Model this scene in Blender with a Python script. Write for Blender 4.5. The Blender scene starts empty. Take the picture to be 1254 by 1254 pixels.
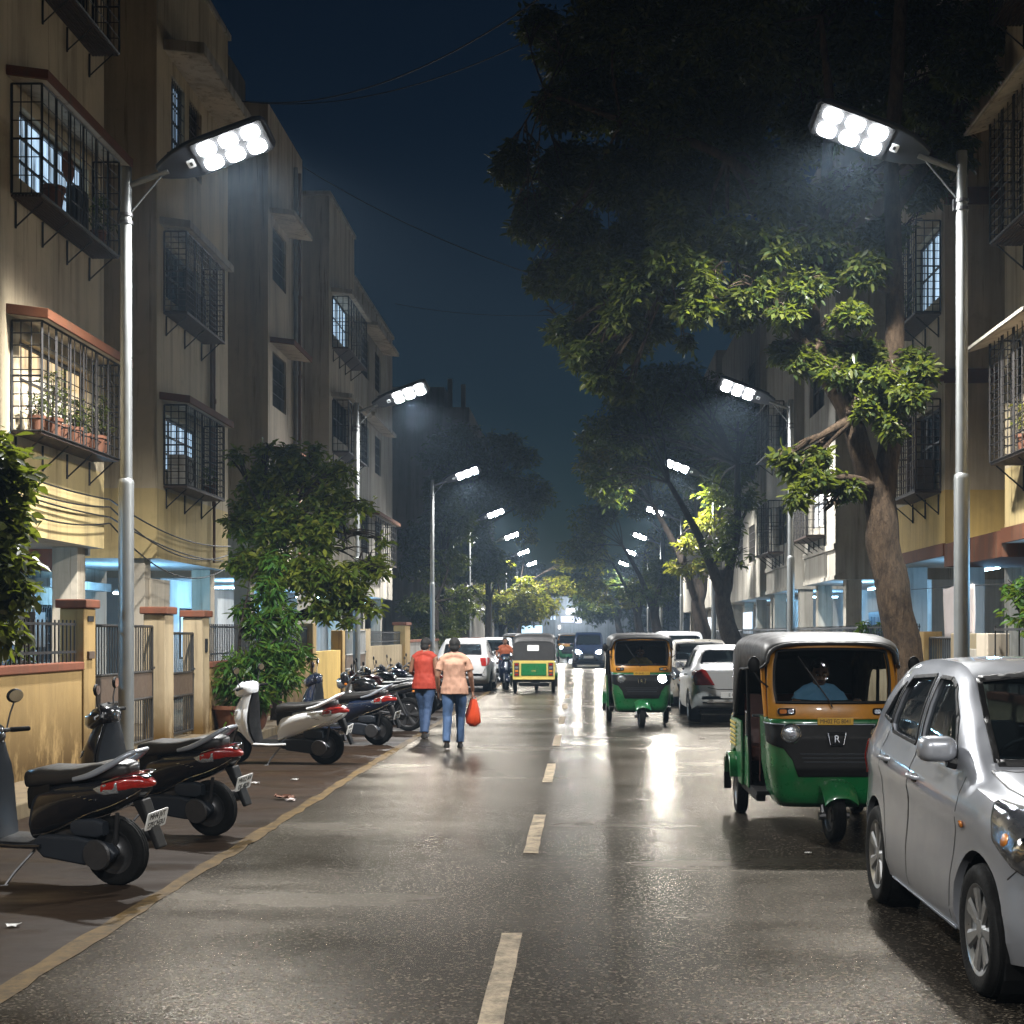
import bpy, bmesh, math, random
import numpy as np
from mathutils import Vector, Matrix
from mathutils.bvhtree import BVHTree
from mathutils.geometry import interpolate_bezier
S = bpy.context.scene
C = S.collection
R = math.radians
PI = math.pi
random.seed(7)
def at(x, y, Y):                      # a sight line through the photo, at depth Y metres
    return Vector(((x-713)/1741*Y, Y, 1.75-(y-776)/1741*Y))

class MB:
    def __init__(s): s.v = []; s.f = []
    def add(s, vs, fs):
        o = len(s.v); s.v += [tuple(v) for v in vs]; s.f += [tuple(i+o for i in f) for f in fs]; return s
    def box(s, x0, x1, y0, y1, z0, z1):
        return s.add([(x0,y0,z0),(x1,y0,z0),(x1,y1,z0),(x0,y1,z0),(x0,y0,z1),(x1,y0,z1),(x1,y1,z1),(x0,y1,z1)],
                     [(0,3,2,1),(4,5,6,7),(0,1,5,4),(1,2,6,5),(2,3,7,6),(3,0,4,7)])
    def obox(s, M, sx, sy, sz):
        vs = [M @ Vector((a*sx/2, b*sy/2, c*sz/2)) for c in (-1,1) for a, b in ((-1,-1),(1,-1),(1,1),(-1,1))]
        return s.add(vs, [(0,3,2,1),(4,5,6,7),(0,1,5,4),(1,2,6,5),(2,3,7,6),(3,0,4,7)])
    def tube(s, pts, r, n=8, cap=True, flat=1.0):
        pts = [Vector(p) for p in pts]; k = len(pts)
        rs = [r]*k if not hasattr(r, '__len__') else r
        up = None; rings = []
        for i, p in enumerate(pts):
            d = (pts[min(i+1,k-1)]-pts[max(i-1,0)]).normalized()
            if up is None:
                up = Vector((0,0,1)) if abs(d.z) < .9 else Vector((0,1,0))
            a = d.cross(up).normalized(); b = a.cross(d).normalized(); up = b
            rings.append([p + a*math.cos(2*PI*j/n)*rs[i]*flat + b*math.sin(2*PI*j/n)*rs[i] for j in range(n)])
        return s.loft(rings, cap)
    def loft(s, rings, cap=True, closed=True):
        n = len(rings[0]); vs = [p for r in rings for p in r]; fs = []
        m = n if closed else n-1
        for i in range(len(rings)-1):
            for j in range(m):
                fs.append((i*n+j, i*n+(j+1)%n, (i+1)*n+(j+1)%n, (i+1)*n+j))
        if cap and closed:
            fs.append(tuple(range(n-1,-1,-1))); fs.append(tuple((len(rings)-1)*n+j for j in range(n)))
        return s.add(vs, fs)
    def lathe(s, prof, c=(0,0,0), axis='z', n=20, cap=True):
        rings = []
        for r, h in prof:
            ring = []
            for j in range(n):
                a = 2*PI*j/n; u, w = r*math.cos(a), r*math.sin(a)
                p = (u,w,h) if axis == 'z' else ((h,u,w) if axis == 'x' else (w,h,u))
                ring.append((p[0]+c[0], p[1]+c[1], p[2]+c[2]))
            rings.append(ring)
        return s.loft(rings, cap)
    def prism(s, poly, axis, a, b):
        f = {'x': lambda p,t:(t,p[0],p[1]), 'y': lambda p,t:(p[0],t,p[1]), 'z': lambda p,t:(p[0],p[1],t)}[axis]
        return s.loft([[f(p,a) for p in poly],[f(p,b) for p in poly]])
    def ball(s, c, rx, ry=None, rz=None, n=14, m=8, M=None):
        ry = ry or rx; rz = rz or rx; rings = []
        for i in range(m+1):
            t = -PI/2 + PI*(i if 0 < i < m else (i+.04 if i == 0 else i-.04))/m
            ring = []
            for j in range(n):
                a = 2*PI*j/n
                p = Vector((rx*math.cos(t)*math.cos(a), ry*math.cos(t)*math.sin(a), rz*math.sin(t)))
                if M: p = M @ p
                ring.append(p+Vector(c))
            rings.append(ring)
        return s.loft(rings)
    def torus(s, c, Rr, r, axis='x', n=28, m=10, sq=1.0):
        rings = []
        for j in range(m):
            b = 2*PI*j/m; rr = Rr + r*math.cos(b); h = r*sq*math.sin(b)
            rings.append((rr,h))
        rings.append(rings[0])
        return s.lathe(rings, c, axis, n, cap=False)
    def xf(s, M):
        s.v = [tuple(M @ Vector(v)) for v in s.v]; return s
    def build(s, name, mat=None, parent=None, smooth=38, bevel=0, solid=0, sub=0, weld=False, off=1, seg=2):
        me = bpy.data.meshes.new(name); me.from_pydata(s.v, [], s.f)
        bm = bmesh.new(); bm.from_mesh(me)
        if weld: bmesh.ops.remove_doubles(bm, verts=bm.verts, dist=1e-4)
        bmesh.ops.recalc_face_normals(bm, faces=bm.faces); bm.to_mesh(me); bm.free()
        return link(name, me, mat, parent, smooth, bevel, solid, sub, off, seg)

def link(name, me, mat=None, parent=None, smooth=38, bevel=0, solid=0, sub=0, off=1, seg=2):
    if mat: me.materials.append(mat)
    if smooth:
        me.polygons.foreach_set('use_smooth', [True]*len(me.polygons))
        if not sub: me.set_sharp_from_angle(angle=R(smooth))
    o = bpy.data.objects.new(name, me); C.objects.link(o)
    if parent: o.parent = parent
    if solid:
        m = o.modifiers.new('s','SOLIDIFY'); m.thickness = solid; m.offset = off
    if bevel:
        m = o.modifiers.new('b','BEVEL'); m.width = bevel; m.segments = seg; m.limit_method = 'ANGLE'; m.angle_limit = R(40); m.use_clamp_overlap = True
    if sub:
        m = o.modifiers.new('u','SUBSURF'); m.levels = sub; m.render_levels = sub
    return o

def tag(o, label=None, cat=None, group=None, kind=None):
    if label: o['label'] = label
    if cat: o['category'] = cat
    if group: o['group'] = group
    if kind: o['kind'] = kind
    return o
def empty(name, loc, rz=0, label=None, cat=None, group=None):
    o = bpy.data.objects.new(name, None); C.objects.link(o); o.empty_display_size = .2
    o.location = loc; o.rotation_euler = (0,0,rz); return tag(o, label, cat, group)
def copy_tree(o, parent=None):
    c = o.copy(); C.objects.link(c)
    if parent: c.parent = parent
    for ch in o.children: copy_tree(ch, c)
    return c
def repaint(o, old, new):             # a copied thing in another paint
    for x in [o]+list(o.children_recursive):
        if x.type == 'MESH':
            for sl in x.material_slots:
                if sl.material == old: sl.link = 'OBJECT'; sl.material = new
def spline(pts, n):                    # Catmull-Rom through points
    pts = [Vector(p) for p in pts]; out = []
    P = [pts[0]*2-pts[1]]+pts+[pts[-1]*2-pts[-2]]
    for i in range(1, len(P)-2):
        for k in range(n):
            t = k/n; a, b, c, d = P[i-1], P[i], P[i+1], P[i+2]
            out.append(.5*((2*b)+(c-a)*t+(2*a-5*b+4*c-d)*t*t+(3*b-a-3*c+d)*t**3))
    out.append(pts[-1]); return out
def interp(tab, x):                    # piecewise smooth table
    if x <= tab[0][0]: return tab[0][1]
    for (a, u), (b, w) in zip(tab, tab[1:]):
        if x <= b: 
            t = (x-a)/(b-a); return u+(w-u)*t
    return tab[-1][1]
def smooth_tab(tab):                   # the same table with rounded-off corners (monotone cubic)
    n = len(tab); x = [t[0] for t in tab]; y = [t[1] for t in tab]
    d = [(y[i+1]-y[i])/(x[i+1]-x[i]) for i in range(n-1)]
    m = [d[0]]+[0 if d[i-1]*d[i] <= 0 else 2*d[i-1]*d[i]/(d[i-1]+d[i]) for i in range(1,n-1)]+[d[-1]]
    out = []
    for i in range(n-1):
        h = x[i+1]-x[i]
        for k in range(8):
            t = k/8; out.append((x[i]+h*t, (1+2*t)*(1-t)**2*y[i]+t*(1-t)**2*h*m[i]+t*t*(3-2*t)*y[i+1]+t*t*(t-1)*h*m[i+1]))
    return out+[tab[-1]]
def rrect(w, h, r, n=5, cx=0, cy=0):
    out = []
    for sx, sy, a0 in ((1,1,0),(-1,1,90),(-1,-1,180),(1,-1,270)):
        for k in range(n+1):
            a = R(a0+90*k/n); out.append((cx+sx*(w/2-r)+r*math.cos(a), cy+sy*(h/2-r)+r*math.sin(a)))
    return out
def mesh_of(o):
    dg = bpy.context.evaluated_depsgraph_get(); dg.update()
    return bpy.data.meshes.new_from_object(o.evaluated_get(dg))
def text(name, body, size, mat, parent, M, extrude=.0012, align='CENTER', sx=1):
    cu = bpy.data.curves.new(name, 'FONT'); cu.body = body; cu.size = size; cu.extrude = extrude
    cu.align_x = align; cu.align_y = 'CENTER'
    o = bpy.data.objects.new(name, cu); C.objects.link(o)
    me = mesh_of(o); bpy.data.objects.remove(o)
    me.transform(Matrix.Diagonal((sx,1,1,1))); me.transform(M); me.materials.clear()
    return link(name, me, mat, parent, smooth=0)
def frame(p, x, y):                    # matrix with given x and y axes at p
    x = Vector(x).normalized(); z = x.cross(Vector(y)).normalized(); y = z.cross(x)
    return Matrix(((x.x,y.x,z.x,p[0]),(x.y,y.y,z.y,p[1]),(x.z,y.z,z.z,p[2]),(0,0,0,1)))

# ---------------------------------------------------------------- materials
def newmat(name):
    m = bpy.data.materials.new(name); m.use_nodes = True
    nt = m.node_tree; return m, nt, nt.nodes['Principled BSDF'], nt.nodes['Material Output']
def nd(nt, t, **k):
    n = nt.nodes.new(t)
    for a, v in k.items():
        if a in n.inputs.keys(): n.inputs[a].default_value = v
        else: setattr(n, a, v)
    return n
def lk(nt, a, b): nt.links.new(a, b)
def coords(nt, sc=(1,1,1)):
    t = nd(nt,'ShaderNodeTexCoord'); m = nd(nt,'ShaderNodeMapping'); m.inputs['Scale'].default_value = sc
    lk(nt, t.outputs['Object'], m.inputs['Vector']); return m.outputs['Vector']
def noise(nt, vec, scale, detail=4, rough=.55):
    n = nd(nt,'ShaderNodeTexNoise'); n.inputs['Scale'].default_value = scale; n.inputs['Detail'].default_value = detail; n.inputs['Roughness'].default_value = rough
    lk(nt, vec, n.inputs['Vector']); return n.outputs['Fac']
def ramp(nt, fac, *stops):
    r = nd(nt,'ShaderNodeValToRGB'); e = r.color_ramp.elements
    while len(e) < len(stops): e.new(.5)
    for i, (p, c) in enumerate(stops):
        e[i].position = p; e[i].color = (c,c,c,1) if not hasattr(c,'__len__') else (*c[:3],1)
    lk(nt, fac, r.inputs['Fac']); return r.outputs['Color']
def mixc(nt, fac, a, b, mode='MIX'):
    m = nd(nt,'ShaderNodeMix', data_type='RGBA', blend_type=mode)
    for v, i in ((fac,0),(a,6),(b,7)):
        if hasattr(v,'is_linked'): lk(nt, v, m.inputs[i])
        else: m.inputs[i].default_value = v if i == 0 else (*v[:3],1)
    return m.outputs[2]
def bump(nt, fac, b, strength=.3, dist=.01, prev=None):
    n = nd(nt,'ShaderNodeBump'); n.inputs['Strength'].default_value = strength; n.inputs['Distance'].default_value = dist
    lk(nt, fac, n.inputs['Height'])
    if prev: lk(nt, prev, n.inputs['Normal'])
    lk(nt, n.outputs['Normal'], b.inputs['Normal']); return n.outputs['Normal']
def pbr(name, col, rough=.5, metal=0, var=.18, vs=7, bp=0, bs=60, coat=0, dirt=0, spec=.5):
    m, nt, b, out = newmat(name)
    v = coords(nt); n = noise(nt, v, vs, 5)
    c = mixc(nt, n, [x*(1-var) for x in col], [min(1,x*(1+var)) for x in col])
    if dirt:
        d = ramp(nt, noise(nt, v, vs*.6, 8, .7), (.45,0),(.7,dirt))
        c = mixc(nt, d, c, (.09,.07,.05))
    lk(nt, c, b.inputs['Base Color'])
    r = nd(nt,'ShaderNodeMapRange'); r.inputs[3].default_value = max(0,rough*(1-.35)); r.inputs[4].default_value = min(1,rough*1.35)
    lk(nt, noise(nt, v, vs*2.3, 3), r.inputs[0]); lk(nt, r.outputs[0], b.inputs['Roughness'])
    b.inputs['Metallic'].default_value = metal; b.inputs['Coat Weight'].default_value = coat
    b.inputs['Coat Roughness'].default_value = .06; b.inputs['Specular IOR Level'].default_value = spec
    if bp: bump(nt, noise(nt, v, bs, 6, .6), b, bp, .01)
    return m
def emit(name, col, strength, base=(.8,.8,.8)):
    m, nt, b, out = newmat(name)
    b.inputs['Base Color'].default_value = (*base,1)
    b.inputs['Emission Color'].default_value = (*col,1); b.inputs['Emission Strength'].default_value = strength
    m.cycles.emission_sampling = 'AUTO' if strength > 8 else 'NONE'
    return m
def wallmat(name, col, stain=.5, base_dirt=0, stain_col=(.05,.042,.03), moss=(.10,.055,.012)):
    m, nt, b, out = newmat(name)
    v = coords(nt); vs = coords(nt, (2.6,2.6,.16))
    n1 = noise(nt, v, .7, 6, .6)
    c = mixc(nt, n1, [x*.58 for x in col], [min(1,x*1.25) for x in col])
    st = ramp(nt, noise(nt, vs, 1.0, 7, .65), (.47,0),(.72,stain))
    c = mixc(nt, st, c, stain_col)
    dr = ramp(nt, noise(nt, coords(nt,(6.5,6.5,.30)), 1.0, 6, .7), (.57,0),(.68,min(.75,stain*1.3)))
    c = mixc(nt, dr, c, [stain_col[0]*1.5,stain_col[1]*1.3,stain_col[2]])
    bl = ramp(nt, noise(nt, v, 1.9, 9, .72), (.56,0),(.74,stain*.8))
    c = mixc(nt, bl, c, [x*.35 for x in col])
    if base_dirt:
        t = nd(nt,'ShaderNodeTexCoord'); sp = nd(nt,'ShaderNodeSeparateXYZ'); lk(nt, t.outputs['Object'], sp.inputs[0])
        mr = nd(nt,'ShaderNodeMapRange'); mr.inputs[1].default_value = base_dirt; mr.inputs[2].default_value = .1; lk(nt, sp.outputs[2], mr.inputs[0])
        mu = nd(nt,'ShaderNodeMath', operation='MULTIPLY'); lk(nt, mr.outputs[0], mu.inputs[0])
        lk(nt, ramp(nt, noise(nt, coords(nt,(2,2,.9)), 1.5, 9, .75), (.34,0),(.52,1)), mu.inputs[1])
        c = mixc(nt, mu.outputs[0], c, moss)
    lk(nt, c, b.inputs['Base Color']); b.inputs['Roughness'].default_value = .85; b.inputs['Specular IOR Level'].default_value = .25
    bump(nt, noise(nt, v, 45, 6, .7), b, .25, .008)
    return m
def leafmat(name, cols, trans=.4, rough=.4):
    m, nt, b, out = newmat(name)
    g = nd(nt,'ShaderNodeNewGeometry')
    c = ramp(nt, g.outputs['Random Per Island'], *[(i/(len(cols)-1), x) for i, x in enumerate(cols)])
    lk(nt, c, b.inputs['Base Color']); b.inputs['Roughness'].default_value = rough; b.inputs['Specular IOR Level'].default_value = .28
    t = nd(nt,'ShaderNodeBsdfTranslucent'); lk(nt, mixc(nt, .5, c, (.25,.3,.02)), t.inputs['Color'])
    mx = nd(nt,'ShaderNodeMixShader'); mx.inputs[0].default_value = trans
    lk(nt, b.outputs[0], mx.inputs[1]); lk(nt, t.outputs[0], mx.inputs[2]); lk(nt, mx.outputs[0], out.inputs[0])
    return m
def glassmat(name, tint=(.02,.025,.03), alpha=.55, rough=.03):
    m, nt, b, out = newmat(name)
    b.inputs['Base Color'].default_value = (*tint,1); b.inputs['Roughness'].default_value = rough
    b.inputs['Specular IOR Level'].default_value = .6
    tr = nd(nt,'ShaderNodeBsdfTransparent'); tr.inputs[0].default_value = (.75,.82,.85,1)
    mx = nd(nt,'ShaderNodeMixShader'); mx.inputs[0].default_value = alpha
    lk(nt, tr.outputs[0], mx.inputs[1]); lk(nt, b.outputs[0], mx.inputs[2]); lk(nt, mx.outputs[0], out.inputs[0])
    return m
M = {}
M['black_paint'] = pbr('black_paint', (.008,.009,.012), .22, 0, .2, coat=.9, dirt=.12)
M['navy_paint'] = pbr('navy_paint', (.006,.013,.035), .22, 0, .2, coat=.9, dirt=.12)
M['white_paint'] = pbr('white_paint', (.84,.87,.90), .24, 0, .04, coat=.7, dirt=.03)
M['silver_paint'] = pbr('silver_paint', (.32,.335,.37), .34, .45, .03, 2, coat=.9, dirt=.05)
M['light_silver_paint'] = pbr('light_silver_paint', (.50,.50,.50), .4, .2, .05, 3, coat=.6)
M['champagne_paint'] = pbr('champagne_paint', (.46,.43,.38), .3, .6, .05, 3, coat=.7, dirt=.12)
M['maroon_paint'] = pbr('maroon_paint', (.12,.012,.01), .25, 0, .2, coat=.8, dirt=.1)
M['green_paint'] = pbr('green_paint', (.006,.125,.035), .30, 0, .15, coat=.6, dirt=.3)
M['yellow_paint'] = pbr('yellow_paint', (.55,.235,.018), .35, 0, .15, coat=.5, dirt=.3)
M['pale_yellow'] = pbr('pale_yellow', (.52,.40,.10), .45, 0, .15, dirt=.2)
M['plastic'] = pbr('black_plastic', (.007,.007,.0075), .5, 0, .25, 14, bp=.08, bs=220, spec=.22)
M['grey_plastic'] = pbr('grey_plastic', (.022,.026,.033), .4, .1, .15, 14, spec=.3)
M['silver_plastic'] = pbr('silver_plastic', (.32,.35,.40), .35, .45, .12, 14)
M['rubber'] = pbr('tyre_rubber', (.006,.006,.006), .75, 0, .3, 20, bp=.3, bs=90, spec=.15)
M['rim'] = pbr('alloy_rim', (.42,.43,.44), .32, .85, .12, 12, dirt=.2)
M['steel'] = pbr('steel', (.45,.45,.46), .3, .95, .12, 12)
M['dark_steel'] = pbr('dark_steel', (.10,.10,.105), .42, .8, .25, 12)
M['chrome'] = pbr('chrome', (.75,.76,.78), .12, 1, .05, 12)
M['vinyl'] = pbr('black_vinyl', (.018,.017,.017), .42, 0, .25, 9, bp=.25, bs=35)
M['canvas'] = pbr('canopy_vinyl', (.026,.025,.025), .52, 0, .3, 5, bp=.45, bs=7)
M['seat_maroon'] = pbr('maroon_vinyl', (.09,.025,.018), .5, 0, .25, 9, bp=.2, bs=40)
M['red_lens'] = pbr('red_lens', (.27,.010,.006), .12, 0, .45, 40, coat=1, bp=.5, bs=45)
M['amber_lens'] = pbr('amber_lens', (.5,.16,.02), .15, 0, .1, 14, coat=1)
M['clear_lens'] = pbr('clear_lens', (.62,.68,.75), .12, .85, .35, 38, coat=1, bp=.6, bs=38)
M['lamp_glass'] = pbr('lamp_glass', (.13,.14,.16), .1, .75, .7, 16, coat=1, bp=.35, bs=22)
M['plate'] = pbr('plate_white', (.72,.72,.70), .45, 0, .06)
M['plate_yellow'] = pbr('plate_yellow', (.62,.36,.04), .45, 0, .08)
M['ink'] = pbr('ink', (.012,.012,.014), .5)
M['mirror'] = pbr('mirror_glass', (.5,.52,.55), .05, 1, .02)
M['glass'] = glassmat('vehicle_glass')
M['clear_glass'] = glassmat('windscreen_glass', (.01,.012,.014), .22)
M['window_glass'] = glassmat('window_glass', (.012,.016,.02), .8, .06)
M['head_on'] = emit('headlight_on', (.93,.96,1), 260)
M['led'] = emit('led_lens', (.96,.98,1), 170)
M['led_plate'] = pbr('led_plate', (.010,.011,.013), .7, .2, .06)
M['pole'] = pbr('galvanised_pole', (.20,.21,.21), .45, .5, .12, 3, dirt=.18)
M['lamp_body'] = pbr('lamp_housing', (.035,.042,.055), .42, .3, .15, 8)
M['wall_cream'] = wallmat('cream_wall', (.53,.44,.30), .5)
M['wall_cream_low'] = wallmat('cream_wall_low', (.57,.44,.21), .45)
M['wall_grey'] = wallmat('grey_wall', (.40,.37,.315), .6)
M['wall_pale'] = wallmat('pale_wall', (.54,.47,.37), .55)
M['wall_yellow'] = wallmat('yellow_wall', (.58,.40,.13), .35)
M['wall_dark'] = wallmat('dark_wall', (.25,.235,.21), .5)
M['wall_white'] = wallmat('whitewashed_wall', (.58,.60,.60), .35)
M['compound'] = wallmat('compound_wall', (.42,.285,.12), .35, 1.0, moss=(.075,.042,.010))
M['compound_pale'] = wallmat('pale_pillar', (.48,.38,.24), .35, .8)
M['soffit'] = wallmat('soffit', (.55,.57,.58), .3)
M['terracotta_band'] = wallmat('terracotta_band', (.15,.055,.025), .5)
M['coping'] = wallmat('coping', (.21,.075,.042), .45)
M['iron'] = pbr('black_iron', (.018,.016,.015), .55, .4, .3, 12)
M['brown_iron'] = pbr('brown_iron', (.055,.035,.026), .6, .3, .3, 12)
M['gate_iron'] = pbr('gate_iron', (.045,.043,.042), .5, .5, .25, 12)
M['gate_panel'] = pbr('gate_panel', (.12,.085,.062), .55, .2, .2, 5, dirt=.3)
M['pipe'] = pbr('drain_pipe', (.26,.26,.25), .6, 0, .15, 4, dirt=.4)
M['pipe_brown'] = pbr('brown_pipe', (.13,.065,.035), .6, 0, .2, 4, dirt=.3)
M['frame_dark'] = pbr('window_frame', (.05,.045,.04), .5, .1, .2)
M['frame_white'] = pbr('white_window_frame', (.45,.46,.46), .5, .1, .1)
M['terracotta'] = pbr('terracotta', (.14,.052,.024), .75, 0, .2, 12, bp=.2, dirt=.25)
M['wood'] = pbr('wood_door', (.09,.045,.022), .5, 0, .3, 6)
M['blue_door'] = pbr('blue_door', (.03,.10,.22), .5, 0, .2, 6)
M['cable'] = pbr('cable', (.01,.01,.01), .6)
M['ac'] = pbr('ac_unit', (.38,.37,.34), .55, .1, .1, 6, dirt=.3)
M['skin'] = pbr('skin', (.19,.095,.058), .5, 0, .12, 9)
M['hair'] = pbr('hair', (.006,.005,.0045), .75, 0, .3, 60, bp=.5, bs=120)
M['denim'] = pbr('denim', (.035,.075,.16), .8, 0, .28, 11, bp=.3, bs=50)
M['denim_dark'] = pbr('dark_denim', (.03,.06,.13), .8, 0, .28, 11, bp=.3, bs=50)
M['peach'] = pbr('peach_cotton', (.42,.235,.16), .85, 0, .12, 8, bp=.3, bs=22)
M['red_cloth'] = pbr('red_cotton', (.30,.028,.012), .85, 0, .18, 8, bp=.3, bs=22)
M['blue_cloth'] = pbr('light_blue_cotton', (.16,.34,.52), .85, 0, .12, 8, bp=.3, bs=22)
M['khaki'] = pbr('khaki_cotton', (.42,.26,.05), .85, 0, .12, 8, bp=.3, bs=22)
M['orange_cloth'] = pbr('orange_cotton', (.25,.06,.02), .85, 0, .12, 8, bp=.3, bs=22)
M['bag'] = pbr('bag_plastic', (.45,.045,.010), .4, 0, .15, 9, bp=.6, bs=14)
M['shoe'] = pbr('shoe', (.02,.018,.016), .5)
def barkmat(name, a, b_):
    m, nt, b, out = newmat(name); v = coords(nt,(1,1,.28))
    c = mixc(nt, ramp(nt, noise(nt, v, 13, 9, .8), (.40,0),(.58,1)), a, b_)
    c = mixc(nt, ramp(nt, noise(nt, coords(nt), 3.2, 8, .75), (.52,0),(.66,.85)), c, [x*.35 for x in a])
    lk(nt, c, b.inputs['Base Color']); b.inputs['Roughness'].default_value = .85; b.inputs['Specular IOR Level'].default_value = .25
    n1 = bump(nt, noise(nt, v, 11, 8, .75), b, 1.0, .10); bump(nt, noise(nt, v, 38, 6, .7), b, .7, .015, n1)
    return m
M['bark'] = barkmat('bark', (.034,.022,.013), (.085,.056,.033))
M['bark_dark'] = barkmat('bark_dark', (.02,.015,.012), (.045,.034,.026))
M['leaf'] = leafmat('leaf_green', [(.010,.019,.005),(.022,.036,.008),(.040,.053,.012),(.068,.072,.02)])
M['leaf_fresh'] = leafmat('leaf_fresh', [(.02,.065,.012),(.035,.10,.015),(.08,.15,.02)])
M['leaf_lit'] = leafmat('leaf_lit_olive', [(.035,.07,.012),(.075,.12,.016),(.14,.17,.022),(.20,.21,.03)])  # leaf tones raised so the colour itself carries some lamplight
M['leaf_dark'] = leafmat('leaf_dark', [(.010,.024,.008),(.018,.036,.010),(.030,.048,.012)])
M['leaf_lit_yellow'] = leafmat('leaf_lit_yellow', [(.07,.09,.012),(.14,.14,.018),(.24,.19,.025)])  # yellow of lamp-lit foliage put into the leaf colour
M['cloth_white'] = pbr('white_sheet', (.62,.55,.53), .85, 0, .1, 5, bp=.3, bs=12)
M['soil'] = pbr('soil', (.03,.02,.014), .9)
# ---------------------------------------------------------------- world, camera, ground
w = bpy.data.worlds.new("World"); S.world = w; w.use_nodes = True
nt = w.node_tree; bg = nt.nodes['Background']
sky = nt.nodes.new('ShaderNodeTexSky'); sky.sky_type = 'NISHITA'; sky.sun_disc = False
sky.sun_elevation = R(-3.4); sky.sun_rotation = R(20); sky.air_density = 1.0; sky.dust_density = .6; sky.ozone_density = 3
tint = nt.nodes.new('ShaderNodeMix'); tint.data_type = 'RGBA'; tint.blend_type = 'MULTIPLY'; tint.inputs[0].default_value = 1; tint.inputs[7].default_value = (.72,1.36,1.0,1)
nt.links.new(sky.outputs[0], tint.inputs[6]); nt.links.new(tint.outputs[2], bg.inputs[0]); bg.inputs[1].default_value = .15
cam = bpy.data.cameras.new('camera'); co = bpy.data.objects.new('camera', cam); C.objects.link(co)
co.location = (0,0,1.75); co.rotation_euler = (R(90),0,0)
cam.lens = 50; cam.sensor_width = 36; cam.shift_x = -86/1254; cam.shift_y = 149/1254; cam.clip_end = 3000; cam.clip_start = .05
S.camera = co
S.view_settings.view_transform = 'Standard'; S.view_settings.look = 'None'; S.view_settings.exposure = 0; S.view_settings.gamma = 1
S.cycles.use_denoising = True; S.cycles.sample_clamp_indirect = 6; S.cycles.volume_bounces = 0
S.cycles.max_bounces = 6; S.cycles.diffuse_bounces = 2; S.cycles.glossy_bounces = 3; S.cycles.transparent_max_bounces = 10
S.cycles.caustics_reflective = False; S.cycles.caustics_refractive = False

def road_mat():
    m, nt, b, out = newmat('wet_asphalt')
    v = coords(nt)
    big = noise(nt, coords(nt,(.35,.9,1)), .8, 6, .6)           # ripples lie across the street
    st = nd(nt,'ShaderNodeTexVoronoi'); st.inputs['Scale'].default_value = 78; lk(nt, v, st.inputs['Vector'])
    sp = nd(nt,'ShaderNodeSeparateColor'); lk(nt, st.outputs['Color'], sp.inputs[0])
    c = ramp(nt, sp.outputs[0], (0,(.003,.0026,.002)),(.55,(.012,.0098,.0074)),(.86,(.036,.030,.023)),(1,(.14,.12,.092)))
    c = mixc(nt, ramp(nt, noise(nt, v, 30, 4), (.45,0),(.7,.55)), c, (.012,.011,.010))
    c = mixc(nt, ramp(nt, noise(nt, coords(nt,(.6,1.2,1)), .5, 7, .7), (.40,0),(.75,.6)), c, (.020,.017,.014))
    c = mixc(nt, ramp(nt, noise(nt, coords(nt,(.45,2.6,1)), 1.1, 8, .72), (.60,0),(.66,.85)), c, (.006,.005,.004))
    c = mixc(nt, ramp(nt, noise(nt, coords(nt,(3.2,.12,1)), .9, 4, .6), (.5,0),(.7,.45)), c, (.035,.031,.026))
    lk(nt, c, b.inputs['Base Color'])
    rr = nd(nt,'ShaderNodeMapRange'); rr.inputs[1].default_value = .25; rr.inputs[2].default_value = .75
    rr.inputs[3].default_value = .14; rr.inputs[4].default_value = .32; lk(nt, big, rr.inputs[0])
    gl = nd(nt,'ShaderNodeBsdfGlossy'); lk(nt, rr.outputs[0], gl.inputs['Roughness']); gl.inputs['Color'].default_value = (1,.92,.80,1)
    mx = nd(nt,'ShaderNodeMixShader'); lw = nd(nt,'ShaderNodeLayerWeight'); lw.inputs[0].default_value = .5; pw = nd(nt,'ShaderNodeMath', operation='POWER'); pw.inputs[1].default_value = 8; lk(nt, lw.outputs['Facing'], pw.inputs[0])
    ml = nd(nt,'ShaderNodeMath', operation='MULTIPLY'); ml.inputs[1].default_value = .6; lk(nt, pw.outputs[0], ml.inputs[0]); lk(nt, ml.outputs[0], mx.inputs[0]); lk(nt, b.outputs[0], mx.inputs[1]); lk(nt, gl.outputs[0], mx.inputs[2]); lk(nt, mx.outputs[0], out.inputs[0])
    lk(nt, rr.outputs[0], b.inputs['Roughness']); b.inputs['Specular IOR Level'].default_value = 0
    vo = nd(nt,'ShaderNodeTexVoronoi'); vo.inputs['Scale'].default_value = 52; lk(nt, v, vo.inputs['Vector'])
    inv = ramp(nt, vo.outputs['Distance'], (0,1),(.75,0))
    n1 = bump(nt, inv, b, .35, .004); n1 = bump(nt, noise(nt, v, 170, 3, .7), b, .3, .003, n1)
    bump(nt, noise(nt, coords(nt,(.4,1.6,1)), 2.4, 5, .6), b, .04, .02, n1)
    lk(nt, b.inputs['Normal'].links[0].from_socket, gl.inputs['Normal'])
    return m
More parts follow.
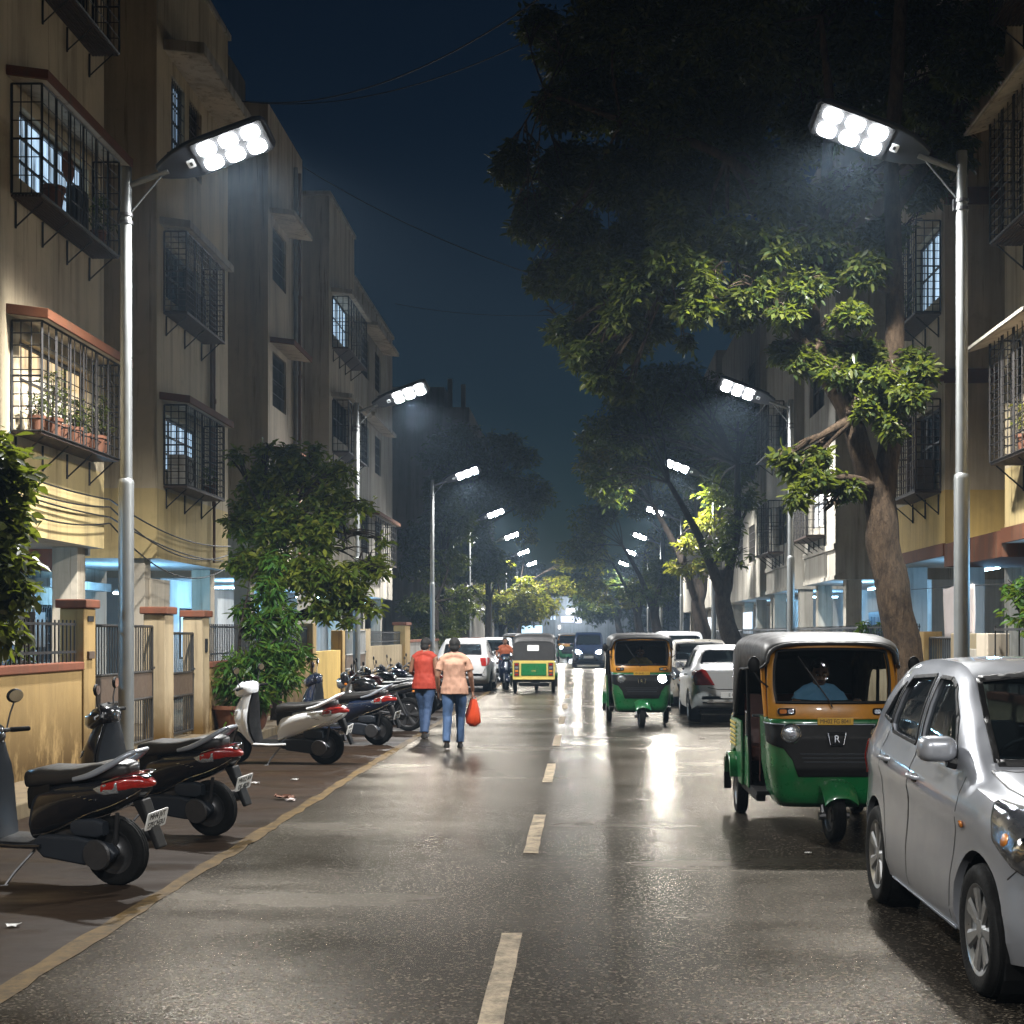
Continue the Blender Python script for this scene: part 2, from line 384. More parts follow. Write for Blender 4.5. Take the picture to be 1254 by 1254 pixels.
def dirt_mat():
    m, nt, b, out = newmat('muddy_parking_strip')
    v = coords(nt)
    c = mixc(nt, noise(nt, v, 160, 3, .6), (.010,.007,.005), (.045,.027,.016))
    c = mixc(nt, ramp(nt, noise(nt, coords(nt,(.5,1.3,1)), 1.1, 7, .68), (.42,0),(.7,.75)), c, (.02,.016,.013))
    c = mixc(nt, ramp(nt, noise(nt, v, 2.7, 6, .7), (.6,0),(.8,.5)), c, (.13,.085,.045))
    lk(nt, c, b.inputs['Base Color'])
    rr = nd(nt,'ShaderNodeMapRange'); rr.inputs[1].default_value = .35; rr.inputs[2].default_value = .65
    rr.inputs[3].default_value = .28; rr.inputs[4].default_value = .75; lk(nt, noise(nt, coords(nt,(.5,1.2,1)), 1.3, 5), rr.inputs[0])
    lk(nt, rr.outputs[0], b.inputs['Roughness'])
    b.inputs['Specular IOR Level'].default_value = .05
    bump(nt, noise(nt, v, 55, 7, .7), b, .25, .006)
    return m
def line_mat(name, col, wear):
    m, nt, b, out = newmat(name); v = coords(nt)
    c = mixc(nt, ramp(nt, noise(nt, v, 5, 9, .78), (.40,0),(.62,wear)), col, (.03,.024,.017))
    c = mixc(nt, ramp(nt, noise(nt, v, 220, 2), (.5,0),(.7,.5)), c, (.08,.07,.06))
    lk(nt, c, b.inputs['Base Color']); b.inputs['Roughness'].default_value = .5; b.inputs['Specular IOR Level'].default_value = .03
    bump(nt, noise(nt, v, 130, 4), b, .3, .006); return m
M['road'] = road_mat(); M['strip'] = dirt_mat()
M['edge_line'] = line_mat('worn_edge_paint', (.15,.098,.04), .85); M['dash'] = line_mat('lane_paint', (.34,.275,.19), .85)
M['kerb'] = wallmat('kerb_stone', (.22,.17,.10), .6); M['paving'] = wallmat('footpath_slabs', (.20,.15,.09), .6)
M['earth'] = pbr('earth', (.03,.026,.02), .9, 0, .3, .4)

def sheet(name, x0, x1, y0, y1, z, mat, dy=4.0):
    mb = MB(); n = max(1, int((y1-y0)/dy))
    for i in range(n):
        a = y0+(y1-y0)*i/n; b_ = y0+(y1-y0)*(i+1)/n
        mb.add([(x0,a,z),(x1,a,z),(x1,b_,z),(x0,b_,z)], [(0,1,2,3)])
    return tag(mb.build(name, mat, smooth=0, weld=True), kind='structure')
sheet('ground', -600, 600, -60, 1400, -.03, M['earth'], 400)
sheet('road', -2.88, 4.1, -30, 190, 0, M['road'], 20)
sheet('parking_strip', -5.3, -2.88, -30, 190, -.002, M['strip'], 20)
def slab(name, x0, x1, y0, y1, z0, z1, mat, bev=.02):
    return tag(MB().box(x0,x1,y0,y1,z0,z1).build(name, mat, bevel=bev), kind='structure')
for side, xa, xb in ((-1,-5.48,-5.3),(1,4.1,4.28)):
    mb = MB(); y = -20.0
    while y < 185:
        L = .95 if y < 70 else 4.0
        mb.box(xa+random.uniform(-.006,.006), xb+random.uniform(-.012,.006), y+.006, y+L-.006, -.02, .15+random.uniform(-.012,.004)); y += L
    tag(mb.build('kerb', M['kerb'], bevel=.018), kind='structure')
slab('pavement', -9.9, -5.48, -20, 185, -.02, .135, M['paving'], 0)
slab('pavement', 4.28, 8.8, -20, 185, -.02, .135, M['paving'], 0)
# painted markings, ragged at the ends
def marking(name, x, w_, y0, y1, mat, rag=.03):
    n = max(2, int((y1-y0)/.25)); rings = []
    for i in range(n+1):
        y = y0+(y1-y0)*i/n
        a = x-w_/2+random.uniform(-rag,rag)*.4; b_ = x+w_/2+random.uniform(-rag,rag)*.4
        rings.append([(a,y,.004),(b_,y+random.uniform(-rag,rag),.004)])
    mb = MB().loft(rings, cap=False, closed=False)
    return tag(mb.build(name, mat, smooth=0), kind='structure')
marking('edge_line', -2.82, .125, -10, 120, M['edge_line'], .05)
for i in range(24):
    y0 = 5.9+5.42*i
    marking('lane_dash', -.41, .118, y0, y0+2.4, M['dash'], .01)

# ---------------------------------------------------------------- haze
hm, nt, b, out = newmat('haze_air'); nt.nodes.remove(b)
pv = nt.nodes.new('ShaderNodeVolumePrincipled'); pv.inputs['Density'].default_value = .0006
pv.inputs['Color'].default_value = (.55,.76,1.0,1); pv.inputs['Anisotropy'].default_value = .3
nt.links.new(pv.outputs[0], out.inputs['Volume'])
hm.cycles.homogeneous_volume = True
tag(MB().box(-60,60,-28,260,-1.2,34).build('haze', hm, smooth=0), kind='stuff')
# ---------------------------------------------------------------- buildings
M['lit_cool'] = emit('lit_window_cool', (.50,.74,1.0), 1.15)
M['lit_cool2'] = emit('lit_window_dim', (.40,.62,.9), .55)
M['lit_warm'] = emit('lit_window_warm', (1.0,.70,.33), 1.3)
M['tube'] = emit('tube_light_glow', (.55,.82,1.0), 40)
def lit_variation(m, scale):           # curtains: soft vertical folds in what glows
    nt = m.node_tree; b = nt.nodes['Principled BSDF']
    v = coords(nt, (1,6,.5)); f = ramp(nt, noise(nt, v, scale, 3), (.36,.12),(.62,1))
    mu = nd(nt,'ShaderNodeMath', operation='MULTIPLY'); mu.inputs[1].default_value = b.inputs['Emission Strength'].default_value
    lk(nt, f, mu.inputs[0]); lk(nt, mu.outputs[0], b.inputs['Emission Strength'])
for k in ('lit_cool','lit_cool2','lit_warm'): lit_variation(M[k], 1.3)

class Fac:
    """one building: facade plane x=X, outward normal s"""
    def __init__(f, X, s, root, ztop, back=9.0):
        f.X, f.s, f.root, f.ztop, f.back = X, s, root, ztop, back
        rx = root.location
        f.o = Vector(rx)
    def P(f, d, y, z): return (f.X+f.s*d-f.o.x, y-f.o.y, z-f.o.z)
    def bx(f, mb, d0, d1, y0, y1, z0, z1):
        a = f.P(d0,y0,z0); b = f.P(d1,y1,z1)
        return mb.box(min(a[0],b[0]),max(a[0],b[0]),a[1],b[1],a[2],b[2])
    def section(f, y0, y1, d, z0, z1, mat, holes=(), dep=.16, near=True, far=True, soffit=True, top=True):
        mb = MB(); ys = sorted({y0,y1,*[h[0] for h in holes],*[h[1] for h in holes]}); zs = sorted({z0,z1,*[h[2] for h in holes],*[h[3] for h in holes]})
        inh = lambda y,z: any(h[0] < y < h[1] and h[2] < z < h[3] for h in holes)
        for ya, yb in zip(ys, ys[1:]):
            for za, zb in zip(zs, zs[1:]):
                if not inh((ya+yb)/2,(za+zb)/2):
                    mb.add([f.P(d,ya,za),f.P(d,yb,za),f.P(d,yb,zb),f.P(d,ya,zb)],[(0,1,2,3)])
        for h in holes:
            a,b_,c,e = h[:4]
            for q in (((a,c),(b_,c)),((b_,c),(b_,e)),((b_,e),(a,e)),((a,e),(a,c))):
                mb.add([f.P(d,*q[0]),f.P(d,*q[1]),f.P(d-dep,*q[1]),f.P(d-dep,*q[0])],[(0,1,2,3)])
        D = -f.back
        if near: mb.add([f.P(d,y0,z0),f.P(D,y0,z0),f.P(D,y0,z1),f.P(d,y0,z1)],[(0,1,2,3)])
        if far: mb.add([f.P(d,y1,z0),f.P(D,y1,z0),f.P(D,y1,z1),f.P(d,y1,z1)],[(0,1,2,3)])
        if top: mb.add([f.P(d,y0,z1),f.P(d,y1,z1),f.P(D,y1,z1),f.P(D,y0,z1)],[(0,1,2,3)])
        mb.build('wall', mat, f.root, smooth=0)
        if soffit:
            s_ = MB(); s_.add([f.P(d,y0,z0),f.P(d,y1,z0),f.P(D,y1,z0),f.P(D,y0,z0)],[(0,1,2,3)])
            s_.build('soffit', M['soffit'], f.root, smooth=0)
    def window(f, h, d, lit=None, nv=2, nh=1, grille=False, mat=None, dep=.13):
        y0,y1,z0,z1 = h[:4]; fr = MB(); t = .05
        for a,b_,c,e in ((y0,y0+t,z0,z1),(y1-t,y1,z0,z1),(y0+t,y1-t,z0,z0+t),(y0+t,y1-t,z1-t,z1)): f.bx(fr,d-dep-.03,d-dep+.03,a,b_,c,e)
        for k in range(1,nv+1):
            y = y0+(y1-y0)*k/(nv+1); f.bx(fr,d-dep-.026,d-dep+.026,y-.022,y+.022,z0+t,z1-t)
        for k in range(1,nh+1):
            z = z0+(z1-z0)*k/(nh+1); f.bx(fr,d-dep-.02,d-dep+.02,y0+t,y1-t,z-.018,z+.018)
        if grille:
            n = int((y1-y0)/.11)
            for k in range(1,n): f.bx(fr,d-.05,d-.036,y0+(y1-y0)*k/n-.007,y0+(y1-y0)*k/n+.007,z0,z1)
            n = int((z1-z0)/.28)
            for k in range(1,n): f.bx(fr,d-.036,d-.024,y0,y1,z0+(z1-z0)*k/n-.009,z0+(z1-z0)*k/n+.009)
        wo = fr.build('window', mat or M['frame_dark'], f.root, smooth=0)
        pm = MB(); f.bx(pm,d-dep-.012,d-dep-.004,y0+t,y1-t,z0+t,z1-t)
        pm.build('pane', M[lit] if lit else M['window_glass'], wo, smooth=0)
        if not lit:
            bk = MB(); f.bx(bk,d-dep-.05,d-dep-.045,y0,y1,z0,z1); bk.build('curtain', M['wall_dark'], wo, smooth=0)
        return wo
    def awning(f, y0, y1, z, prot, mat, th=.13, drop=.07):
        mb = MB(); q = []
        for y in (y0,y1):
            q.append([f.P(.002,y,z),f.P(prot,y,z-drop),f.P(prot,y,z-drop+th),f.P(.002,y,z+th)])
        mb.loft(q); a = mb.build('awning', mat, f.root, smooth=0, bevel=.008)
        u = MB(); u.add([f.P(.004,y0+.03,z-.004),f.P(prot-.03,y0+.03,z-drop-.003),f.P(prot-.03,y1-.03,z-drop-.003),f.P(.004,y1-.03,z-.004)],[(0,1,2,3)])
        u.build('underside', M['wall_pale'], a, smooth=0)
    def cage(f, y0, y1, z0, z1, prot=.42, sv=.13, sh=.16, mat=None, solid=False, arch=False):
        mb = MB(); t = .011
        def bar(a, b_, r=t): mb.tube([f.P(*a),f.P(*b_)], r, 4)
        for y in (y0,y1):
            for d in (.02,prot): bar((d,y,z0),(d,y,z1),.018)
            for z in (z0,z1,(z0+z1)/2): bar((.02,y,z),(prot,y,z),.015)
            for k in range(1,3): bar((prot*k/3,y,z0),(prot*k/3,y,z1),.009)
            n = int((z1-z0)/sh)
            for k in range(1,n): bar((.02,y,z0+(z1-z0)*k/n),(prot,y,z0+(z1-z0)*k/n),.008)
        for z in (z0,z1): bar((prot,y0,z),(prot,y1,z),.018)
        n = max(2,int((y1-y0)/sv)); big = max(2,round((y1-y0)/.55))
        for k in range(1,n): bar((prot,y0+(y1-y0)*k/n,z0),(prot,y0+(y1-y0)*k/n,z1),.0075)
        for k in range(1,big): bar((prot,y0+(y1-y0)*k/big,z0),(prot,y0+(y1-y0)*k/big,z1),.016)
        n = int((z1-z0)/sh)
        for k in range(1,n): bar((prot,y0,z0+(z1-z0)*k/n),(prot,y1,z0+(z1-z0)*k/n),.0085)
        if arch:
            for y in [y0+(y1-y0)*k/8 for k in range(9)]:
                mb.tube([f.P(d_,y,z1+.45*math.sin(math.acos(min(1,d_/prot)))) for d_ in (0,prot*.3,prot*.6,prot*.85,prot)], .01, 4)
        g = mb.build('window_cage', mat or M['iron'], f.root, smooth=60)
        sh_ = MB()
        if solid: f.bx(sh_,.01,prot+.02,y0-.02,y1+.02,z0-.05,z0-.012)
        else:
            n = 9
            for k in range(n): f.bx(sh_,prot*k/n+.006,prot*(k+.72)/n+.006,y0,y1,z0-.04,z0-.012)
        sh_.build('shelf', M['brown_iron'], g, smooth=0)
        nb = max(2, round((y1-y0)/1.1))
        for k in range(nb+1):
            y = y0+.15+(y1-y0-.3)*k/nb; br = MB()
            br.tube([f.P(.012,y,z0-.06),f.P(.012,y,z0-.42)], .017, 4); br.tube([f.P(.012,y,z0-.40),f.P(prot*.9,y,z0-.06)], .012, 4)
            br.build('bracket', M['iron'], g, smooth=0)
        return g
    def pipe(f, d, y, z0, z1, r, mat):
        mb = MB().tube([f.P(d,y,z0),f.P(d,y,z1)], r, 10)
        z = z0+1.2
        while z < z1: mb.lathe([(r+.012,-.05),(r+.018,-.03),(r+.018,.03),(r+.012,.05)], f.P(d,y,z), 'z', 10); z += 2.1
        mb.build('drainpipe', mat, f.root)
    def column(f, y, w_, d0=-.45, z1=3.1, mat=None, dd=.4):
        mb = MB(); f.bx(mb,d0-dd,d0,y-w_/2,y+w_/2,.135,z1); mb.build('column', mat or M['wall_grey'], f.root, smooth=0, bevel=.01)
    def door(f, y0, y1, z1, d, mat):
        mb = MB(); f.bx(mb,d+.003,d+.045,y0,y1,.14,z1); dr = mb.build('door', mat, f.root, smooth=0, bevel=.008)
        g = MB(); n = 4
        for k in range(n): f.bx(g,d+.045,d+.06,y0+.08+(y1-y0-.1)*k/n,y0+(y1-y0-.1)*(k+1)/n,.3,z1-.15)
        g.build('panel', mat, dr, smooth=0, bevel=.006)

def building(name, X, s, yref, label, ztop, back=9.0):
    r = empty(name, (X, yref, .135), 0, label, 'building', 'apartment buildings lining the street'); return Fac(X, s, r, ztop, back)

# ---- left: near block
A = building('apartment_building', -7.6, 1, 20, 'stained cream apartment block nearest on the left, caged windows with potted plants', 14.5)
w1 = [(19.2,21.9,4.75,5.75),(19.2,21.9,7.9,8.9),(19.2,21.9,11.0,12.0),(12,14.5,4.75,5.75),(12,14.5,7.9,8.9)]
A.section(5,22.6,0,3.1,4.3,M['wall_cream_low'],[],top=False); A.section(5,22.6,0,4.3,14.5,M['wall_cream'],w1,soffit=False)
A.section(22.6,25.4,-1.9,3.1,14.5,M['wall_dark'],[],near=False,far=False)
w2 = [(25.95,28.2,4.75,5.75),(25.95,28.2,7.9,8.9),(26.3,27.2,10.7,12.1),(27.5,28.4,10.7,12.1)]
A.section(25.4,30.5,0,3.1,4.35,M['wall_cream_low'],[],top=False); A.section(25.4,30.5,0,4.35,14.5,M['wall_cream'],w2,soffit=False)
A.window(w1[0],0,'lit_warm',3,1); A.window(w1[1],0,'lit_cool',4,2); A.window(w1[2],0,None,3,1); A.window(w1[3],0); A.window(w1[4],0)
A.window(w2[0],0,'lit_cool',3,2); A.window(w2[1],0,None,3,1); A.window(w2[2],0,'lit_cool2',1,3,True); A.window(w2[3],0,None,1,3,True)
for z in (4.45,7.6,10.74):
    A.cage(18.9,22.05,z,z+1.46,.42,.24,.15 if z < 7 else .21)
    A.awning(18.75,22.3,z+1.53,.56,M['terracotta_band'])
A.cage(25.8,28.5,4.45,5.9,.42,.12,.12,solid=True); A.awning(25.55,28.75,5.97,.56,M['terracotta_band'])
A.cage(25.8,28.5,7.6,9.05,.42,.12,.10,M['brown_iron'],solid=True); A.awning(25.55,28.75,9.12,.56,M['wall_grey'])
A.awning(25.8,30.2,12.35,.75,M['wall_grey'],.2)
A.pipe(-.35,22.78,3.0,14,.07,M['pipe']); A.pipe(-1.6,23.1,3.0,14,.055,M['pipe']); A.pipe(.07,28.9,5.0,9.0,.035,M['pipe_brown']); A.pipe(.07,29.1,3.2,9.5,.03,M['pipe_brown'])
mb = MB(); A.bx(mb,-1.88,-1.6,22.61,25.39,2.85,3.25); mb.build('ledge', M['terracotta_band'], A.root, smooth=0)
mb = MB(); A.bx(mb,-9,.05,4.9,30.6,14.5,14.62); mb.build('parapet', M['wall_grey'], A.root, smooth=0)
# ground floor
g = [(19.0,20.6,1.2,2.4),(23.3,24.2,.14,2.3),(26.5,28.2,1.2,2.3)]
A.section(5,30.5,-2.6,.135,3.096,M['wall_grey'],g,near=False,far=True,soffit=False,top=False)
for h in g: A.window(h,-2.6,None,2,1,True)
for y in (13.0,17.6,22.3,25.7,30.2): A.column(y,.35,-.25,3.098,M['wall_pale'])
A.column(18.9,.9,-1.2,2.5,M['wall_white'],.5); A.door(21.2,22.6,2.25,-2.6,M['wood']); A.door(15.2,17.0,2.3,-2.6,M['iron']); A.door(28.5,29.6,2.2,-2.6,M['iron'])
for y_, z_ in ((22.9,1.45),(26.0,1.5),(20.8,1.4)):
    mb = MB(); A.bx(mb,-2.59,-2.4,y_,y_+.5,z_,z_+.65); mb.build('meter_box', M['gate_panel'], A.root, smooth=0, bevel=.01)
for y_ in (23.15,26.2): A.pipe(-2.5,y_,.2,3.0,.03,M['pipe'])
mb = MB(); A.bx(mb,-.25,-.2,25.75,26.9,1.9,2.75); mb.build('notice_board', M['wall_pale'], A.root, smooth=0, bevel=.01)
mb = MB(); A.bx(mb,-2.5,-2.2,26.2,29.6,2.62,2.78); mb.build('beam', M['wall_white'], A.root, smooth=0)
A.door(24.6,25.4,2.25,-2.6,M['blue_door'])
# ---- left: second block
B = building('apartment_building', -7.6, 1, 36, 'narrow grey block behind the left street tree, plain windows under sloping shades', 14.6)
w3 = [(34.9,36.5,z,z+1.35) for z in (4.5,7.35,10.45)]
B.section(34.4,38.6,0,3.1,14.6,M['wall_pale'],w3)
for h in w3: B.window(h,0,None,2,1,True)
for z in (6.2,8.85,12.0): B.awning(34.6,36.9,z,.6,M['terracotta_band'] if z < 10 else M['wall_pale'])
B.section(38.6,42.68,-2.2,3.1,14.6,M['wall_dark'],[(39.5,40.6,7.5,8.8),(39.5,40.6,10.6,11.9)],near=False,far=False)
B.window((39.5,40.6,7.5,8.8),-2.2); B.window((39.5,40.6,10.6,11.9),-2.2,'lit_cool2')
B.pipe(.07,37.4,3.2,14,.06,M['pipe']); B.pipe(.07,37.9,3.2,14,.05,M['pipe_brown'])
B.section(34.4,42.68,-2.6,.135,3.096,M['wall_white'],[(36,37.5,1.1,2.4)],near=True,far=False,soffit=False,top=False); B.window((36,37.5,1.1,2.4),-2.6,'lit_cool')
for y in (34.7,38.3,42.3): B.column(y,.4)
mb = MB(); B.bx(mb,-3.5,-1.2,35.4,37.2,14.6,16.2); mb.build('water_tank', M['wall_dark'], B.root, smooth=0, bevel=.05)
# ---- left: third block
D = building('apartment_building', -7.6, 1, 50, 'tall grey block in the middle of the left row with a lit caged balcony', 14.9)
w4 = [(43.4,46.4,z,z+1.3) for z in (4.7,7.8,10.9)]; w5 = [(49.2,51.0,z,z+1.4) for z in (4.6,7.7,10.8)]+[(52.5,54.0,z,z+1.4) for z in (4.6,7.7,10.8)]
D.section(42.7,47.4,0,3.1,14.9,M['wall_pale'],w4); D.section(47.4,57.3,-.05,3.1,13.6,M['wall_grey'],w5,near=False)
for i, h in enumerate(w4): D.window(h,0,(None,None,'lit_cool')[i],4,1)
for i, h in enumerate(w5): D.window(h,-.05,'lit_cool2' if i in (1,) else None,1,1,True)
for z in (7.3,10.45): D.cage(43.2,46.8,z,z+1.55,.5,.2,.2,solid=True); D.awning(43.0,47.0,z+1.65,.65,M['wall_grey'])
D.cage(49.0,54.2,4.3,5.8,.5,.22,.22,solid=True); D.awning(48.8,54.4,5.9,.65,M['terracotta_band']); D.awning(48.8,54.4,12.4,.6,M['wall_grey']); D.awning(48.8,54.4,9.3,.5,M['wall_grey'])
D.section(42.7,57.3,-2.6,.135,3.096,M['wall_white'],[(44,46,1.0,2.3),(51,53,1.0,2.3)],near=True,far=True,soffit=False,top=False)
D.window((44,46,1.0,2.3),-2.6,'lit_cool'); D.window((51,53,1.0,2.3),-2.6)
for y in (43,47.5,52.5,57): D.column(y,.4)
mb = MB(); D.bx(mb,-9,.06,42.6,47.45,14.9,15.02); D.bx(mb,-9,.02,47.45,57.4,13.6,13.72); mb.build('parapet', M['wall_grey'], D.root, smooth=0)
# ---- left far
F = building('apartment_building', -7.3, 1, 100, 'dark far block on the left with roof tanks, showing above the trees', 19)
F.section(92,118,0,.135,16.4,M['wall_dark'],[(95+4*i,97+4*i,z,z+1.4) for i in range(5) for z in (4.5,7.6,10.7,13.8)],soffit=False)
for i in range(5):
    for z in (4.5,7.6,10.7,13.8): F.window((95+4*i,97+4*i,z,z+1.4),0,'lit_cool2' if (i*7+int(z))%11 == 0 else None,1,0)
mb = MB(); F.bx(mb,-6,-2,96,101,16.4,18.4); F.bx(mb,-1.6,-1.3,94,94.3,16.4,18.6); F.bx(mb,-.8,-.5,95,95.3,16.4,18.4); mb.build('roof_tank', M['wall_dark'], F.root, smooth=0)
# ---- right: near block
G = building('apartment_building', 6.3, -1, 20, 'yellow and cream apartment block nearest on the right behind the big tree', 14.5)
w6 = [(25.0,26.9,4.6,5.8),(25.0,26.9,7.7,9.0),(25.0,26.9,10.8,12.1)]; w7 = [(17.2,20.0,4.5,5.8),(17.2,20.0,7.6,8.9),(17.2,20.0,10.7,12.0),(10,13,4.5,5.8),(10,13,7.6,8.9)]
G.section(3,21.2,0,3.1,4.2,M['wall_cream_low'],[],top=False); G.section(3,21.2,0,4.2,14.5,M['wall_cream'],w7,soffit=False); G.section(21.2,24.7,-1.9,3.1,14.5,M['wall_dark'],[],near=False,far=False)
G.section(24.7,29.3,0,3.1,4.25,M['wall_yellow'],[],top=False); G.section(24.7,29.3,0,4.25,14.5,M['wall_cream'],w6,soffit=False)
for i, h in enumerate(w6): G.window(h,0,(None,'lit_cool',None)[i],3,1)
for i, h in enumerate(w7): G.window(h,0,('lit_warm',None,None,None,None)[i],3,1)
for z in (4.27,7.4,10.5): G.cage(24.95,27.2,z,z+1.6,.45,.16,.13,M['brown_iron'] if z < 5 else M['iron'],solid=True,arch=(z>5 and z<9))
G.awning(24.75,27.6,6.15,.75,M['terracotta_band'],.1,.12)
for z in (4.2,7.35,10.5): G.cage(17.0,20.4,z,z+1.75,.45,.2,.12); G.awning(16.8,20.7,z+1.85,.75,M['wall_grey'],.05,.22)
for y0, y1 in ((3,21.25),(24.65,29.35)):
    mb = MB(); G.bx(mb,.0,.05,y0,y1,3.1,3.32); mb.build('fascia', M['terracotta_band'], G.root, smooth=0)
mb = MB(); G.bx(mb,-1.88,.03,21.26,24.64,2.9,3.3); mb.build('ledge', M['terracotta_band'], G.root, smooth=0)
for za, zc in ((9.2,9.5),(6.1,6.35)):
    mb = MB(); G.bx(mb,-1.8,.02,24.67,24.69,za,zc); mb.build('band', M['terracotta_band'], G.root, smooth=0)
G.pipe(-1.0,21.45,3.3,14,.08,M['pipe']); G.pipe(-1.5,21.6,3.3,14,.05,M['pipe']); G.pipe(.06,28.9,3.4,14,.05,M['wall_pale'])
g = [(26,27.2,.9,2.4),(17.5,18.8,1.0,2.4),(21.9,23.0,.5,2.4)]
G.section(3,29.3,-2.4,.135,3.096,M['wall_grey'],g,near=False,far=True,soffit=False,top=False)
for h in g: G.window(h,-2.4,None,2,2,True)
for y in (15.5,21.0,24.9,29.0): G.column(y,.35,-.3,3.098,M['wall_white'])
G.door(24.0,24.6,2.3,-2.4,M['wood'])
# ---- right: second block
H = building('apartment_building', 6.3, -1, 42, 'grey block on the right between the two leaning tree trunks, blue lit ground floor', 14.2)
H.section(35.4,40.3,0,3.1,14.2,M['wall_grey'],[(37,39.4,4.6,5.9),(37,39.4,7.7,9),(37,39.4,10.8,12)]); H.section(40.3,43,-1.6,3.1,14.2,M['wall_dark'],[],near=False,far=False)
H.section(43,49.4,-.1,3.1,14.2,M['wall_grey'],[(44.5,47,4.6,5.9),(44.5,47,7.7,9)])
for z in (4.6,7.7,10.8): H.window((37,39.4,z,z+(1.3 if z<10 else 1.2)),0,'lit_cool2' if z<5 else None,2,1)
for z in (4.6,7.7): H.window((44.5,47,z,z+1.3),-.1,None,2,1); H.cage(44.3,47.2,z-.3,z+1.3,.5,.2,.2,solid=True)
H.cage(36.8,39.6,4.3,5.9,.5,.18,.2,solid=True)
for y0,y1,d in ((35.35,40.35,0),(42.95,49.45,-.1)):
    mb = MB(); H.bx(mb,d,d+.05,y0,y1,3.85,4.0); H.bx(mb,d,d+.04,y0,y1,3.1,3.2); mb.build('ledge', M['wall_grey'], H.root, smooth=0)
H.section(35.4,49.4,-2.4,.135,3.096,M['wall_white'],[(36.5,38.5,.9,2.3),(44.5,46.5,.9,2.4)],near=True,far=True,soffit=False,top=False)
H.window((36.5,38.5,.9,2.3),-2.4,None,2,1,True); H.window((44.5,46.5,.9,2.4),-2.4,'lit_cool',2,1); H.door(41,43,2.4,-2.4,M['blue_door'])
for y in (35.8,40,43.3,49): H.column(y,.4,-.3)
# ---- right: third and fourth blocks behind the trees
for nm, (y0,y1,zt,lab) in enumerate(((52,66,14.5,'dark block on the right behind the second street tree, mostly hidden by leaves'),(69,92,15.5,'farthest dark block on the right side of the street'))):
    K = building('apartment_building', 6.5, -1, (y0+y1)/2, lab, zt)
    hs = [(y0+1.5+4*i,y0+3.8+4*i,z,z+1.4) for i in range(int((y1-y0-2)/4)) for z in (4.5,7.6,10.7)]
    K.section(y0,y1,0,3.1,zt,M['wall_grey'],hs)
    for i, h in enumerate(hs): K.window(h,0,'lit_cool2' if i%5 == 3 else None,1,0,True)
    K.section(y0,y1,-2.4,.135,3.096,M['wall_white'],[],near=True,soffit=False,top=False)
    for y in np.arange(y0+.4,y1,4.4): K.column(float(y),.4)
    mb = MB(); K.bx(mb,-.1,-.06,y0+3,y0+6,1.75,2.6); mb.build('lit_shopfront', M['lit_cool'], K.root, smooth=0)
# ---- far end of the street
Z = building('end_building', 0, -1, 176, 'low dark building closing the far end of the street with small lit panels', 7.5)
mb = MB().box(-26,24,0,12,0,6.2); mb.box(-5,12,2,12,6.2,7.6); mb.build('wall', M['wall_dark'], Z.root, smooth=0)
def panel(nm, x0,x1,y0,y1, mat):
    a = at(x0,y1,175.9); b_ = at(x1,y0,175.9); m_ = MB().box(a.x,b_.x,-.16,-.02,a.z-.135,b_.z-.135); m_.build(nm, mat, Z.root, smooth=0)
M['lit_pink'] = emit('lit_sign_pale', (.95,.86,1), 1.1); M['lit_sign'] = emit('lit_sign_blue', (.55,.85,1), 1.3); M['far_lamp'] = emit('far_flood_lamp', (1,.97,1), 9)
panel('lit_shopfront',633,664,766,776,M['lit_sign']); panel('lit_sign',687,703,755,762,M['lit_pink']); panel('lit_sign',705,712,756,763,M['lit_pink']); panel('flood_lamp',694,704,746,752,M['far_lamp']); panel('flood_lamp',684,686,766,770,M['far_lamp']); panel('window',674,676,755,759,M['lit_cool2']); panel('window',678,680,755,759,M['lit_cool2'])

# ---- ground floor tube lights, cold white
LT = []
def tube_light(p, L, along, power, label, col=(.26,.62,1.0), vis=True, dz=-.22, size=.9):
    r = empty('tube_light', p, 0 if along == 'x' else PI/2, label, 'tube light', 'fluorescent tubes under the apartment blocks')
    MB().box(-L/2,L/2,-.03,.03,.0,.04).build('fitting', M['frame_white'], r, smooth=0)
    MB().tube([(-L/2+.03,0,-.03),(L/2-.03,0,-.03)], .018, 8).build('tube', M['tube'], r)
    l = bpy.data.lights.new('tube_glow','POINT'); l.energy = power*1.7; l.color = col; l.shadow_soft_size = .12
    o = bpy.data.objects.new('tube_glow', l); C.objects.link(o); o.location = (p[0],p[1],p[2]+dz)
tube_light((-9.2,16.2,3.0),1.2,'x',130,'fluorescent tube under the near left block, left of the gate')
tube_light((-8.9,27.6,2.55),1.2,'y',110,'bright blue white tube behind the small side gate on the left')
tube_light((-9.0,36.3,2.95),1.2,'x',90,'tube behind the round left street tree')
tube_light((-8.6,45.5,2.95),1.2,'x',110,'tube in the porch of the lit caged balcony block on the left')
tube_light((-8.6,53.5,2.95),1.2,'x',80,'farthest tube on the left side of the street')
tube_light((7.6,19.2,2.92),1.2,'x',120,'tube under the near right block beside the green plant')
tube_light((7.4,25.8,2.95),1.2,'y',45,'tube behind the big tree on the right')
tube_light((7.6,37.0,2.95),1.6,'y',80,'long tube under the grey block on the right')
tube_light((7.6,45.5,2.95),1.2,'x',80,'tube over the blue door on the right')
tube_light((8.0,58,2.9),1.2,'y',60,'farthest tube on the right side of the street')
fl = bpy.data.lights.new('flood_lamp_beam','POINT'); fl.energy = 2600; fl.color = (.62,.78,1.0); fl.shadow_soft_size = .5
fo = bpy.data.objects.new('flood_lamp_beam', fl); C.objects.link(fo); fo.location = (-1.2,172,5.2)
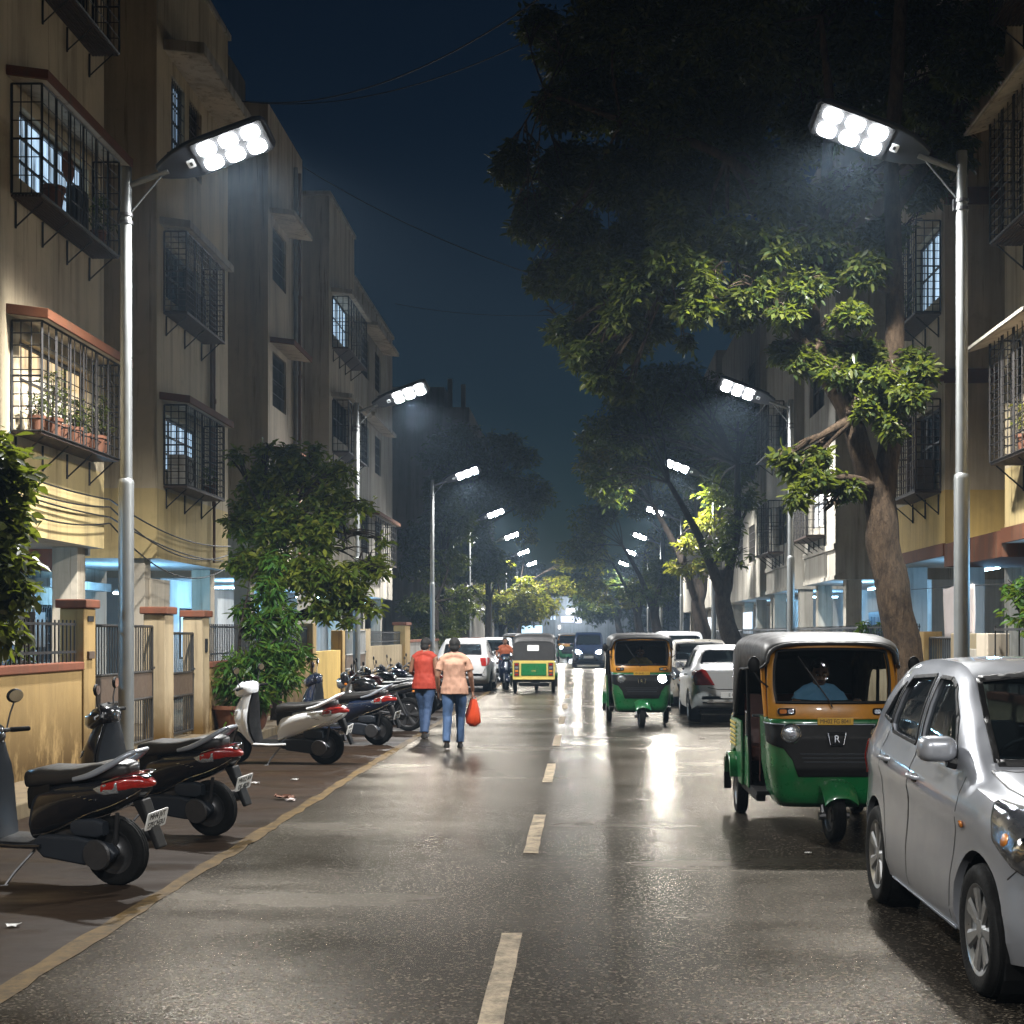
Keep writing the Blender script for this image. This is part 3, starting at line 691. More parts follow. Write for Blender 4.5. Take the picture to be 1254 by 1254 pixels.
# ---------------------------------------------------------------- compound walls, pillars, gates
PZ = .135
def low_wall(x, y0, y1, h, label, mat, s, rail=None, coping=True, th=.16, railtop=1.78):
    r = empty('compound_wall', (x, (y0+y1)/2, PZ), 0, label, 'wall', 'compound walls along the pavements'); L = (y1-y0)/2
    xa, xb = sorted((0, -s*th))
    MB().box(xa,xb,-L,L,-.02,h).build('wall', mat, r, smooth=0, bevel=.006)
    if coping: MB().box(xa-.035,xb+.035,-L+.002,L-.002,h+.002,h+.10).build('coping', M['coping'], r, smooth=0, bevel=.012)
    if rail:
        mb = MB(); n = int((y1-y0)/rail); xc = -s*th/2; zb = h+(.102 if coping else .002)
        for k in range(n+1):
            y = -L+.03+(y1-y0-.06)*k/n; mb.box(xc-.008,xc+.008,y-.010,y+.010,zb,railtop)
        for z in (zb+.12, railtop-.05): mb.box(xc-.012,xc+.012,-L,L,z-.016,z+.016)
        mb.build('railing', M['gate_iron'], r, smooth=0)
    return r
def pillar(x, y0, y1, h, label, mat, s, dep=.3, cap=M['coping'], capped=True):
    r = empty('gate_pillar', (x-s*dep/2, (y0+y1)/2, PZ), 0, label, 'gate pillar', 'pillars along the compound walls'); L = (y1-y0)/2
    MB().box(-dep/2,dep/2,-L,L,-.02,h).build('shaft', mat, r, smooth=0, bevel=.012)
    if capped: MB().box(-dep/2-.045,dep/2+.045,-L-.045,L+.045,h+.002,h+.11).build('cap', cap, r, smooth=0, bevel=.015)
    return r
def gate(x, y0, y1, h, label, ang=0, panel=True, leaves=2, mat='gate_iron'):
    r = empty('iron_gate', (x, (y0+y1)/2, PZ), 0, label, 'gate', 'iron gates in the compound walls')
    W = (y1-y0)/leaves
    for q in range(leaves):
        ya = y0+W*q-(y0+y1)/2+.02; yb = ya+W-.04
        f = MB()
        for a, b_ in (((0,ya,.08),(0,ya,h)),((0,yb,.08),(0,yb,h)),((0,ya,h),(0,yb,h)),((0,ya,.08),(0,yb,.08)),((0,ya,h*.62),(0,yb,h*.62)),((0,ya,h*.40),(0,yb,h*.40))): f.tube([a,b_],.022,6)
        n = int((yb-ya)/.105)
        for k in range(1,n):
            y = ya+(yb-ya)*k/n
            f.tube([(0,y,h*.62),(0,y,h)],.009,5)
            f.tube([(0,y,.08),(0,y,h*.40)],.009,5)
        lf = f.build('gate_leaf', M[mat], r)
        if panel: MB().box(-.008,.008,ya+.02,yb-.02,h*.405,h*.615).build('panel', M['gate_panel'], lf, smooth=0)
        MB().box(.02,.05,yb-.1,yb-.02,h*.64,h*.66).build('latch', M['dark_steel'], lf, smooth=0)
    return r
low_wall(-6.15,6,17.48,1.17,'moss stained cream wall with iron railing nearest on the left',M['compound'],1,.13)
pillar(-6.13,17.5,17.92,1.93,'yellow gate pillar with brick red cap, nearest on the left',M['compound'],1)
for z, w_ in ((1.72,.12),(1.29,.10)): pass
gate(-6.28,17.92,20.78,1.72,'dark two leaf iron gate behind the nearest left lamp post')
pillar(-6.1,20.8,21.24,1.90,'pale stained gate pillar between the wide gate and the small gate',M['compound_pale'],1,.32)
gate(-6.25,21.26,22.83,1.62,'small dark iron gate between two pale pillars',leaves=1)
pillar(-6.1,22.85,23.28,1.88,'pale gate pillar beside the planter bush',M['compound_pale'],1,.32)
low_wall(-6.15,23.3,32.2,1.05,'cream wall with railing behind the planter bush and street tree',M['compound'],1,.12)
pillar(-6.1,32.2,32.6,1.85,'slim yellow pillar just past the round street tree',M['compound'],1,capped=False)
low_wall(-6.15,32.6,36.2,1.2,'yellow wall between two slim pillars past the street tree',M['wall_yellow'],1,None,False)
pillar(-6.1,36.2,36.6,1.7,'short yellow pillar behind the row of motorbikes',M['compound'],1,capped=False)
gate(-6.2,36.62,40.6,1.7,'pale grey sheet metal gate behind the second left lamp post',mat='pipe')
pillar(-6.1,40.6,41.0,1.75,'pale pillar past the sheet metal gate',M['compound_pale'],1,capped=False)
low_wall(-6.15,41.0,48.6,1.25,'long cream wall behind the farther motorbikes',M['compound_pale'],1,.2,False,railtop=1.7)
pillar(-6.05,48.6,50.0,1.9,'broad ornate yellow pillar at the end of the left wall',M['compound'],1,.4)
low_wall(-6.15,50.0,90,1.3,'far left wall running into the haze',M['wall_dark'],1,None)
# right
low_wall(5.4,8,18.9,.75,'low wall with black rail frame behind the silver car',M['compound_pale'],-1,.5,True,railtop=1.72)
pillar(5.4,18.95,19.5,1.62,'grey pillar right behind the nearest right lamp post',M['wall_pale'],-1,capped=False)
low_wall(5.4,19.5,20.4,1.4,'short grey wall piece behind the nearest right lamp post',M['wall_grey'],-1,None,False)
pillar(5.4,20.4,20.85,1.62,'cream pillar on the right of the barred gate',M['compound_pale'],-1,capped=False)
gate(5.5,20.87,22.5,1.55,'barred iron gate between cream pillars on the right',leaves=1)
pillar(5.4,22.5,23.1,1.65,'yellow pillar beside the big tree trunk',M['compound'],-1,capped=False)
low_wall(5.4,23.1,34,1.15,'cream wall behind the parked auto rickshaw',M['compound_pale'],-1,.14,False)
low_wall(5.4,34,60,1.15,'far right wall behind the parked cars',M['wall_grey'],-1,.2,False)
# marks on the pillars: little number plates and a switch box
def plaque(x,y,z,sx,sy,sz,label,mat):
    tag(MB().box(x,x+sx,y,y+sy,z,z+sz).build('plaque', mat, smooth=0, bevel=.003), label, 'plaque')
plaque(-6.128,17.62,1.90,.01,.20,.07,'small dark plaque high on the nearest yellow pillar',M['ink'])
plaque(-6.128,17.6,1.44,.03,.2,.09,'small metal box on the nearest yellow pillar',M['gate_panel'])
plaque(-6.098,22.98,1.45,.02,.12,.22,'dark switch plate on the pale pillar beside the planter',M['ink'])
# white sheet hung out behind the right fence
mb = MB(); P = []
for i in range(13):
    P.append([(5.72+.012*math.sin(i*.9+j*.4), 20.75+1.75*i/12, 2.47-.80*j/8+.015*math.sin(i)) for j in range(9)])
mb.loft(P, closed=False, cap=False); tag(mb.build('hung_sheet', M['cloth_white'], smooth=180, solid=.008), 'pale pink sheet hung out to dry behind the right fence', 'sheet')
tag(MB().tube([(5.74,19.0,2.42),(5.74,21.5,2.47),(5.74,24.8,2.52)],.006,5).build('clothes_line', M['cable']), 'thin line the pale sheet hangs from', 'clothes line')

# ---------------------------------------------------------------- street lamps
def make_lamp(loc, s, label, H=7.65, roll=23, tilt=20.5, armlen=.46):
    r = empty('street_lamp', loc, 0, label, 'street lamp', 'street lamps in two rows along the road')
    p = MB().lathe([(.098,0),(.098,3.55),(.094,3.6),(.076,3.62),(.068,H)],(0,0,0),'z',18).build('pole', M['pole'], r)
    MB().lathe([(.17,.0),(.17,.02),(.11,.03),(.105,.12)],(0,0,0),'z',18).build('base_collar', M['dark_steel'], p)
    cl = MB()
    for z in (H-.72,H-.62): cl.lathe([(.078,-.02),(.086,-.02),(.086,.02),(.078,.02)],(0,0,z),'z',16)
    cl.box(-.11,-.075,-.02,.02,H-.74,H-.60); cl.build('clamp', M['dark_steel'], p)
    t = R(tilt); u = Vector((s*math.cos(t),0,math.sin(t))); a0 = Vector((0,0,H-.25)); a1 = a0+u*armlen
    ar = MB().tube([a0,a1+u*.12],.037,10).build('arm', M['pole'], r)
    MB().tube([(0,0,H-.66),a1+u*.02-Vector((0,0,.04))],.012,6).build('brace', M['pole'], ar)
    # head: x along arm, y across (rolled towards the road's length), z up out of its back
    y = Vector((0,1,0)); z = u.cross(y)*(1 if s > 0 else -1); z = z if z.z > 0 else -z
    q = Matrix.Rotation(R(-roll)*1,3,Vector((1,0,0)))
    ca, sa = math.cos(R(roll)), math.sin(R(roll))
    Y = y*ca+z*(sa)*(-1); Zv = z*ca+y*sa         # back of the head leans away from the viewer, face turned down the road
    Mx = Matrix(((u.x,Y.x,Zv.x,a1.x),(u.y,Y.y,Zv.y,a1.y),(u.z,Y.z,Zv.z,a1.z),(0,0,0,1)))
    out = [(0,.10),(.10,.16),(.28,.25),(.46,.295),(.60,.31),(1.40,.305),(1.50,.27),(1.54,.20)]
    plan = out+[(a,-b) for a,b in reversed(out)]
    hb = MB().loft([[(a,b*.98,.0) for a,b in plan],[(a,b,.03) for a,b in plan],[(a,b*.97,.075) for a,b in plan],[(.06+a*.95,b*.72,.125) for a,b in plan]]).xf(Mx)
    h = hb.build('lamp_head', M['lamp_body'], r, bevel=.012)
    fin = MB()
    for k in range(5): fin.box(.2+.0,1.25,-.14+.07*k-.01,-.14+.07*k+.01,.12,.15)
    fin.xf(Mx).build('cooling_fin', M['lamp_body'], h, smooth=0)
    MB().prism(rrect(.96,.55,.03,3,1.00,0),'z',-.012,-.001).xf(Mx).build('led_plate', M['led_plate'], h, smooth=0)
    for i in range(3):
        for j in (-1,1):
            rings = []
            for sc, zz in ((1,-.0125),(.98,-.022),(.86,-.040),(.5,-.052)):
                rings.append([(a,b,zz) for a,b in [((.70+.30*i)+(px-(.70+.30*i))*sc, (j*.132)+(py-j*.132)*sc) for px,py in rrect(.232,.200,.065,4,.70+.30*i,j*.132)]])
            MB().loft(rings).xf(Mx).build('led_lens', M['led'], h, smooth=60)
    MB().prism(rrect(.10,.13,.02,3,.43,.02),'z',-.012,-.001).xf(Mx).build('sensor', M['white_paint'], h, smooth=0)
    MB().prism(rrect(.035,.06,.01,3,.43,.02),'z',-.016,-.0125).xf(Mx).build('sensor_eye', M['ink'], h, smooth=0)
    return r, Vector(loc)+a1+u*1.0, Zv
LAMPS = []
names = {0:'nearest to the camera',1:'second from the camera',2:'third from the camera',3:'fourth from the camera',4:'fifth from the camera',5:'sixth from the camera',6:'seventh and farthest'}
left = [(-5.9,18.4),(-5.9,37.2),(-5.88,55.8),(-5.9,74.4),(-5.9,91.5),(-5.9,110),(-5.9,128)]
right = [(4.75,17.8),(5.38,36.7),(4.95,53.5),(5.1,73),(5.1,92),(5.1,110),(5.1,128)]
proto = {}
LAMP_POWER = 5600
def lamp_at(x, y, s, label):
    global proto
    if s not in proto:
        r, lp, zv = make_lamp((x,y,PZ), s, label); proto[s] = (r, lp-Vector((x,y,PZ)), zv)
    else:
        r = copy_tree(proto[s][0]); r.location = (x,y,PZ); r['label'] = label
    d = Vector((x,y,PZ))+proto[s][1]; zv = proto[s][2]
    l = bpy.data.lights.new('street_lamp_beam','SPOT'); l.energy = LAMP_POWER; l.color = (1.0,.985,.95)
    l.spot_size = R(152); l.spot_blend = .6; l.shadow_soft_size = .16
    o = bpy.data.objects.new('street_lamp_beam', l); C.objects.link(o); o.location = d-zv*.16
    aim = Vector((s*.15,0,-1)).normalized()
    o.rotation_euler = (-aim).to_track_quat('Z','Y').to_euler()
for s, side, row in ((1,'left',left),(-1,'right',right)):
    for i, (x,y) in enumerate(row):
        lamp_at(x, y, s, f'grey street lamp with lit six lens head on the {side} pavement, {names[i]}')
lamp_at(-5.9,-3.0,1,'grey street lamp on the left pavement behind the camera'); lamp_at(4.9,-2.2,-1,'grey street lamp on the right pavement behind the camera')

# ---------------------------------------------------------------- cables
def cable(p, q, sag, label, r=.012, name='overhead_cable', grp='cables slung across the street'):
    p = Vector(p); q = Vector(q); pts = []
    for k in range(25):
        t = k/24; a = p.lerp(q,t); a.z -= sag*4*t*(1-t); pts.append(a)
    tag(MB().tube(pts,r,6).build(name, M['cable']), label, 'cable', grp)
cable(at(265,118,31),at(700,-30,22),.8,'upper black cable crossing the sky from the left roofs to the big tree',.012)
cable(at(280,122,33),at(690,28,26),.6,'second black cable crossing the sky just under the upper one',.010)
cable(at(372,205,39),at(700,352,30),.25,'black cable sloping down across the sky towards the big tree',.014)
cable(at(484,372,58),at(720,384,50),.25,'thin faint cable low in the sky between the roofs and the trees',.012)
for i, (z0,z1,sg) in enumerate(((4.0,3.62,.12),(3.88,3.45,.22),(3.72,3.3,.1),(3.62,3.22,.3))):
    cable((-7.52,17.0,z0),(-7.50,22.55,z0-.12),sg*.7,('topmost','second','third','lowest')[i]+' of the black cables on the near left wall',.013,'wall_cable','cables strung along the left walls')
    cable((-7.5,22.6,z0-.12),(-7.52,30.4,z1),sg*1.8,('topmost','second','third','lowest')[i]+' of the black cables drooping past the caged window on the left corner block',.013,'wall_cable','cables strung along the left walls')
# ---------------------------------------------------------------- foliage
rng = np.random.default_rng(11)
def leaf_mesh(pos, dirs, size, aspect=.36, droop=.5):
    """pos (N,3) leaf bases, dirs (N,3); returns verts, quads of folded leaves"""
    n = len(pos); d = dirs.copy(); d[:,2] -= droop*rng.random(n); d /= np.linalg.norm(d,axis=1)[:,None]
    up = rng.normal(size=(n,3))*.45+np.array([0,0,1.0]); sd = np.cross(d,up); sd /= np.linalg.norm(sd,axis=1)[:,None]+1e-9
    nm = np.cross(sd,d); L = size*(.4+1.0*rng.random(n))[:,None]; W = L*aspect
    b = pos; t = pos+d*L-nm*L*.12; c = pos+d*L*.45-nm*W*.18
    ml = pos+d*L*.42+sd*W*.5+nm*W*.1; mr = pos+d*L*.42-sd*W*.5+nm*W*.1
    ml2 = pos+d*L*.72+sd*W*.36; mr2 = pos+d*L*.72-sd*W*.36
    v = np.stack([b,mr,mr2,t,c,ml2,ml],1).reshape(-1,3)
    i = np.arange(n)*7
    f = np.concatenate([np.stack([i,i+1,i+2,i+4],1),np.stack([i+4,i+2,i+3,i+5],1),np.stack([i,i+4,i+5,i+6],1)])
    return v, f
def leaves_obj(name, v, f, mat, parent=None):
    me = bpy.data.meshes.new(name); me.vertices.add(len(v)); me.vertices.foreach_set('co', v.astype(np.float32).ravel())
    me.loops.add(f.size); me.polygons.add(len(f)); me.loops.foreach_set('vertex_index', f.astype(np.int32).ravel())
    me.polygons.foreach_set('loop_start', (np.arange(len(f))*4).astype(np.int32)); me.update(); me.validate()
    return link(name, me, mat, parent, smooth=0)
def rosettes(centres, n, size, spread=.5, aspect=.36, droop=.6):
    k = len(centres); c = np.repeat(centres, n, 0)
    d = rng.normal(size=(k*n,3)); d[:,2] = d[:,2]*.5-.05; d /= np.linalg.norm(d,axis=1)[:,None]
    p = c + d*size*.15 + rng.normal(size=(k*n,3))*size*.22*spread
    return leaf_mesh(p, d, size, aspect, droop)
def blob_points(c, r, n, shell=.35, gap=.0):
    """clumped points inside an ellipsoid, favouring its outside"""
    d = rng.normal(size=(n*2,3)); d /= np.linalg.norm(d,axis=1)[:,None]
    rad = (shell+(1-shell)*rng.random(n*2)**.6)[:,None]
    lump = .80+.22*np.sin(d[:,:1]*4.1+d[:,1:2]*3.3+c[0]*3)*np.cos(d[:,2:]*4.7+c[1]*2)
    p = np.array(c)+d*rad*lump*np.array(r)
    q = np.sin(p[:,0]*2.3+1)*np.sin(p[:,1]*1.9)*np.sin(p[:,2]*2.7+2)
    p = p[q > gap-.45]
    return p[:n]
def tree(name, label, base, trunk, blobs, size, dens, leaf, bark, limbs=(), rose=7, twig=True, group='trees and shrubs along the street', aspect=.36, cat='tree', droop=.6, roots=True):
    """trunk: [(x,y,z,r)] relative to base; blobs: [((x,y,z),(rx,ry,rz),weight)]"""
    r = empty(name, base, 0, label, cat, group)
    def limb(nm, pts, par, n=12):
        P = spline([p[:3] for p in pts], 6); rr = []
        for i in range(len(P)):
            t = i/6; k = min(int(t),len(pts)-2); f_ = t-k
            q = pts[k][3]*(1-f_)+pts[k+1][3]*f_; rr.append(q*(1+.025*math.sin(i*1.7+pts[0][0]*5)))
        return MB().tube([Vector(p)+Vector((.07*rr[i]*math.sin(i*1.3),.07*rr[i]*math.cos(i*1.1),0)) for i,p in enumerate(P)], rr, n).build(nm, bark, par, smooth=70)
    tk = limb('trunk', trunk, r, 18)
    joints = [Vector(p[:3]) for p in trunk[1:]]; rad = [p[3] for p in trunk[1:]]
    for l in limbs:
        limb('branch', l, tk); joints += [Vector(p[:3]) for p in l[1:]]; rad += [p[3] for p in l[1:]]
    if twig:
        tw = MB()
        for (c, q, wt) in blobs:
            c = Vector(c); j = min(range(len(joints)), key=lambda k: (joints[k]-c).length+(.0 if joints[k].z < c.z+2.6 else 2)+(1.2 if joints[k].z < c.z-1.6 else 0))
            a = joints[j]; m_ = a.lerp(c,.5)+Vector((random.uniform(-.2,.2),random.uniform(-.2,.2),.12*(a-c).length*.5))
            r0 = min(rad[j]*.6, .05+.025*(a-c).length)
            P = spline([a,m_,c],5); tw.tube(P,[r0*(1-.75*i/(len(P)-1)) for i in range(len(P))],7)
            for k in range(int(5*wt)+3):
                d = Vector((random.gauss(0,1),random.gauss(0,1),random.gauss(.2,.8))).normalized()
                e = c+Vector((d.x*q[0],d.y*q[1],d.z*q[2]))*.85
                s0 = P[random.randint(5,len(P)-1)]; mid = s0.lerp(e,.5)+Vector((0,0,.06))
                Q = spline([s0,mid,e],3); tw.tube(Q,[.022*(1-.8*i/(len(Q)-1))*max(1,q[0]) for i in range(len(Q))],5)
        tw.build('twigs', bark, tk, smooth=70)
    pts = np.concatenate([blob_points(c, q, int(dens*wt*(q[0]*q[1]+q[1]*q[2]+q[0]*q[2])/3)) for c,q,wt in blobs])
    v, f = rosettes(pts, rose, size, 1, aspect, droop)
    cr = leaves_obj('crown', v, f, leaf, r)
    return r
def rnd_blobs(c, r, n, q, seed, zf=.75):
    rs = np.random.default_rng(seed); out = []
    for k in range(n):
        d = rs.normal(size=3); d /= np.linalg.norm(d); t = .45+.55*rs.random()**.5
        s = q*(.75+.5*rs.random())
        out.append(((c[0]+d[0]*r[0]*t, c[1]+d[1]*r[1]*t, c[2]+d[2]*r[2]*t),(s,s,s*zf),1))
    return out
# the big tree on the right: trunk leans towards the road and forks; crown overhangs the street
bt = Vector((4.62,20.6,PZ))
trunk = [(0.22,0,-.1,.36),(.16,0,.5,.29),(-.02,0,1.7,.25),(-.25,0,2.9,.245),(-.31,.05,3.75,.22)]
l1 = [(-.30,.05,3.4,.19),(-.12,.1,4.6,.16),(-.05,.2,6.6,.135),(-.05,.4,8.6,.11),(.15,.6,11.2,.10),(.3,.8,13.2,.05)]
l2 = [(-.33,.0,3.4,.19),(-.75,-.1,4.7,.155),(-1.25,.1,5.9,.125),(-1.1,.4,7.4,.09),(-.9,.8,9.4,.08),(-1.0,1.0,11,.04)]
l3 = [(-1.15,0,5.6,.11),(-1.75,.2,6.25,.085),(-2.5,.5,6.6,.065),(-3.3,.8,7.0,.04)]
l4 = [(-1.1,.4,7.4,.09),(-2.4,1.2,8.9,.07),(-4.0,1.8,9.7,.05),(-5.2,2,10.2,.03)]
l5 = [(-.1,.3,7.8,.10),(1.0,1.2,9.3,.07),(1.8,1.8,10.8,.04)]
blobs = []
def add(x, y, Y, q, wt=1, zf=.8):
    p = at(x,y,Y)-bt; blobs.append(((p.x,p.y,p.z),(q,q,q*zf),wt))
for x,y,Y,q in ((700,60,23.5,.75),(760,30,22.5,.95),(830,60,24,1.0),(900,40,22,1.05),(690,130,23,.6),(750,120,24,.9),(820,150,22.5,.9),(890,140,24,1.0),(960,90,23,.95),(1040,50,23.5,1.05),(1120,40,24,.9),
    (640,200,23.2,.48),(700,210,24,.75),(770,220,23,.85),(850,230,24,.9),(930,220,24.5,.85),(1000,150,24.5,.9),(1080,130,24.5,.85),(1150,130,22.5,.6),(650,275,23.5,.42),(710,290,23.2,.6),(780,300,24,.7),(860,310,24.5,.7),(930,310,25,.6),(1010,260,25,.65),
    (690,350,23,.42),(735,370,22.6,.45),(700,405,22.6,.28),(745,430,22.4,.34),(790,355,23.4,.5),(850,370,24.2,.5),(905,385,24.5,.4),(1130,230,22.6,.5),(1170,180,21.5,.45),(1185,90,21,.5),(1080,290,24.5,.5),(1000,330,24.8,.55),
    (660,30,24,.45),(1210,30,21.5,.6),(990,20,24.5,1.0),(870,-40,23.5,1.2),(1000,-60,23,1.3),(760,-50,23.5,1.0),(1120,-50,23,1.1),(840,420,24.6,.18),(680,385,23.2,.36),(715,435,22.6,.36),(745,462,22.5,.28),(765,420,22.8,.42),(670,340,23.4,.45),(725,395,23,.45),(800,400,23.8,.42),(820,320,20.3,.42),(870,335,20.1,.42),(920,350,20.1,.38),(780,345,20.6,.42),(850,375,20.2,.33),(905,375,20.2,.26),(945,300,20.0,.42),(985,350,20.0,.34),(960,385,20.0,.26),(900,290,20.2,.45),(1010,290,20.0,.38),(830,270,20.6,.5),(740,330,21.2,.45),(1060,330,20.0,.36),(1040,390,20,.3),(760,385,21.0,.36),(720,430,21.6,.3),(735,465,21.8,.26),(765,478,22,.2),(690,405,22,.3),(700,330,21.8,.4),(960,240,20.6,.5),(1040,230,20.4,.45),(660,250,23.6,.5),(625,205,23.4,.35)):
    add(x,y,Y,q)
for x,y,Y,q in ((960,560,20.0,.18),(1000,560,20.1,.2),(1010,625,20,.2),(980,610,19.8,.2),(1120,440,20.4,.22),(1060,500,20,.2),(1100,525,20,.22),(1000,420,20.8,.25),(960,430,21,.22),(985,440,20.6,.30),(1030,455,20.3,.34),(1075,470,20.2,.38),(1110,490,20.0,.32),(1055,430,20.6,.3),(1000,590,19.9,.26),(975,575,20.0,.22),(1035,600,20.2,.24),(1090,520,20.1,.26),(1130,455,20.0,.2)): add(x,y,Y,q,1.25)
tree('shade_tree','large forked tree leaning over the road from the right pavement, trunk behind the auto rickshaw',bt,trunk,blobs,.145,980,M['leaf'],M['bark'],[l1,l2,l3,l4,l5],rose=8)
# second tree on the right and the ones behind
HEADS = [(x+s_*1.5,y,7.95) for s_,row_ in ((1,left),(-1,right)) for x,y in row_]
def clear_heads(bl, base):             # crowns are cut back round the lamps
    out = []
    for c,q,wt in bl:
        X,Y,Z_ = base[0]+c[0],base[1]+c[1],base[2]+c[2]; ok = True
        for hx,hy,hz in HEADS:
            if Y < hy+1.5 and Y > 40:
                k = Y/hy; dx, dz = hx*k-X, (1.75+(hz-1.75)*k)-Z_
                if math.hypot(dx,dz) < q[0]*1.05+.5*k: ok = False
        if ok: out.append((c,q,wt))
    return out
def right_tree(y, x, label, lean, h, R_, seed, low, n=30, mat='leaf_dark', q=1.2, s=.24, dens=70, cy=.5):
    tr = [(.2,0,-.1,.42),(.0,0,1.2,.34),(-.35,0,2.6,.28),(-.2,.1,3.8,.26)]
    la = [(-.3,0,2.7,.22),(-.75,-.2,3.9,.17),(-1.3,0,5.2,.13),(-2.2,0,6.8,.08)]; lb = [(-.2,.1,3.7,.2),(.15,.3,5.2,.15),(.2,.5,7.5,.1)]
    bl = rnd_blobs((lean,cy,h),R_,n,q,seed)+[((a,b_,c),(.7,.7,.5),1.2) for a,b_,c in low]
    bl = clear_heads(bl,(x,y,PZ))
    return tree('street_tree',label,(x,y,PZ),tr,bl,s,dens,M[mat],M['bark_dark'],[la,lb],rose=8)
right_tree(49,5.2,'dark tree with a forked leaning trunk behind the parked silver sedan',-1.5,8.9,(3.6,2.6,2.9),3,[(-.6,-1,4.6),(.2,-.6,4.4),(-.2,0,5.4),(.5,0,6.2)],cy=5,n=44)
right_tree(57,5.0,'third tree on the right, its low leaves lit yellow by a lamp',-1.6,9.0,(3.4,3,2.4),5,[(-1.4,-3,5.9),(-.9,-3,5.0),(-2.0,-2.5,4.8),(-.4,-3,4.2),(-2.4,-2,5.6),(-1.2,-2.5,4.3),(-.3,-3.2,5.8)],mat='leaf_lit_yellow',q=1.2,cy=3)
right_tree(84,4.6,'fourth tree on the right, dark against the haze',-1.5,7.4,(3.6,3,3),6,[(-2,-2,4.0),(-1,-2.4,3.8),(0,-2,3.6)],mat='leaf_dark',q=1.4,s=.3,dens=40)
right_tree(104,4.4,'fifth tree on the right, pale leaves beside a far lamp',-1.5,6.6,(3.6,3,3),8,[(-2.6,-2,4.0),(-1,-2.4,3.8)],mat='leaf_lit_yellow',q=1.4,s=.32,dens=36)
right_tree(130,3.6,'farthest tree on the right of the street end',-2.0,6.2,(3.6,3,2.8),9,[(-2.6,-2,4.0)],mat='leaf_dark',q=1.5,s=.36,dens=30)
# round street tree on the left, in front of the second block
bl = []
b0 = Vector((-5.75,26.7,PZ))
for x,y,Y,q in ((330,590,29.8,.62),(370,580,29.5,.6),(405,610,29.2,.55),(310,640,29.8,.6),(350,640,28.9,.68),(400,655,28.6,.66),(435,655,28.9,.46),(452,690,28.9,.36),(330,690,29,.6),(380,705,28.4,.66),(425,715,28.6,.5),(300,610,30,.42),(320,555,29.9,.25),(355,555,29.6,.3),(420,580,29.2,.26),(345,740,28.8,.42),(400,745,28.6,.36),(440,735,28.8,.24),(300,690,29.4,.42),(290,560,29.8,.2),(330,548,29.6,.16),(385,552,29.4,.18),(445,620,29,.2),(462,660,28.8,.2),(470,700,28.6,.14),(455,745,28.6,.18),(285,640,29.8,.22),(410,575,29.3,.2),(430,760,28.6,.14)):
    p = at(x,y,Y-2.8)-b0; bl.append(((p.x,p.y,p.z),(q*.98,q*.98,q*.86),1))
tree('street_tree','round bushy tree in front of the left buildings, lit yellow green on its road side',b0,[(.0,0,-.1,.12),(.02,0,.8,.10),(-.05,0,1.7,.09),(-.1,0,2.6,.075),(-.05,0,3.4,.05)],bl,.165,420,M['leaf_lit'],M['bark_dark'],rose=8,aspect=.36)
# bright fern-like bush in a planter
b1 = Vector((-5.72,23.9,PZ+.36)); bl = []
for x,y,Y,q in ((330,725,24.2,.30),(345,760,24.1,.32),(318,765,24.0,.28),(300,745,24.2,.2),(330,800,23.9,.36),(300,815,23.8,.33),(282,835,23.7,.28),(345,830,23.8,.34),(315,850,23.6,.30),(290,860,23.7,.22),(362,800,24,.25),(335,690,24.4,.2)):
    p = at(x,y,Y)-b1; bl.append(((p.x,p.y,p.z),(q,q,q),1))
tree('planter_bush','bright drooping green bush growing from the brown tub',b1,[(0,0,-.05,.04),(-.05,0,.6,.03),(-.05,.1,1.3,.025),(.05,.2,1.9,.02)],bl,.20,560,M['leaf_fresh'],M['bark_dark'],rose=7,aspect=.22,cat='bush',droop=1.1)
t = empty('planter_tub',(-5.72,23.9,PZ),0,'round brown clay tub holding the drooping bush','planter')
MB().lathe([(.34,0),(.38,.05),(.46,.34),(.50,.36),(.50,.42),(.46,.42),(.43,.36)],(0,0,0),'z',28,cap=False).build('tub', M['terracotta'], t)
MB().lathe([(.01,.352),(.43,.352)],(0,0,0),'z',24,cap=False).build('soil', M['soil'], t, smooth=0)
# shrub hanging over the near left wall
b2 = Vector((-6.75,14.6,PZ)); bl = []
for x,y,Y,q in ((2,560,14.2,.26),(15,590,14.4,.27),(-20,600,14.3,.35),(12,640,14.3,.25),(-15,660,14.2,.36),(8,700,14.0,.26),(25,735,14.0,.20),(-10,745,14.1,.34),(30,690,14.3,.12),(-40,700,14.6,.4),(5,775,14.4,.22),(-40,560,14.8,.4)):
    p = at(x,y,Y)-b2; bl.append(((p.x,p.y,p.z),(q,q,q),1))
tree('garden_tree','small leafy tree hanging over the near left railing',b2,[(0,0,-.1,.07),(.05,0,1.2,.055),(.1,-.1,2.4,.04),(.1,-.1,3.4,.025)],bl,.165,420,M['leaf'],M['bark_dark'],rose=7,aspect=.42)
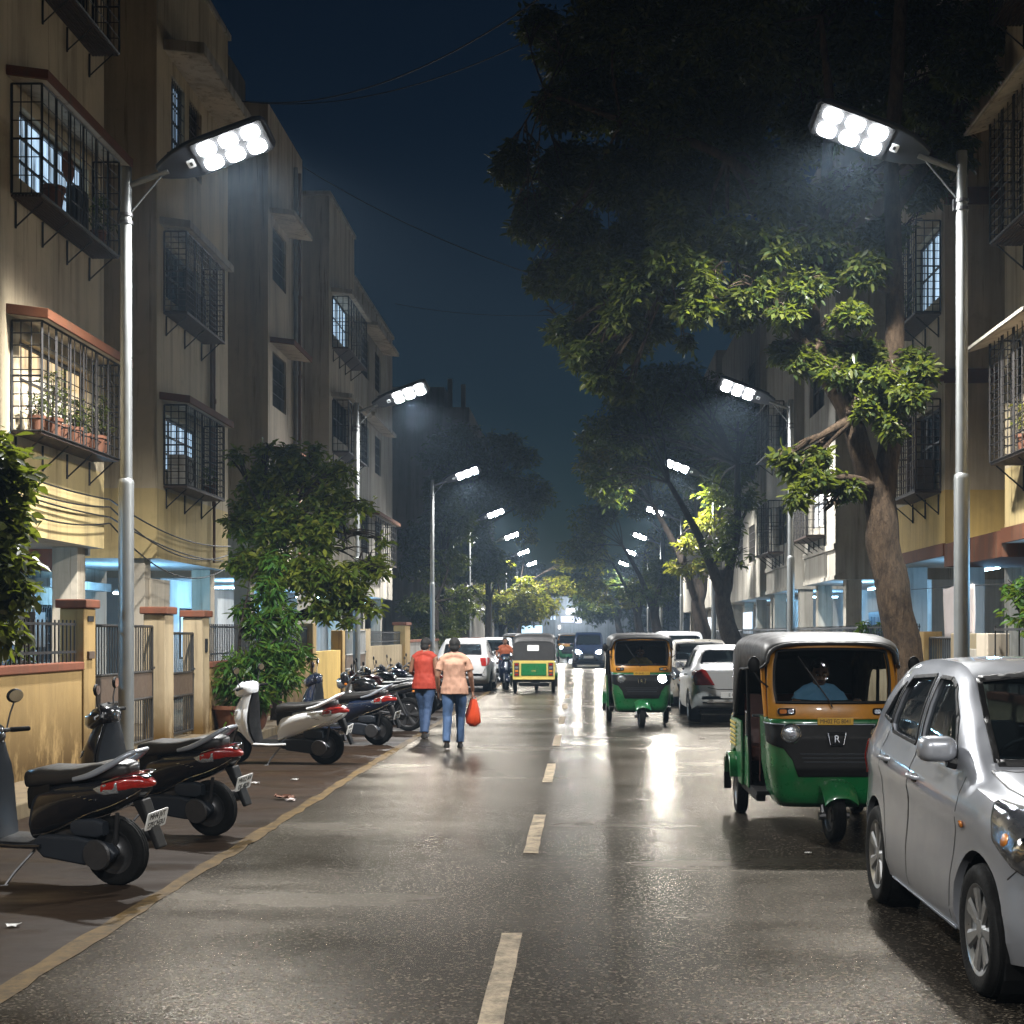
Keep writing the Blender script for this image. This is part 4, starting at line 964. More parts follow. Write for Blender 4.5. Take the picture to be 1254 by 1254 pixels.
# greenery further along the left
def left_tree(x, y, label, c, R_, n, q, seed, mat, s, dens, name='street_tree', cat='tree', h=3):
    return tree(name,label,(x,y,PZ),[(0,0,-.1,.2),(.05,0,h*.4,.16),(0,0,h,.12)],clear_heads(rnd_blobs(c,R_,n,q,seed),(x,y,PZ)),s,dens,M[mat],M['bark_dark'],rose=8,cat=cat)
left_tree(-6.4,62,'light green bushy tree past the third left lamp post',(.0,0,3.1),(1.5,1.6,2.6),14,.8,21,'leaf',.2,90)
left_tree(-6.9,70,'tall dark tree behind the third left lamp post',(-.2,0,5.2),(1.8,2,4.2),22,1.0,22,'leaf_dark',.26,60,h=5)
left_tree(-5.6,84,'tall dark tree standing up against the sky at left centre',(.0,0,9.4),(3.2,3,5.4),52,1.45,23,'leaf_dark',.32,60,h=8)
left_tree(-5.4,93.5,'far left tree with yellow lit leaves under a lamp head',(1.0,-1,4.6),(2.4,2,2.2),16,1.0,24,'leaf_lit_yellow',.28,60,h=4)
left_tree(-5.0,112,'farthest left tree leaning over the haze',(1.2,0,6.2),(3.0,3,3.4),22,1.4,25,'leaf_lit_yellow',.34,36,h=5)
left_tree(-7.5,145,'dark far tree beside the lit shopfront',(0,0,6),(4,3,4),18,1.8,26,'leaf_dark',.42,24,h=4)
left_tree(9,150,'dark far tree right of the street end',(-2,0,6),(5,3,4.5),22,1.9,27,'leaf_dark',.42,24,h=4)
# bushes behind the right wall
def bush(x,y,label,r,seed,mat='leaf_fresh',z=.9,n=8,s=.13,dens=240):
    return tree('garden_bush',label,(x,y,PZ),[(0,0,0,.03),(0,0,.5,.025),(0,0,1.0,.02)],rnd_blobs((0,0,z),r,n,.32,seed),s,dens,M[mat],M['bark_dark'],rose=7,cat='bush')
bush(5.75,27.2,'bright green bush beside the big tree trunk',(.45,.6,.75),31,z=1.2)
bush(5.8,29.5,'olive green bush behind the parked auto rickshaw roof',(.5,.9,.5),32,'leaf',z=1.1)
bush(4.95,40.5,'round bush at the foot of the second right tree',(.6,.7,.5),33,'leaf',z=.9)
bush(5.9,17.0,'dark hedge plant behind the black rail frame on the right',(.35,1.2,.45),34,'leaf',z=1.1,n=12)
bush(6.3,19.6,'teal lit plant under the right tube light',(.35,.5,.4),35,z=2.0)
bush(-6.6,15.8,'dark plant behind the near left railing',(.25,.9,.4),36,'leaf_dark',z=1.2)
bush(-6.7,30.5,'dark garden plant behind the left tree',(.4,1.5,.5),37,'leaf_dark',z=1.2)

# ---------------------------------------------------------------- pots and bits inside the window cages
def pot(p, r, h, label, plant=True, seed=0, ph=.4, mat='leaf', grp='potted plants in the window cages'):
    t = empty('potted_plant', p, 0, label, 'potted plant', grp)
    MB().lathe([(r*.72,0),(r*.95,h*.8),(r*1.08,h*.82),(r*1.08,h),(r*.9,h),(r*.85,h*.85),(.005,h*.85)],(0,0,0),'z',14).build('pot', M['terracotta'], t)
    if plant:
        c = np.array([[rng.normal(0,r*.55),rng.normal(0,r*.7),h+ph*(.15+.85*rng.random())] for _ in range(26)])
        v, f = rosettes(c, 6, .085, 1, .3, .5); pl = leaves_obj('foliage', v, f, M[mat], t)
        st = MB()
        for k in range(0,26,3): st.tube([(0,0,h*.8),tuple(c[k]*np.array([.5,.5,.8])),tuple(c[k])],.005,4)
        st.build('stem', M['bark_dark'], t)
ws = ['leftmost','second','third','fourth','fifth','sixth','rightmost']
for i in range(7): pot((-7.34+.05*(i%2),19.15+.43*i,4.462),.11+.02*(i%3),.22+.03*(i%2),f'{ws[i]} terracotta pot in the warm lit cage on the near left wall',True,i,.28+.12*((i*3)%4))
pot((-7.35,19.75,7.612),.16,.34,'red brown pot in the upper cage on the near left wall',False)
pot((-7.3,21.45,7.612),.12,.2,'leafy pot at the right end of the upper cage',True,3,.55)
tag(MB().lathe([(.02,-.012),(.21,-.012),(.23,.0),(.21,.012),(.02,.012)],(-7.25,20.05,8.32),'x',24).build('round_tray', M['terracotta']),'round brown tray hung on the bars of the upper left cage','tray')
tag(MB().prism(rrect(.5,.62,.08,3,20.75,7.93),'x',-7.45,-7.28).build('storage_box', M['iron'], bevel=.02),'dark box standing in the upper left cage','box')
def ac_unit(x, y, z, label, s, mat='ac'):
    r = empty('air_conditioner', (x,y,z), 0, label, 'air conditioner', 'outdoor units in the window cages')
    MB().box(-.16,.16,-.42,.42,0,.56).build('casing', M[mat], r, smooth=0, bevel=.02)
    MB().torus((s*.165,-.08,.28),.21,.012,'x',24,6).build('fan_grille', M['dark_steel'], r)
ac_unit(-7.40,26.35,4.462,'pale outdoor unit in the blue lit left cage',1); ac_unit(6.08,25.6,4.282,'brown outdoor unit in the cage on the yellow bay',-1,'gate_panel'); ac_unit(-7.4,27.0,7.612,'dark outdoor unit in the unlit cage above the blue lit one',1,'iron')
pot((-7.3,27.9,4.462),.11,.2,'leafy pot in the blue lit left cage',True,5,.35)
for i in range(3): pot((6.02,17.8+.75*i,4.212),.13,.24,f'{ws[i]} pot in the warm lit cage on the right edge',True,i,.5,'leaf_lit_yellow')
pot((6.05,26.6,7.412),.13,.22,'drooping pot in the arched cage on the yellow bay',True,5,.5,'leaf')
# ---------------------------------------------------------------- wheels and shared bits
def wheel(par, c, Rr, w_, spokes=5, rimmat='rim', axis='x', hub=.05, name='wheel', solid_rim=False, s=1, steer=0, rimr=.66):
    """tyre with tread and a rim; returns the wheel (tyre mesh with a rim child)"""
    Mx = Matrix.Translation(Vector(c)) @ Matrix.Rotation(steer,4,'Z')
    prof = [(rimr*Rr,-w_*.40),(Rr*.82,-w_*.5),(Rr*.93,-w_*.48),(Rr*.985,-w_*.38),(Rr,-w_*.2),(Rr,w_*.2),(Rr*.985,w_*.38),(Rr*.93,w_*.48),(Rr*.82,w_*.5),(rimr*Rr,w_*.40)]
    t = MB().lathe(prof,(0,0,0),axis,40,cap=False)
    for k in (-.22,0,.22): t.lathe([(Rr*1.002,w_*(k-.06)),(Rr*1.012,w_*(k-.05)),(Rr*1.012,w_*(k+.05)),(Rr*1.002,w_*(k+.06))],(0,0,0),axis,40,cap=False)
    wo = t.xf(Mx).build(name, M['rubber'], par, smooth=50)
    r = MB(); r0 = rimr*Rr
    r.lathe([(r0*.9,-w_*.30),(r0*1.01,-w_*.41),(r0*1.05,-w_*.43),(r0*1.05,-w_*.36),(r0*.96,-w_*.2),(r0*.96,w_*.2),(r0*1.05,w_*.36),(r0*1.05,w_*.43),(r0*1.01,w_*.41),(r0*.9,w_*.30)],(0,0,0),axis,40,cap=False)
    for sd in (-1,1):
        if solid_rim:
            r.lathe([(.001,sd*w_*.30),(r0*.35,sd*w_*.34),(r0*.45,sd*w_*.22),(r0*.82,sd*w_*.18),(r0*.95,sd*w_*.3)],(0,0,0),axis,32,cap=False)
        else:
            for k in range(spokes):
                a = 2*PI*k/spokes; da = .30
                def q(rad, ang, h): return (h, rad*math.cos(ang), rad*math.sin(ang))
                f0 = [q(r0*.16,a-da*1.2,sd*w_*.28),q(r0*.16,a+da*1.2,sd*w_*.28),q(r0*.95,a+da*.85,sd*w_*.37),q(r0*.95,a-da*.85,sd*w_*.37)]
                f1 = [q(r0*.16,a-da*1.0,sd*w_*.36),q(r0*.16,a+da*1.0,sd*w_*.36),q(r0*.95,a+da*.5,sd*w_*.42),q(r0*.95,a-da*.5,sd*w_*.42)]
                r.loft([f0,f1])
            r.lathe([(.002,sd*w_*.26),(r0*.24,sd*w_*.28),(r0*.22,sd*w_*.38),(.002,sd*w_*.40)],(0,0,0),axis,20,cap=False)
    ro = r.xf(Mx).build('rim', M[rimmat], wo, smooth=40)
    if not solid_rim:
        MB().lathe([(.002,-.01),(r0*.8,-.01),(r0*.8,.01),(.002,.01)],(0,0,0),axis,24,cap=False).xf(Mx).build('brake_disc', M['dark_steel'], wo)
    return wo
def bvh_of(mb_or_mesh):
    if isinstance(mb_or_mesh, MB): return BVHTree.FromPolygons([Vector(v) for v in mb_or_mesh.v], mb_or_mesh.f)
    bm = bmesh.new(); bm.from_mesh(mb_or_mesh); t = BVHTree.FromBMesh(bm); bm.free(); return t
def patch(bvh, outline, axis, side, name, mat, par, off=.003, thick=.005, maxlen=.05, smooth=40, bevel=0):
    """an outline drawn in a side/front/top view laid onto the body's surface as a piece of its own"""
    ax = {'x':0,'y':1,'z':2}[axis]; oth = [i for i in range(3) if i != ax]
    bm = bmesh.new(); vs = []
    for a,b in outline:
        p = [0,0,0]; p[oth[0]] = a; p[oth[1]] = b; vs.append(bm.verts.new(p))
    bm.faces.new(vs)
    bmesh.ops.triangulate(bm, faces=bm.faces[:])
    for _ in range(7):
        ed = [e for e in bm.edges if e.calc_length() > maxlen]
        if not ed: break
        bmesh.ops.subdivide_edges(bm, edges=ed, cuts=1); bmesh.ops.triangulate(bm, faces=bm.faces[:])
    d = Vector((0,0,0)); d[ax] = -side
    hits = {}
    for v in bm.verts:
        o = v.co.copy(); o[ax] = side*10
        h = bvh.ray_cast(o, d)
        if h[0] is None:
            h = bvh.find_nearest(Vector([v.co[0] if ax else side*.8, v.co[1], v.co[2]]))
        n = h[1] if h[1].dot(d) < 0 else -h[1]
        hits[v] = (h[0], n)
    for v,(p,n) in hits.items(): v.co = p+n*off
    bmesh.ops.recalc_face_normals(bm, faces=bm.faces)
    f = bm.faces[:]; 
    if sum((x.normal.dot(-d) for x in f)) < 0: bmesh.ops.reverse_faces(bm, faces=f)
    me = bpy.data.meshes.new(name); bm.to_mesh(me); bm.free()
    return link(name, me, mat, par, smooth, bevel, solid=thick, off=1)
def strip(pts, w_):                   # an outline for a thin line along pts
    L, Rt = [], []
    for i,p in enumerate(pts):
        a = Vector(pts[max(i-1,0)]); b = Vector(pts[min(i+1,len(pts)-1)]); t = (b-a).normalized(); n = Vector((-t.y,t.x))
        L.append(tuple(Vector(p)+n*w_/2)); Rt.append(tuple(Vector(p)-n*w_/2))
    return L+Rt[::-1]
def boolean(o, cutter, op='DIFFERENCE'):
    m = o.modifiers.new('x','BOOLEAN'); m.operation = op; m.object = cutter; m.solver = 'EXACT'
def bake(o, cutters):
    me = mesh_of(o); mats = list(o.data.materials); o.modifiers.clear(); o.data = me
    for c in cutters: bpy.data.objects.remove(c)
    return o
def lamp_beam(p, d, e, col=(.95,.97,1), size=R(70), r=.06, blend=.8):
    l = bpy.data.lights.new('headlight_beam','SPOT'); l.energy = e; l.color = col; l.spot_size = size; l.spot_blend = blend; l.shadow_soft_size = r
    o = bpy.data.objects.new('headlight_beam', l); C.objects.link(o); o.location = p; o.rotation_euler = (-Vector(d)).to_track_quat('Z','Y').to_euler()

# ---------------------------------------------------------------- cars
def car(loc, rz, label, paint, T, group='cars parked along the street', detail=2, lights=False, plate='', tail=False, trim='plastic'):
    """T: tables along y (front positive) of roof line, belt line, half width, roof half width; wheel positions; window outlines"""
    r = empty(T['name'], loc, rz, label, T['cat'], group); P = M[paint]
    zt, zb, hw, rw = [smooth_tab(T[k]) for k in ('top','belt','w','rw')]
    y0, y1 = zt[0][0], zt[-1][0]
    def ring(y, inset=0, ny=0):
        W = interp(hw,y)-inset; Z = interp(zt,y)-inset; B = min(interp(zb,y),Z-.02*(1 if inset==0 else .5)); rwv = interp(rw,y)-inset
        zl = interp(T['low'],y)+inset
        cab = max(0,min(1,(Z-B-.06)/.25))
        pts = [(0,zl),(W*.80,zl),(W*.955,zl+.03),(W*.992,zl+.13),(W*1.0,zl+(B-zl)*.36),(W*.984,zl+(B-zl)*.55),(W*.982,zl+(B-zl)*.70),(W*1.0,zl+(B-zl)*.80),(W*.972,zl+(B-zl)*.92),(W*.935,B)]
        xs, zs = W*.925, B
        xe, ze = rwv, Z-.055*cab-.012*(1-cab)
        for t in (.12,.35,.6,.85):
            x = xs+(xe-xs)*t+.03*math.sin(PI*t)*cab; z = zs+(ze-zs)*t; pts.append((x,z))
        pts += [(xe-.006,ze),(xe*.93,ze+.030*cab+.006),(xe*.80,Z-.012*cab-.002),(xe*.5,Z-.003),(0,Z)]
        full = [(x,z) for x,z in pts]+[(-x,z) for x,z in pts[-2:0:-1]]
        return [(x,y,z) for x,z in full]
    ys = sorted({y0,y1,*[y0+(y1-y0)*k/64 for k in range(65)],})
    body = MB().loft([ring(y) for y in ys])
    bo = body.build('body', P, r, smooth=32)
    bv = bvh_of(body)
    cut = []
    def cutter(mb):
        o = mb.build('cutter', None, None, smooth=0); o.matrix_world = r.matrix_world; o.parent = r; cut.append(o); return o
    ca, cb = T['cab']
    boolean(bo, cutter(MB().loft([ring(y,.045) for y in [cb+(ca-cb)*k/26 for k in range(27)]])))
    for ol in T['side']: boolean(bo, cutter(MB().prism(ol,'x',-1.2,1.2)))
    if T.get('wind'): boolean(bo, cutter(MB().prism(T['wind'],'y',.0 if 'wy' not in T else T['wy'],1.9)))
    if T.get('back'): boolean(bo, cutter(MB().prism(T['back'],'y',-2.4,T['by'])))
    wr = T['wr']; tw = T['tw']
    for yy in T['wheels']:
        for sx in (-1,1): boolean(bo, cutter(MB().lathe([(wr+.055,.0),(wr+.055,.5)],(sx*(T['hw']+.12)-(.5 if sx>0 else 0),yy,wr+.01),'x',40)))
    bpy.context.view_layer.update(); bake(bo, cut); bo.data.set_sharp_from_angle(angle=R(32))
    MB().box(-T['hw']+.22,T['hw']-.22,y0+.25 if y0<y1 else y1,y1-.25,.17,.30).build('underbody', M['plastic'], r, smooth=0)
    for yy in T['wheels']:
        for sx in (-1,1):
            wl = wheel(r,(sx*(T['hw']-tw/2-.012),yy,wr),wr,tw,T.get('spokes',5),rimr=.67)
            MB().lathe([(wr+.048,-.10),(wr+.048,.10)],(sx*(T['hw']-.16),yy,wr+.01),'x',24,cap=False).build('arch_liner', M['plastic'], bo, smooth=0)
    # glass, kept just inside the openings
    for ol in T['side']:
        for sd in (-1,1): patch(bv, ol,'x',sd,'side_window',M['glass'],r,off=-.02,thick=.004)
    if T.get('wind'): patch(bv, T['wind'],'y',1,'windscreen',M['clear_glass'],r,off=-.012,thick=.004)
    if T.get('back'): patch(bv, T['back'],'y',-1,'rear_window',M['glass'],r,off=-.012,thick=.004)
    # rubber frames round the glass
    def ringline(ol, w_): return strip(list(ol)+[ol[0],ol[1]], w_)
    if detail:
        for ol in T['side']:
            for sd in (-1,1):
                for a,b in zip(ol, list(ol[1:])+[ol[0]]): patch(bv, strip([a,b],.022),'x',sd,'window_seal',M['plastic'],bo,off=.001,thick=.004)
        for ol,sd in ((T.get('wind'),1),(T.get('back'),-1)):
            if ol:
                for a,b in zip(ol, list(ol[1:])+[ol[0]]): patch(bv, strip([a,b],.03),'y',sd,'window_seal',M['plastic'],bo,off=.001,thick=.004)
        for ln in T['gaps']:
            for sd in (-1,1): patch(bv, strip(ln,.008),'x',sd,'door_gap',M['ink'],bo,off=.0006,thick=.0008)
        for ln in T.get('hoodgaps',[]): 
            for sx in (-1,1): patch(bv, strip([(sx*a,b) for a,b in ln],.009),'z',1,'bonnet_gap',M['ink'],bo,off=.0006,thick=.0008)
    # door handles, mirrors
    for hy,hz in T['handles']:
        for sd in (-1,1):
            h = bv.ray_cast(Vector((sd*5,hy,hz)),Vector((-sd,0,0)))[0]
            if h:
                k = MB().tube(spline([(h.x-sd*.004,hy+.085,hz),(h.x+sd*.035,hy+.06,hz+.004),(h.x+sd*.038,hy-.05,hz+.006),(h.x-sd*.004,hy-.085,hz)],4),.012,8,flat=.8)
                k.build('door_handle', P, r)
                patch(bv, rrect(.12,.05,.024,4,hy,hz-.004),'x',sd,'handle_recess',M['plastic'],bo,off=.0006,thick=.0012)
    my,mz = T['mirror']
    for sd in (-1,1):
        h = bv.ray_cast(Vector((sd*5,my,mz)),Vector((-sd,0,0)))[0]
        x = (h.x if h else sd*T['hw'])
        mm = MB().loft([[(x+sd*(.10+dx*1.0),my+.0+dy+yy_,mz+.055+dz) for dx,dz in rrect(.20*sc,.135*sc,.05*sc,5)] for dy,sc,yy_ in ((.085,.45,0),(.07,.78,0),(.03,.97,0),(-.02,1,0),(-.05,.96,0))] if True else [])
        mo = mm.build('wing_mirror', P, r, smooth=60)
        MB().prism([(x+sd*.10+a,mz+.055+b) for a,b in rrect(.17,.105,.04,5)],'y',my-.056,my-.051).build('mirror_glass', M['mirror'], mo, smooth=0)
        MB().tube([(x-sd*.04,my+.01,mz-.03),(x+sd*.05,my+.01,mz-.012)],[.035,.028],8).build('mirror_foot', M['plastic'], mo)
    # lights
    for sd in (-1,1):
        if T.get('head'):
            patch(bv,[(sd*a,b) for a,b in T['head']],'y',1,'headlight',M['head_on'] if lights else M['clear_lens'],r,off=.002,thick=.012,maxlen=.035,bevel=.004)
        if T.get('tail'): patch(bv,[(sd*a,b) for a,b in T['tail']],'y',-1,'tail_light',M['red_lens'],r,off=.002,thick=.012,maxlen=.035,bevel=.004)
        if T.get('headside'): 
            hs_ = patch(bv,T['headside'],'x',sd,'headlight_wrap',M['lamp_glass'],r,off=.003,thick=.010,maxlen=.03,bevel=.004)
            for a,b in zip(T['headside'], T['headside'][1:]+T['headside'][:1]): patch(bv,strip([a,b],.014),'x',sd,'headlight_seal',M['plastic'],hs_,off=.002,thick=.006)
            patch(bv,rrect(.09,.10,.045,5,*T['headcen']),'x',sd,'projector',M['chrome'],hs_,off=.014,thick=.004)
            patch(bv,rrect(.05,.06,.024,5,T['headcen'][0]-.12,T['headcen'][1]+.03),'x',sd,'indicator_bulb',M['amber_lens'],hs_,off=.014,thick=.003)
        if T.get('tailside'): patch(bv,T['tailside'],'x',sd,'tail_light_wrap',M['red_lens'],r,off=.003,thick=.010,maxlen=.035,bevel=.004)
        if T.get('repeater'): patch(bv,rrect(.045,.035,.016,4,*T['repeater']),'x',sd,'side_repeater',M['amber_lens'],r,off=.002,thick=.012)
    for nm,ol,mt in T.get('frontbits',[]): patch(bv,ol,'y',1,nm,M[mt],r,off=.002,thick=.008,maxlen=.06)
    for nm,ol,mt in T.get('rearbits',[]): patch(bv,ol,'y',-1,nm,M[mt],r,off=.002,thick=.010,maxlen=.06)
    for nm,ol,mt in T.get('sidebits',[]):
        for sd in (-1,1): patch(bv,ol,'x',sd,nm,M[mt],r,off=.001,thick=.008,maxlen=.08)
    # number plates
    for sd, yz in ((1,T.get('fplate')),(-1,T.get('rplate'))):
        if yz:
            h = bv.ray_cast(Vector((0,sd*5,yz)),Vector((0,-sd,0)))[0]
            pl = MB().box(-.25,.25,h.y+sd*.004 if sd>0 else h.y-.018,h.y+.018 if sd>0 else h.y-.004,yz-.06,yz+.06).build('number_plate', M['plate'], r, smooth=0, bevel=.006)
            if plate: text('lettering', plate, .085, M['ink'], pl, frame((0,h.y+sd*.0185,yz),(-sd,0,0),(0,0,1)))
    # cabin
    st = T['seats']
    for sy in st:
        for sx in (-1,1):
            sb = MB().loft([[(sx*.36+a,sy+.0-.10*k,.55+.17*k+0*b,) if False else (sx*.36+a*(1-.12*k),sy-.10*k-.05+b,.52+.24*k) for a,b in rrect(.46,.14,.05,4)] for k in (0,1,2,2.15)])
            so = sb.build('seat', M['vinyl'], r, smooth=50)
            MB().loft([[(sx*.36+a*sc,sy-.30+b,1.08+dz) for a,b in rrect(.26,.1,.04,4)] for dz,sc in ((0,.85),(.04,1),(.13,1),(.17,.8))]).build('headrest', M['vinyl'], so, smooth=50)
    if detail:
        da = T['dash']; MB().prism([(da+.35,.6),(da+.35,T['dz']),(da,T['dz']+.02),(da-.1,T['dz']-.08),(da-.1,.6)],'x',-.62,.62).build('dashboard', M['plastic'], r, smooth=0, bevel=.02)
        sw = MB().torus((0,0,0),.18,.014,'y',24,8); sw.tube([(-.17,0,0),(.17,0,0)],.014,6).tube([(0,0,0),(0,0,-.17)],.014,6); sw.ball((0,0,0),.05,.03,.05)
        sw.xf(Matrix.Translation((T.get('drv',-.36)*-1,da-.22,T['dz']-.03)) @ Matrix.Rotation(R(-25),4,'X')).build('steering_wheel', M['plastic'], r, smooth=60)
    return r
HATCH = dict(name='parked_car', cat='car', hw=.85,
  top=[(-1.93,.60),(-1.92,.80),(-1.86,1.02),(-1.74,1.22),(-1.60,1.42),(-1.50,1.515),(-1.2,1.57),(-.6,1.615),(-.1,1.605),(.20,1.55),(.45,1.40),(.80,1.18),(.98,1.075),(1.25,1.02),(1.5,.95),(1.72,.86),(1.85,.76),(1.92,.62)],
  belt=[(-1.93,.58),(-1.86,1.0),(-1.74,1.08),(-1.5,1.10),(-.6,1.06),(.5,1.0),(1.0,.985),(1.25,.955),(1.5,.90),(1.72,.80),(1.92,.58)],
  w=[(-1.93,.60),(-1.90,.70),(-1.8,.77),(-1.6,.815),(-1.3,.845),(-.9,.85),(.7,.85),(1.1,.845),(1.4,.82),(1.6,.775),(1.75,.71),(1.86,.62),(1.92,.50)],
  rw=[(-1.93,.5),(-1.86,.60),(-1.5,.60),(-1.0,.625),(0,.63),(.45,.665),(.8,.71),(1.25,.66),(1.6,.58),(1.92,.40)],
  low=[(-1.93,.42),(-1.85,.30),(-1.6,.22),(1.5,.20),(1.8,.24),(1.92,.36)], cab=(.88,-1.62), wheels=(1.13,-1.24), wr=.315, tw=.19, spokes=7,
  side=[[(.60,1.055),(.33,1.07),(-.22,1.10),(-.22,1.50),(.02,1.495),(.16,1.45),(.36,1.30)],[(-.32,1.105),(-.92,1.135),(-1.0,1.18),(-.94,1.42),(-.86,1.48),(-.32,1.505)],[(-1.03,1.19),(-1.28,1.22),(-1.10,1.40),(-.99,1.44)]],
  wind=[(-.66,1.10),(.66,1.10),(.62,1.30),(.575,1.50),(.3,1.525),(-.3,1.525),(-.575,1.50),(-.62,1.30)], wy=-.05,
  back=[(-.56,1.12),(.56,1.12),(.52,1.42),(-.52,1.42)], by=-1.3,
  gaps=[[(.78,1.02),(.80,.85),(.72,.55),(.66,.28)],[(-.27,1.50),(-.27,1.08),(-.27,.7),(-.30,.28)],[(-1.02,1.16),(-1.08,1.0),(-.98,.75),(-.86,.55),(-.82,.3)],[(1.50,.62),(1.62,.70),(1.70,.74)]],
  hoodgaps=[[(.70,.95),(.69,1.2),(.62,1.5),(.50,1.74)],[(.70,.95),(.60,1.0),(0,1.03)]],
  handles=[(-.12,.93),(-.88,.97)], mirror=(.56,1.09), head=[(.30,.70),(.50,.68),(.60,.74),(.60,.84),(.42,.82)],
  headside=[(1.28,.955),(1.50,.925),(1.72,.83),(1.80,.72),(1.70,.655),(1.55,.69),(1.38,.80)], headcen=(1.62,.77),
  repeater=(.92,.80), sidebits=[('sill_trim',[(.72,.235),(-.80,.235),(-.80,.25),(.72,.25)],'silver_plastic')],
  frontbits=[('grille',[(-.38,.50),(.38,.50),(.45,.34),(-.45,.34)],'plastic'),('upper_grille',[(-.28,.72),(.28,.72),(.25,.64),(-.25,.64)],'plastic'),('fog_lamp_surround',[(.50,.55),(.66,.58),(.62,.42),(.52,.40)],'plastic'),('fog_lamp_surround',[(-.50,.55),(-.66,.58),(-.62,.42),(-.52,.40)],'plastic')],
  tailside=[(-1.62,1.02),(-1.80,1.03),(-1.86,.80),(-1.72,.80)], tail=[(.52,1.03),(.70,1.02),(.72,.78),(.58,.78)],
  fplate=.56, rplate=.78, seats=(.15,-.95), dash=.62, dz=1.06)
import copy
SEDAN = copy.deepcopy(HATCH); SEDAN.update(
  top=[(-2.05,.62),(-2.04,.80),(-2.0,1.0),(-1.93,1.06),(-1.70,1.10),(-1.45,1.16),(-1.15,1.40),(-.9,1.48),(-.4,1.53),(0,1.51),(.25,1.44),(.62,1.20),(.92,1.03),(1.25,.98),(1.55,.90),(1.78,.80),(1.90,.66)],
  belt=[(-2.05,.58),(-2.0,.96),(-1.93,1.0),(-1.5,1.03),(-.6,1.01),(.5,.96),(1.0,.95),(1.5,.86),(1.9,.62)],
  w=[(-2.05,.62),(-2.02,.70),(-1.9,.77),(-1.6,.82),(-1.2,.845),(.9,.85),(1.3,.835),(1.6,.78),(1.8,.68),(1.9,.52)],
  rw=[(-2.05,.52),(-1.93,.62),(-1.45,.66),(-1.1,.60),(0,.60),(.35,.63),(.8,.70),(1.3,.66),(1.9,.42)],
  low=[(-2.05,.40),(-1.95,.30),(-1.6,.22),(1.5,.20),(1.9,.34)], cab=(.80,-1.40), wheels=(1.15,-1.27), wr=.30, tw=.18,
  side=[[(.55,1.02),(.30,1.03),(-.25,1.05),(-.25,1.41),(0,1.40),(.18,1.34)],[(-.33,1.055),(-1.0,1.08),(-1.08,1.14),(-.92,1.36),(-.80,1.41),(-.33,1.415)]],
  wind=[(-.62,1.06),(.62,1.06),(.55,1.40),(-.55,1.40)], back=[(-.58,1.16),(.58,1.16),(.50,1.40),(.40,1.43),(-.40,1.43),(-.50,1.40)], by=-.8,
  gaps=[[(.70,1.0),(.72,.8),(.66,.28)],[(-.29,1.4),(-.29,.3)],[(-1.08,1.1),(-1.02,.8),(-.86,.5),(-.84,.3)]], hoodgaps=[[(.68,.95),(.5,1.7)]],
  handles=[(-.14,.90),(-.90,.93)], mirror=(.50,1.03), headside=[(1.30,.90),(1.52,.87),(1.72,.78),(1.76,.68),(1.6,.66),(1.42,.74)], headcen=(1.60,.75), repeater=(.9,.75), sidebits=[],
  tail=[(.36,.74),(.52,1.02),(.60,1.05),(.72,1.0),(.74,.74)], tailside=[(-1.72,1.0),(-1.86,1.03),(-2.0,.95),(-2.0,.76),(-1.86,.76)],
  rearbits=[('boot_gap',strip([(-.50,.70),(-.30,.66),(.30,.66),(.50,.70)],.012),'ink'),('chrome_strip',[(-.60,.405),(.60,.405),(.60,.425),(-.60,.425)],'chrome'),('boot_badge',[(-.03,.90),(.03,.90),(.03,.925),(-.03,.925)],'chrome')],
  rplate=.55, fplate=.5, dash=.55, dz=1.02)
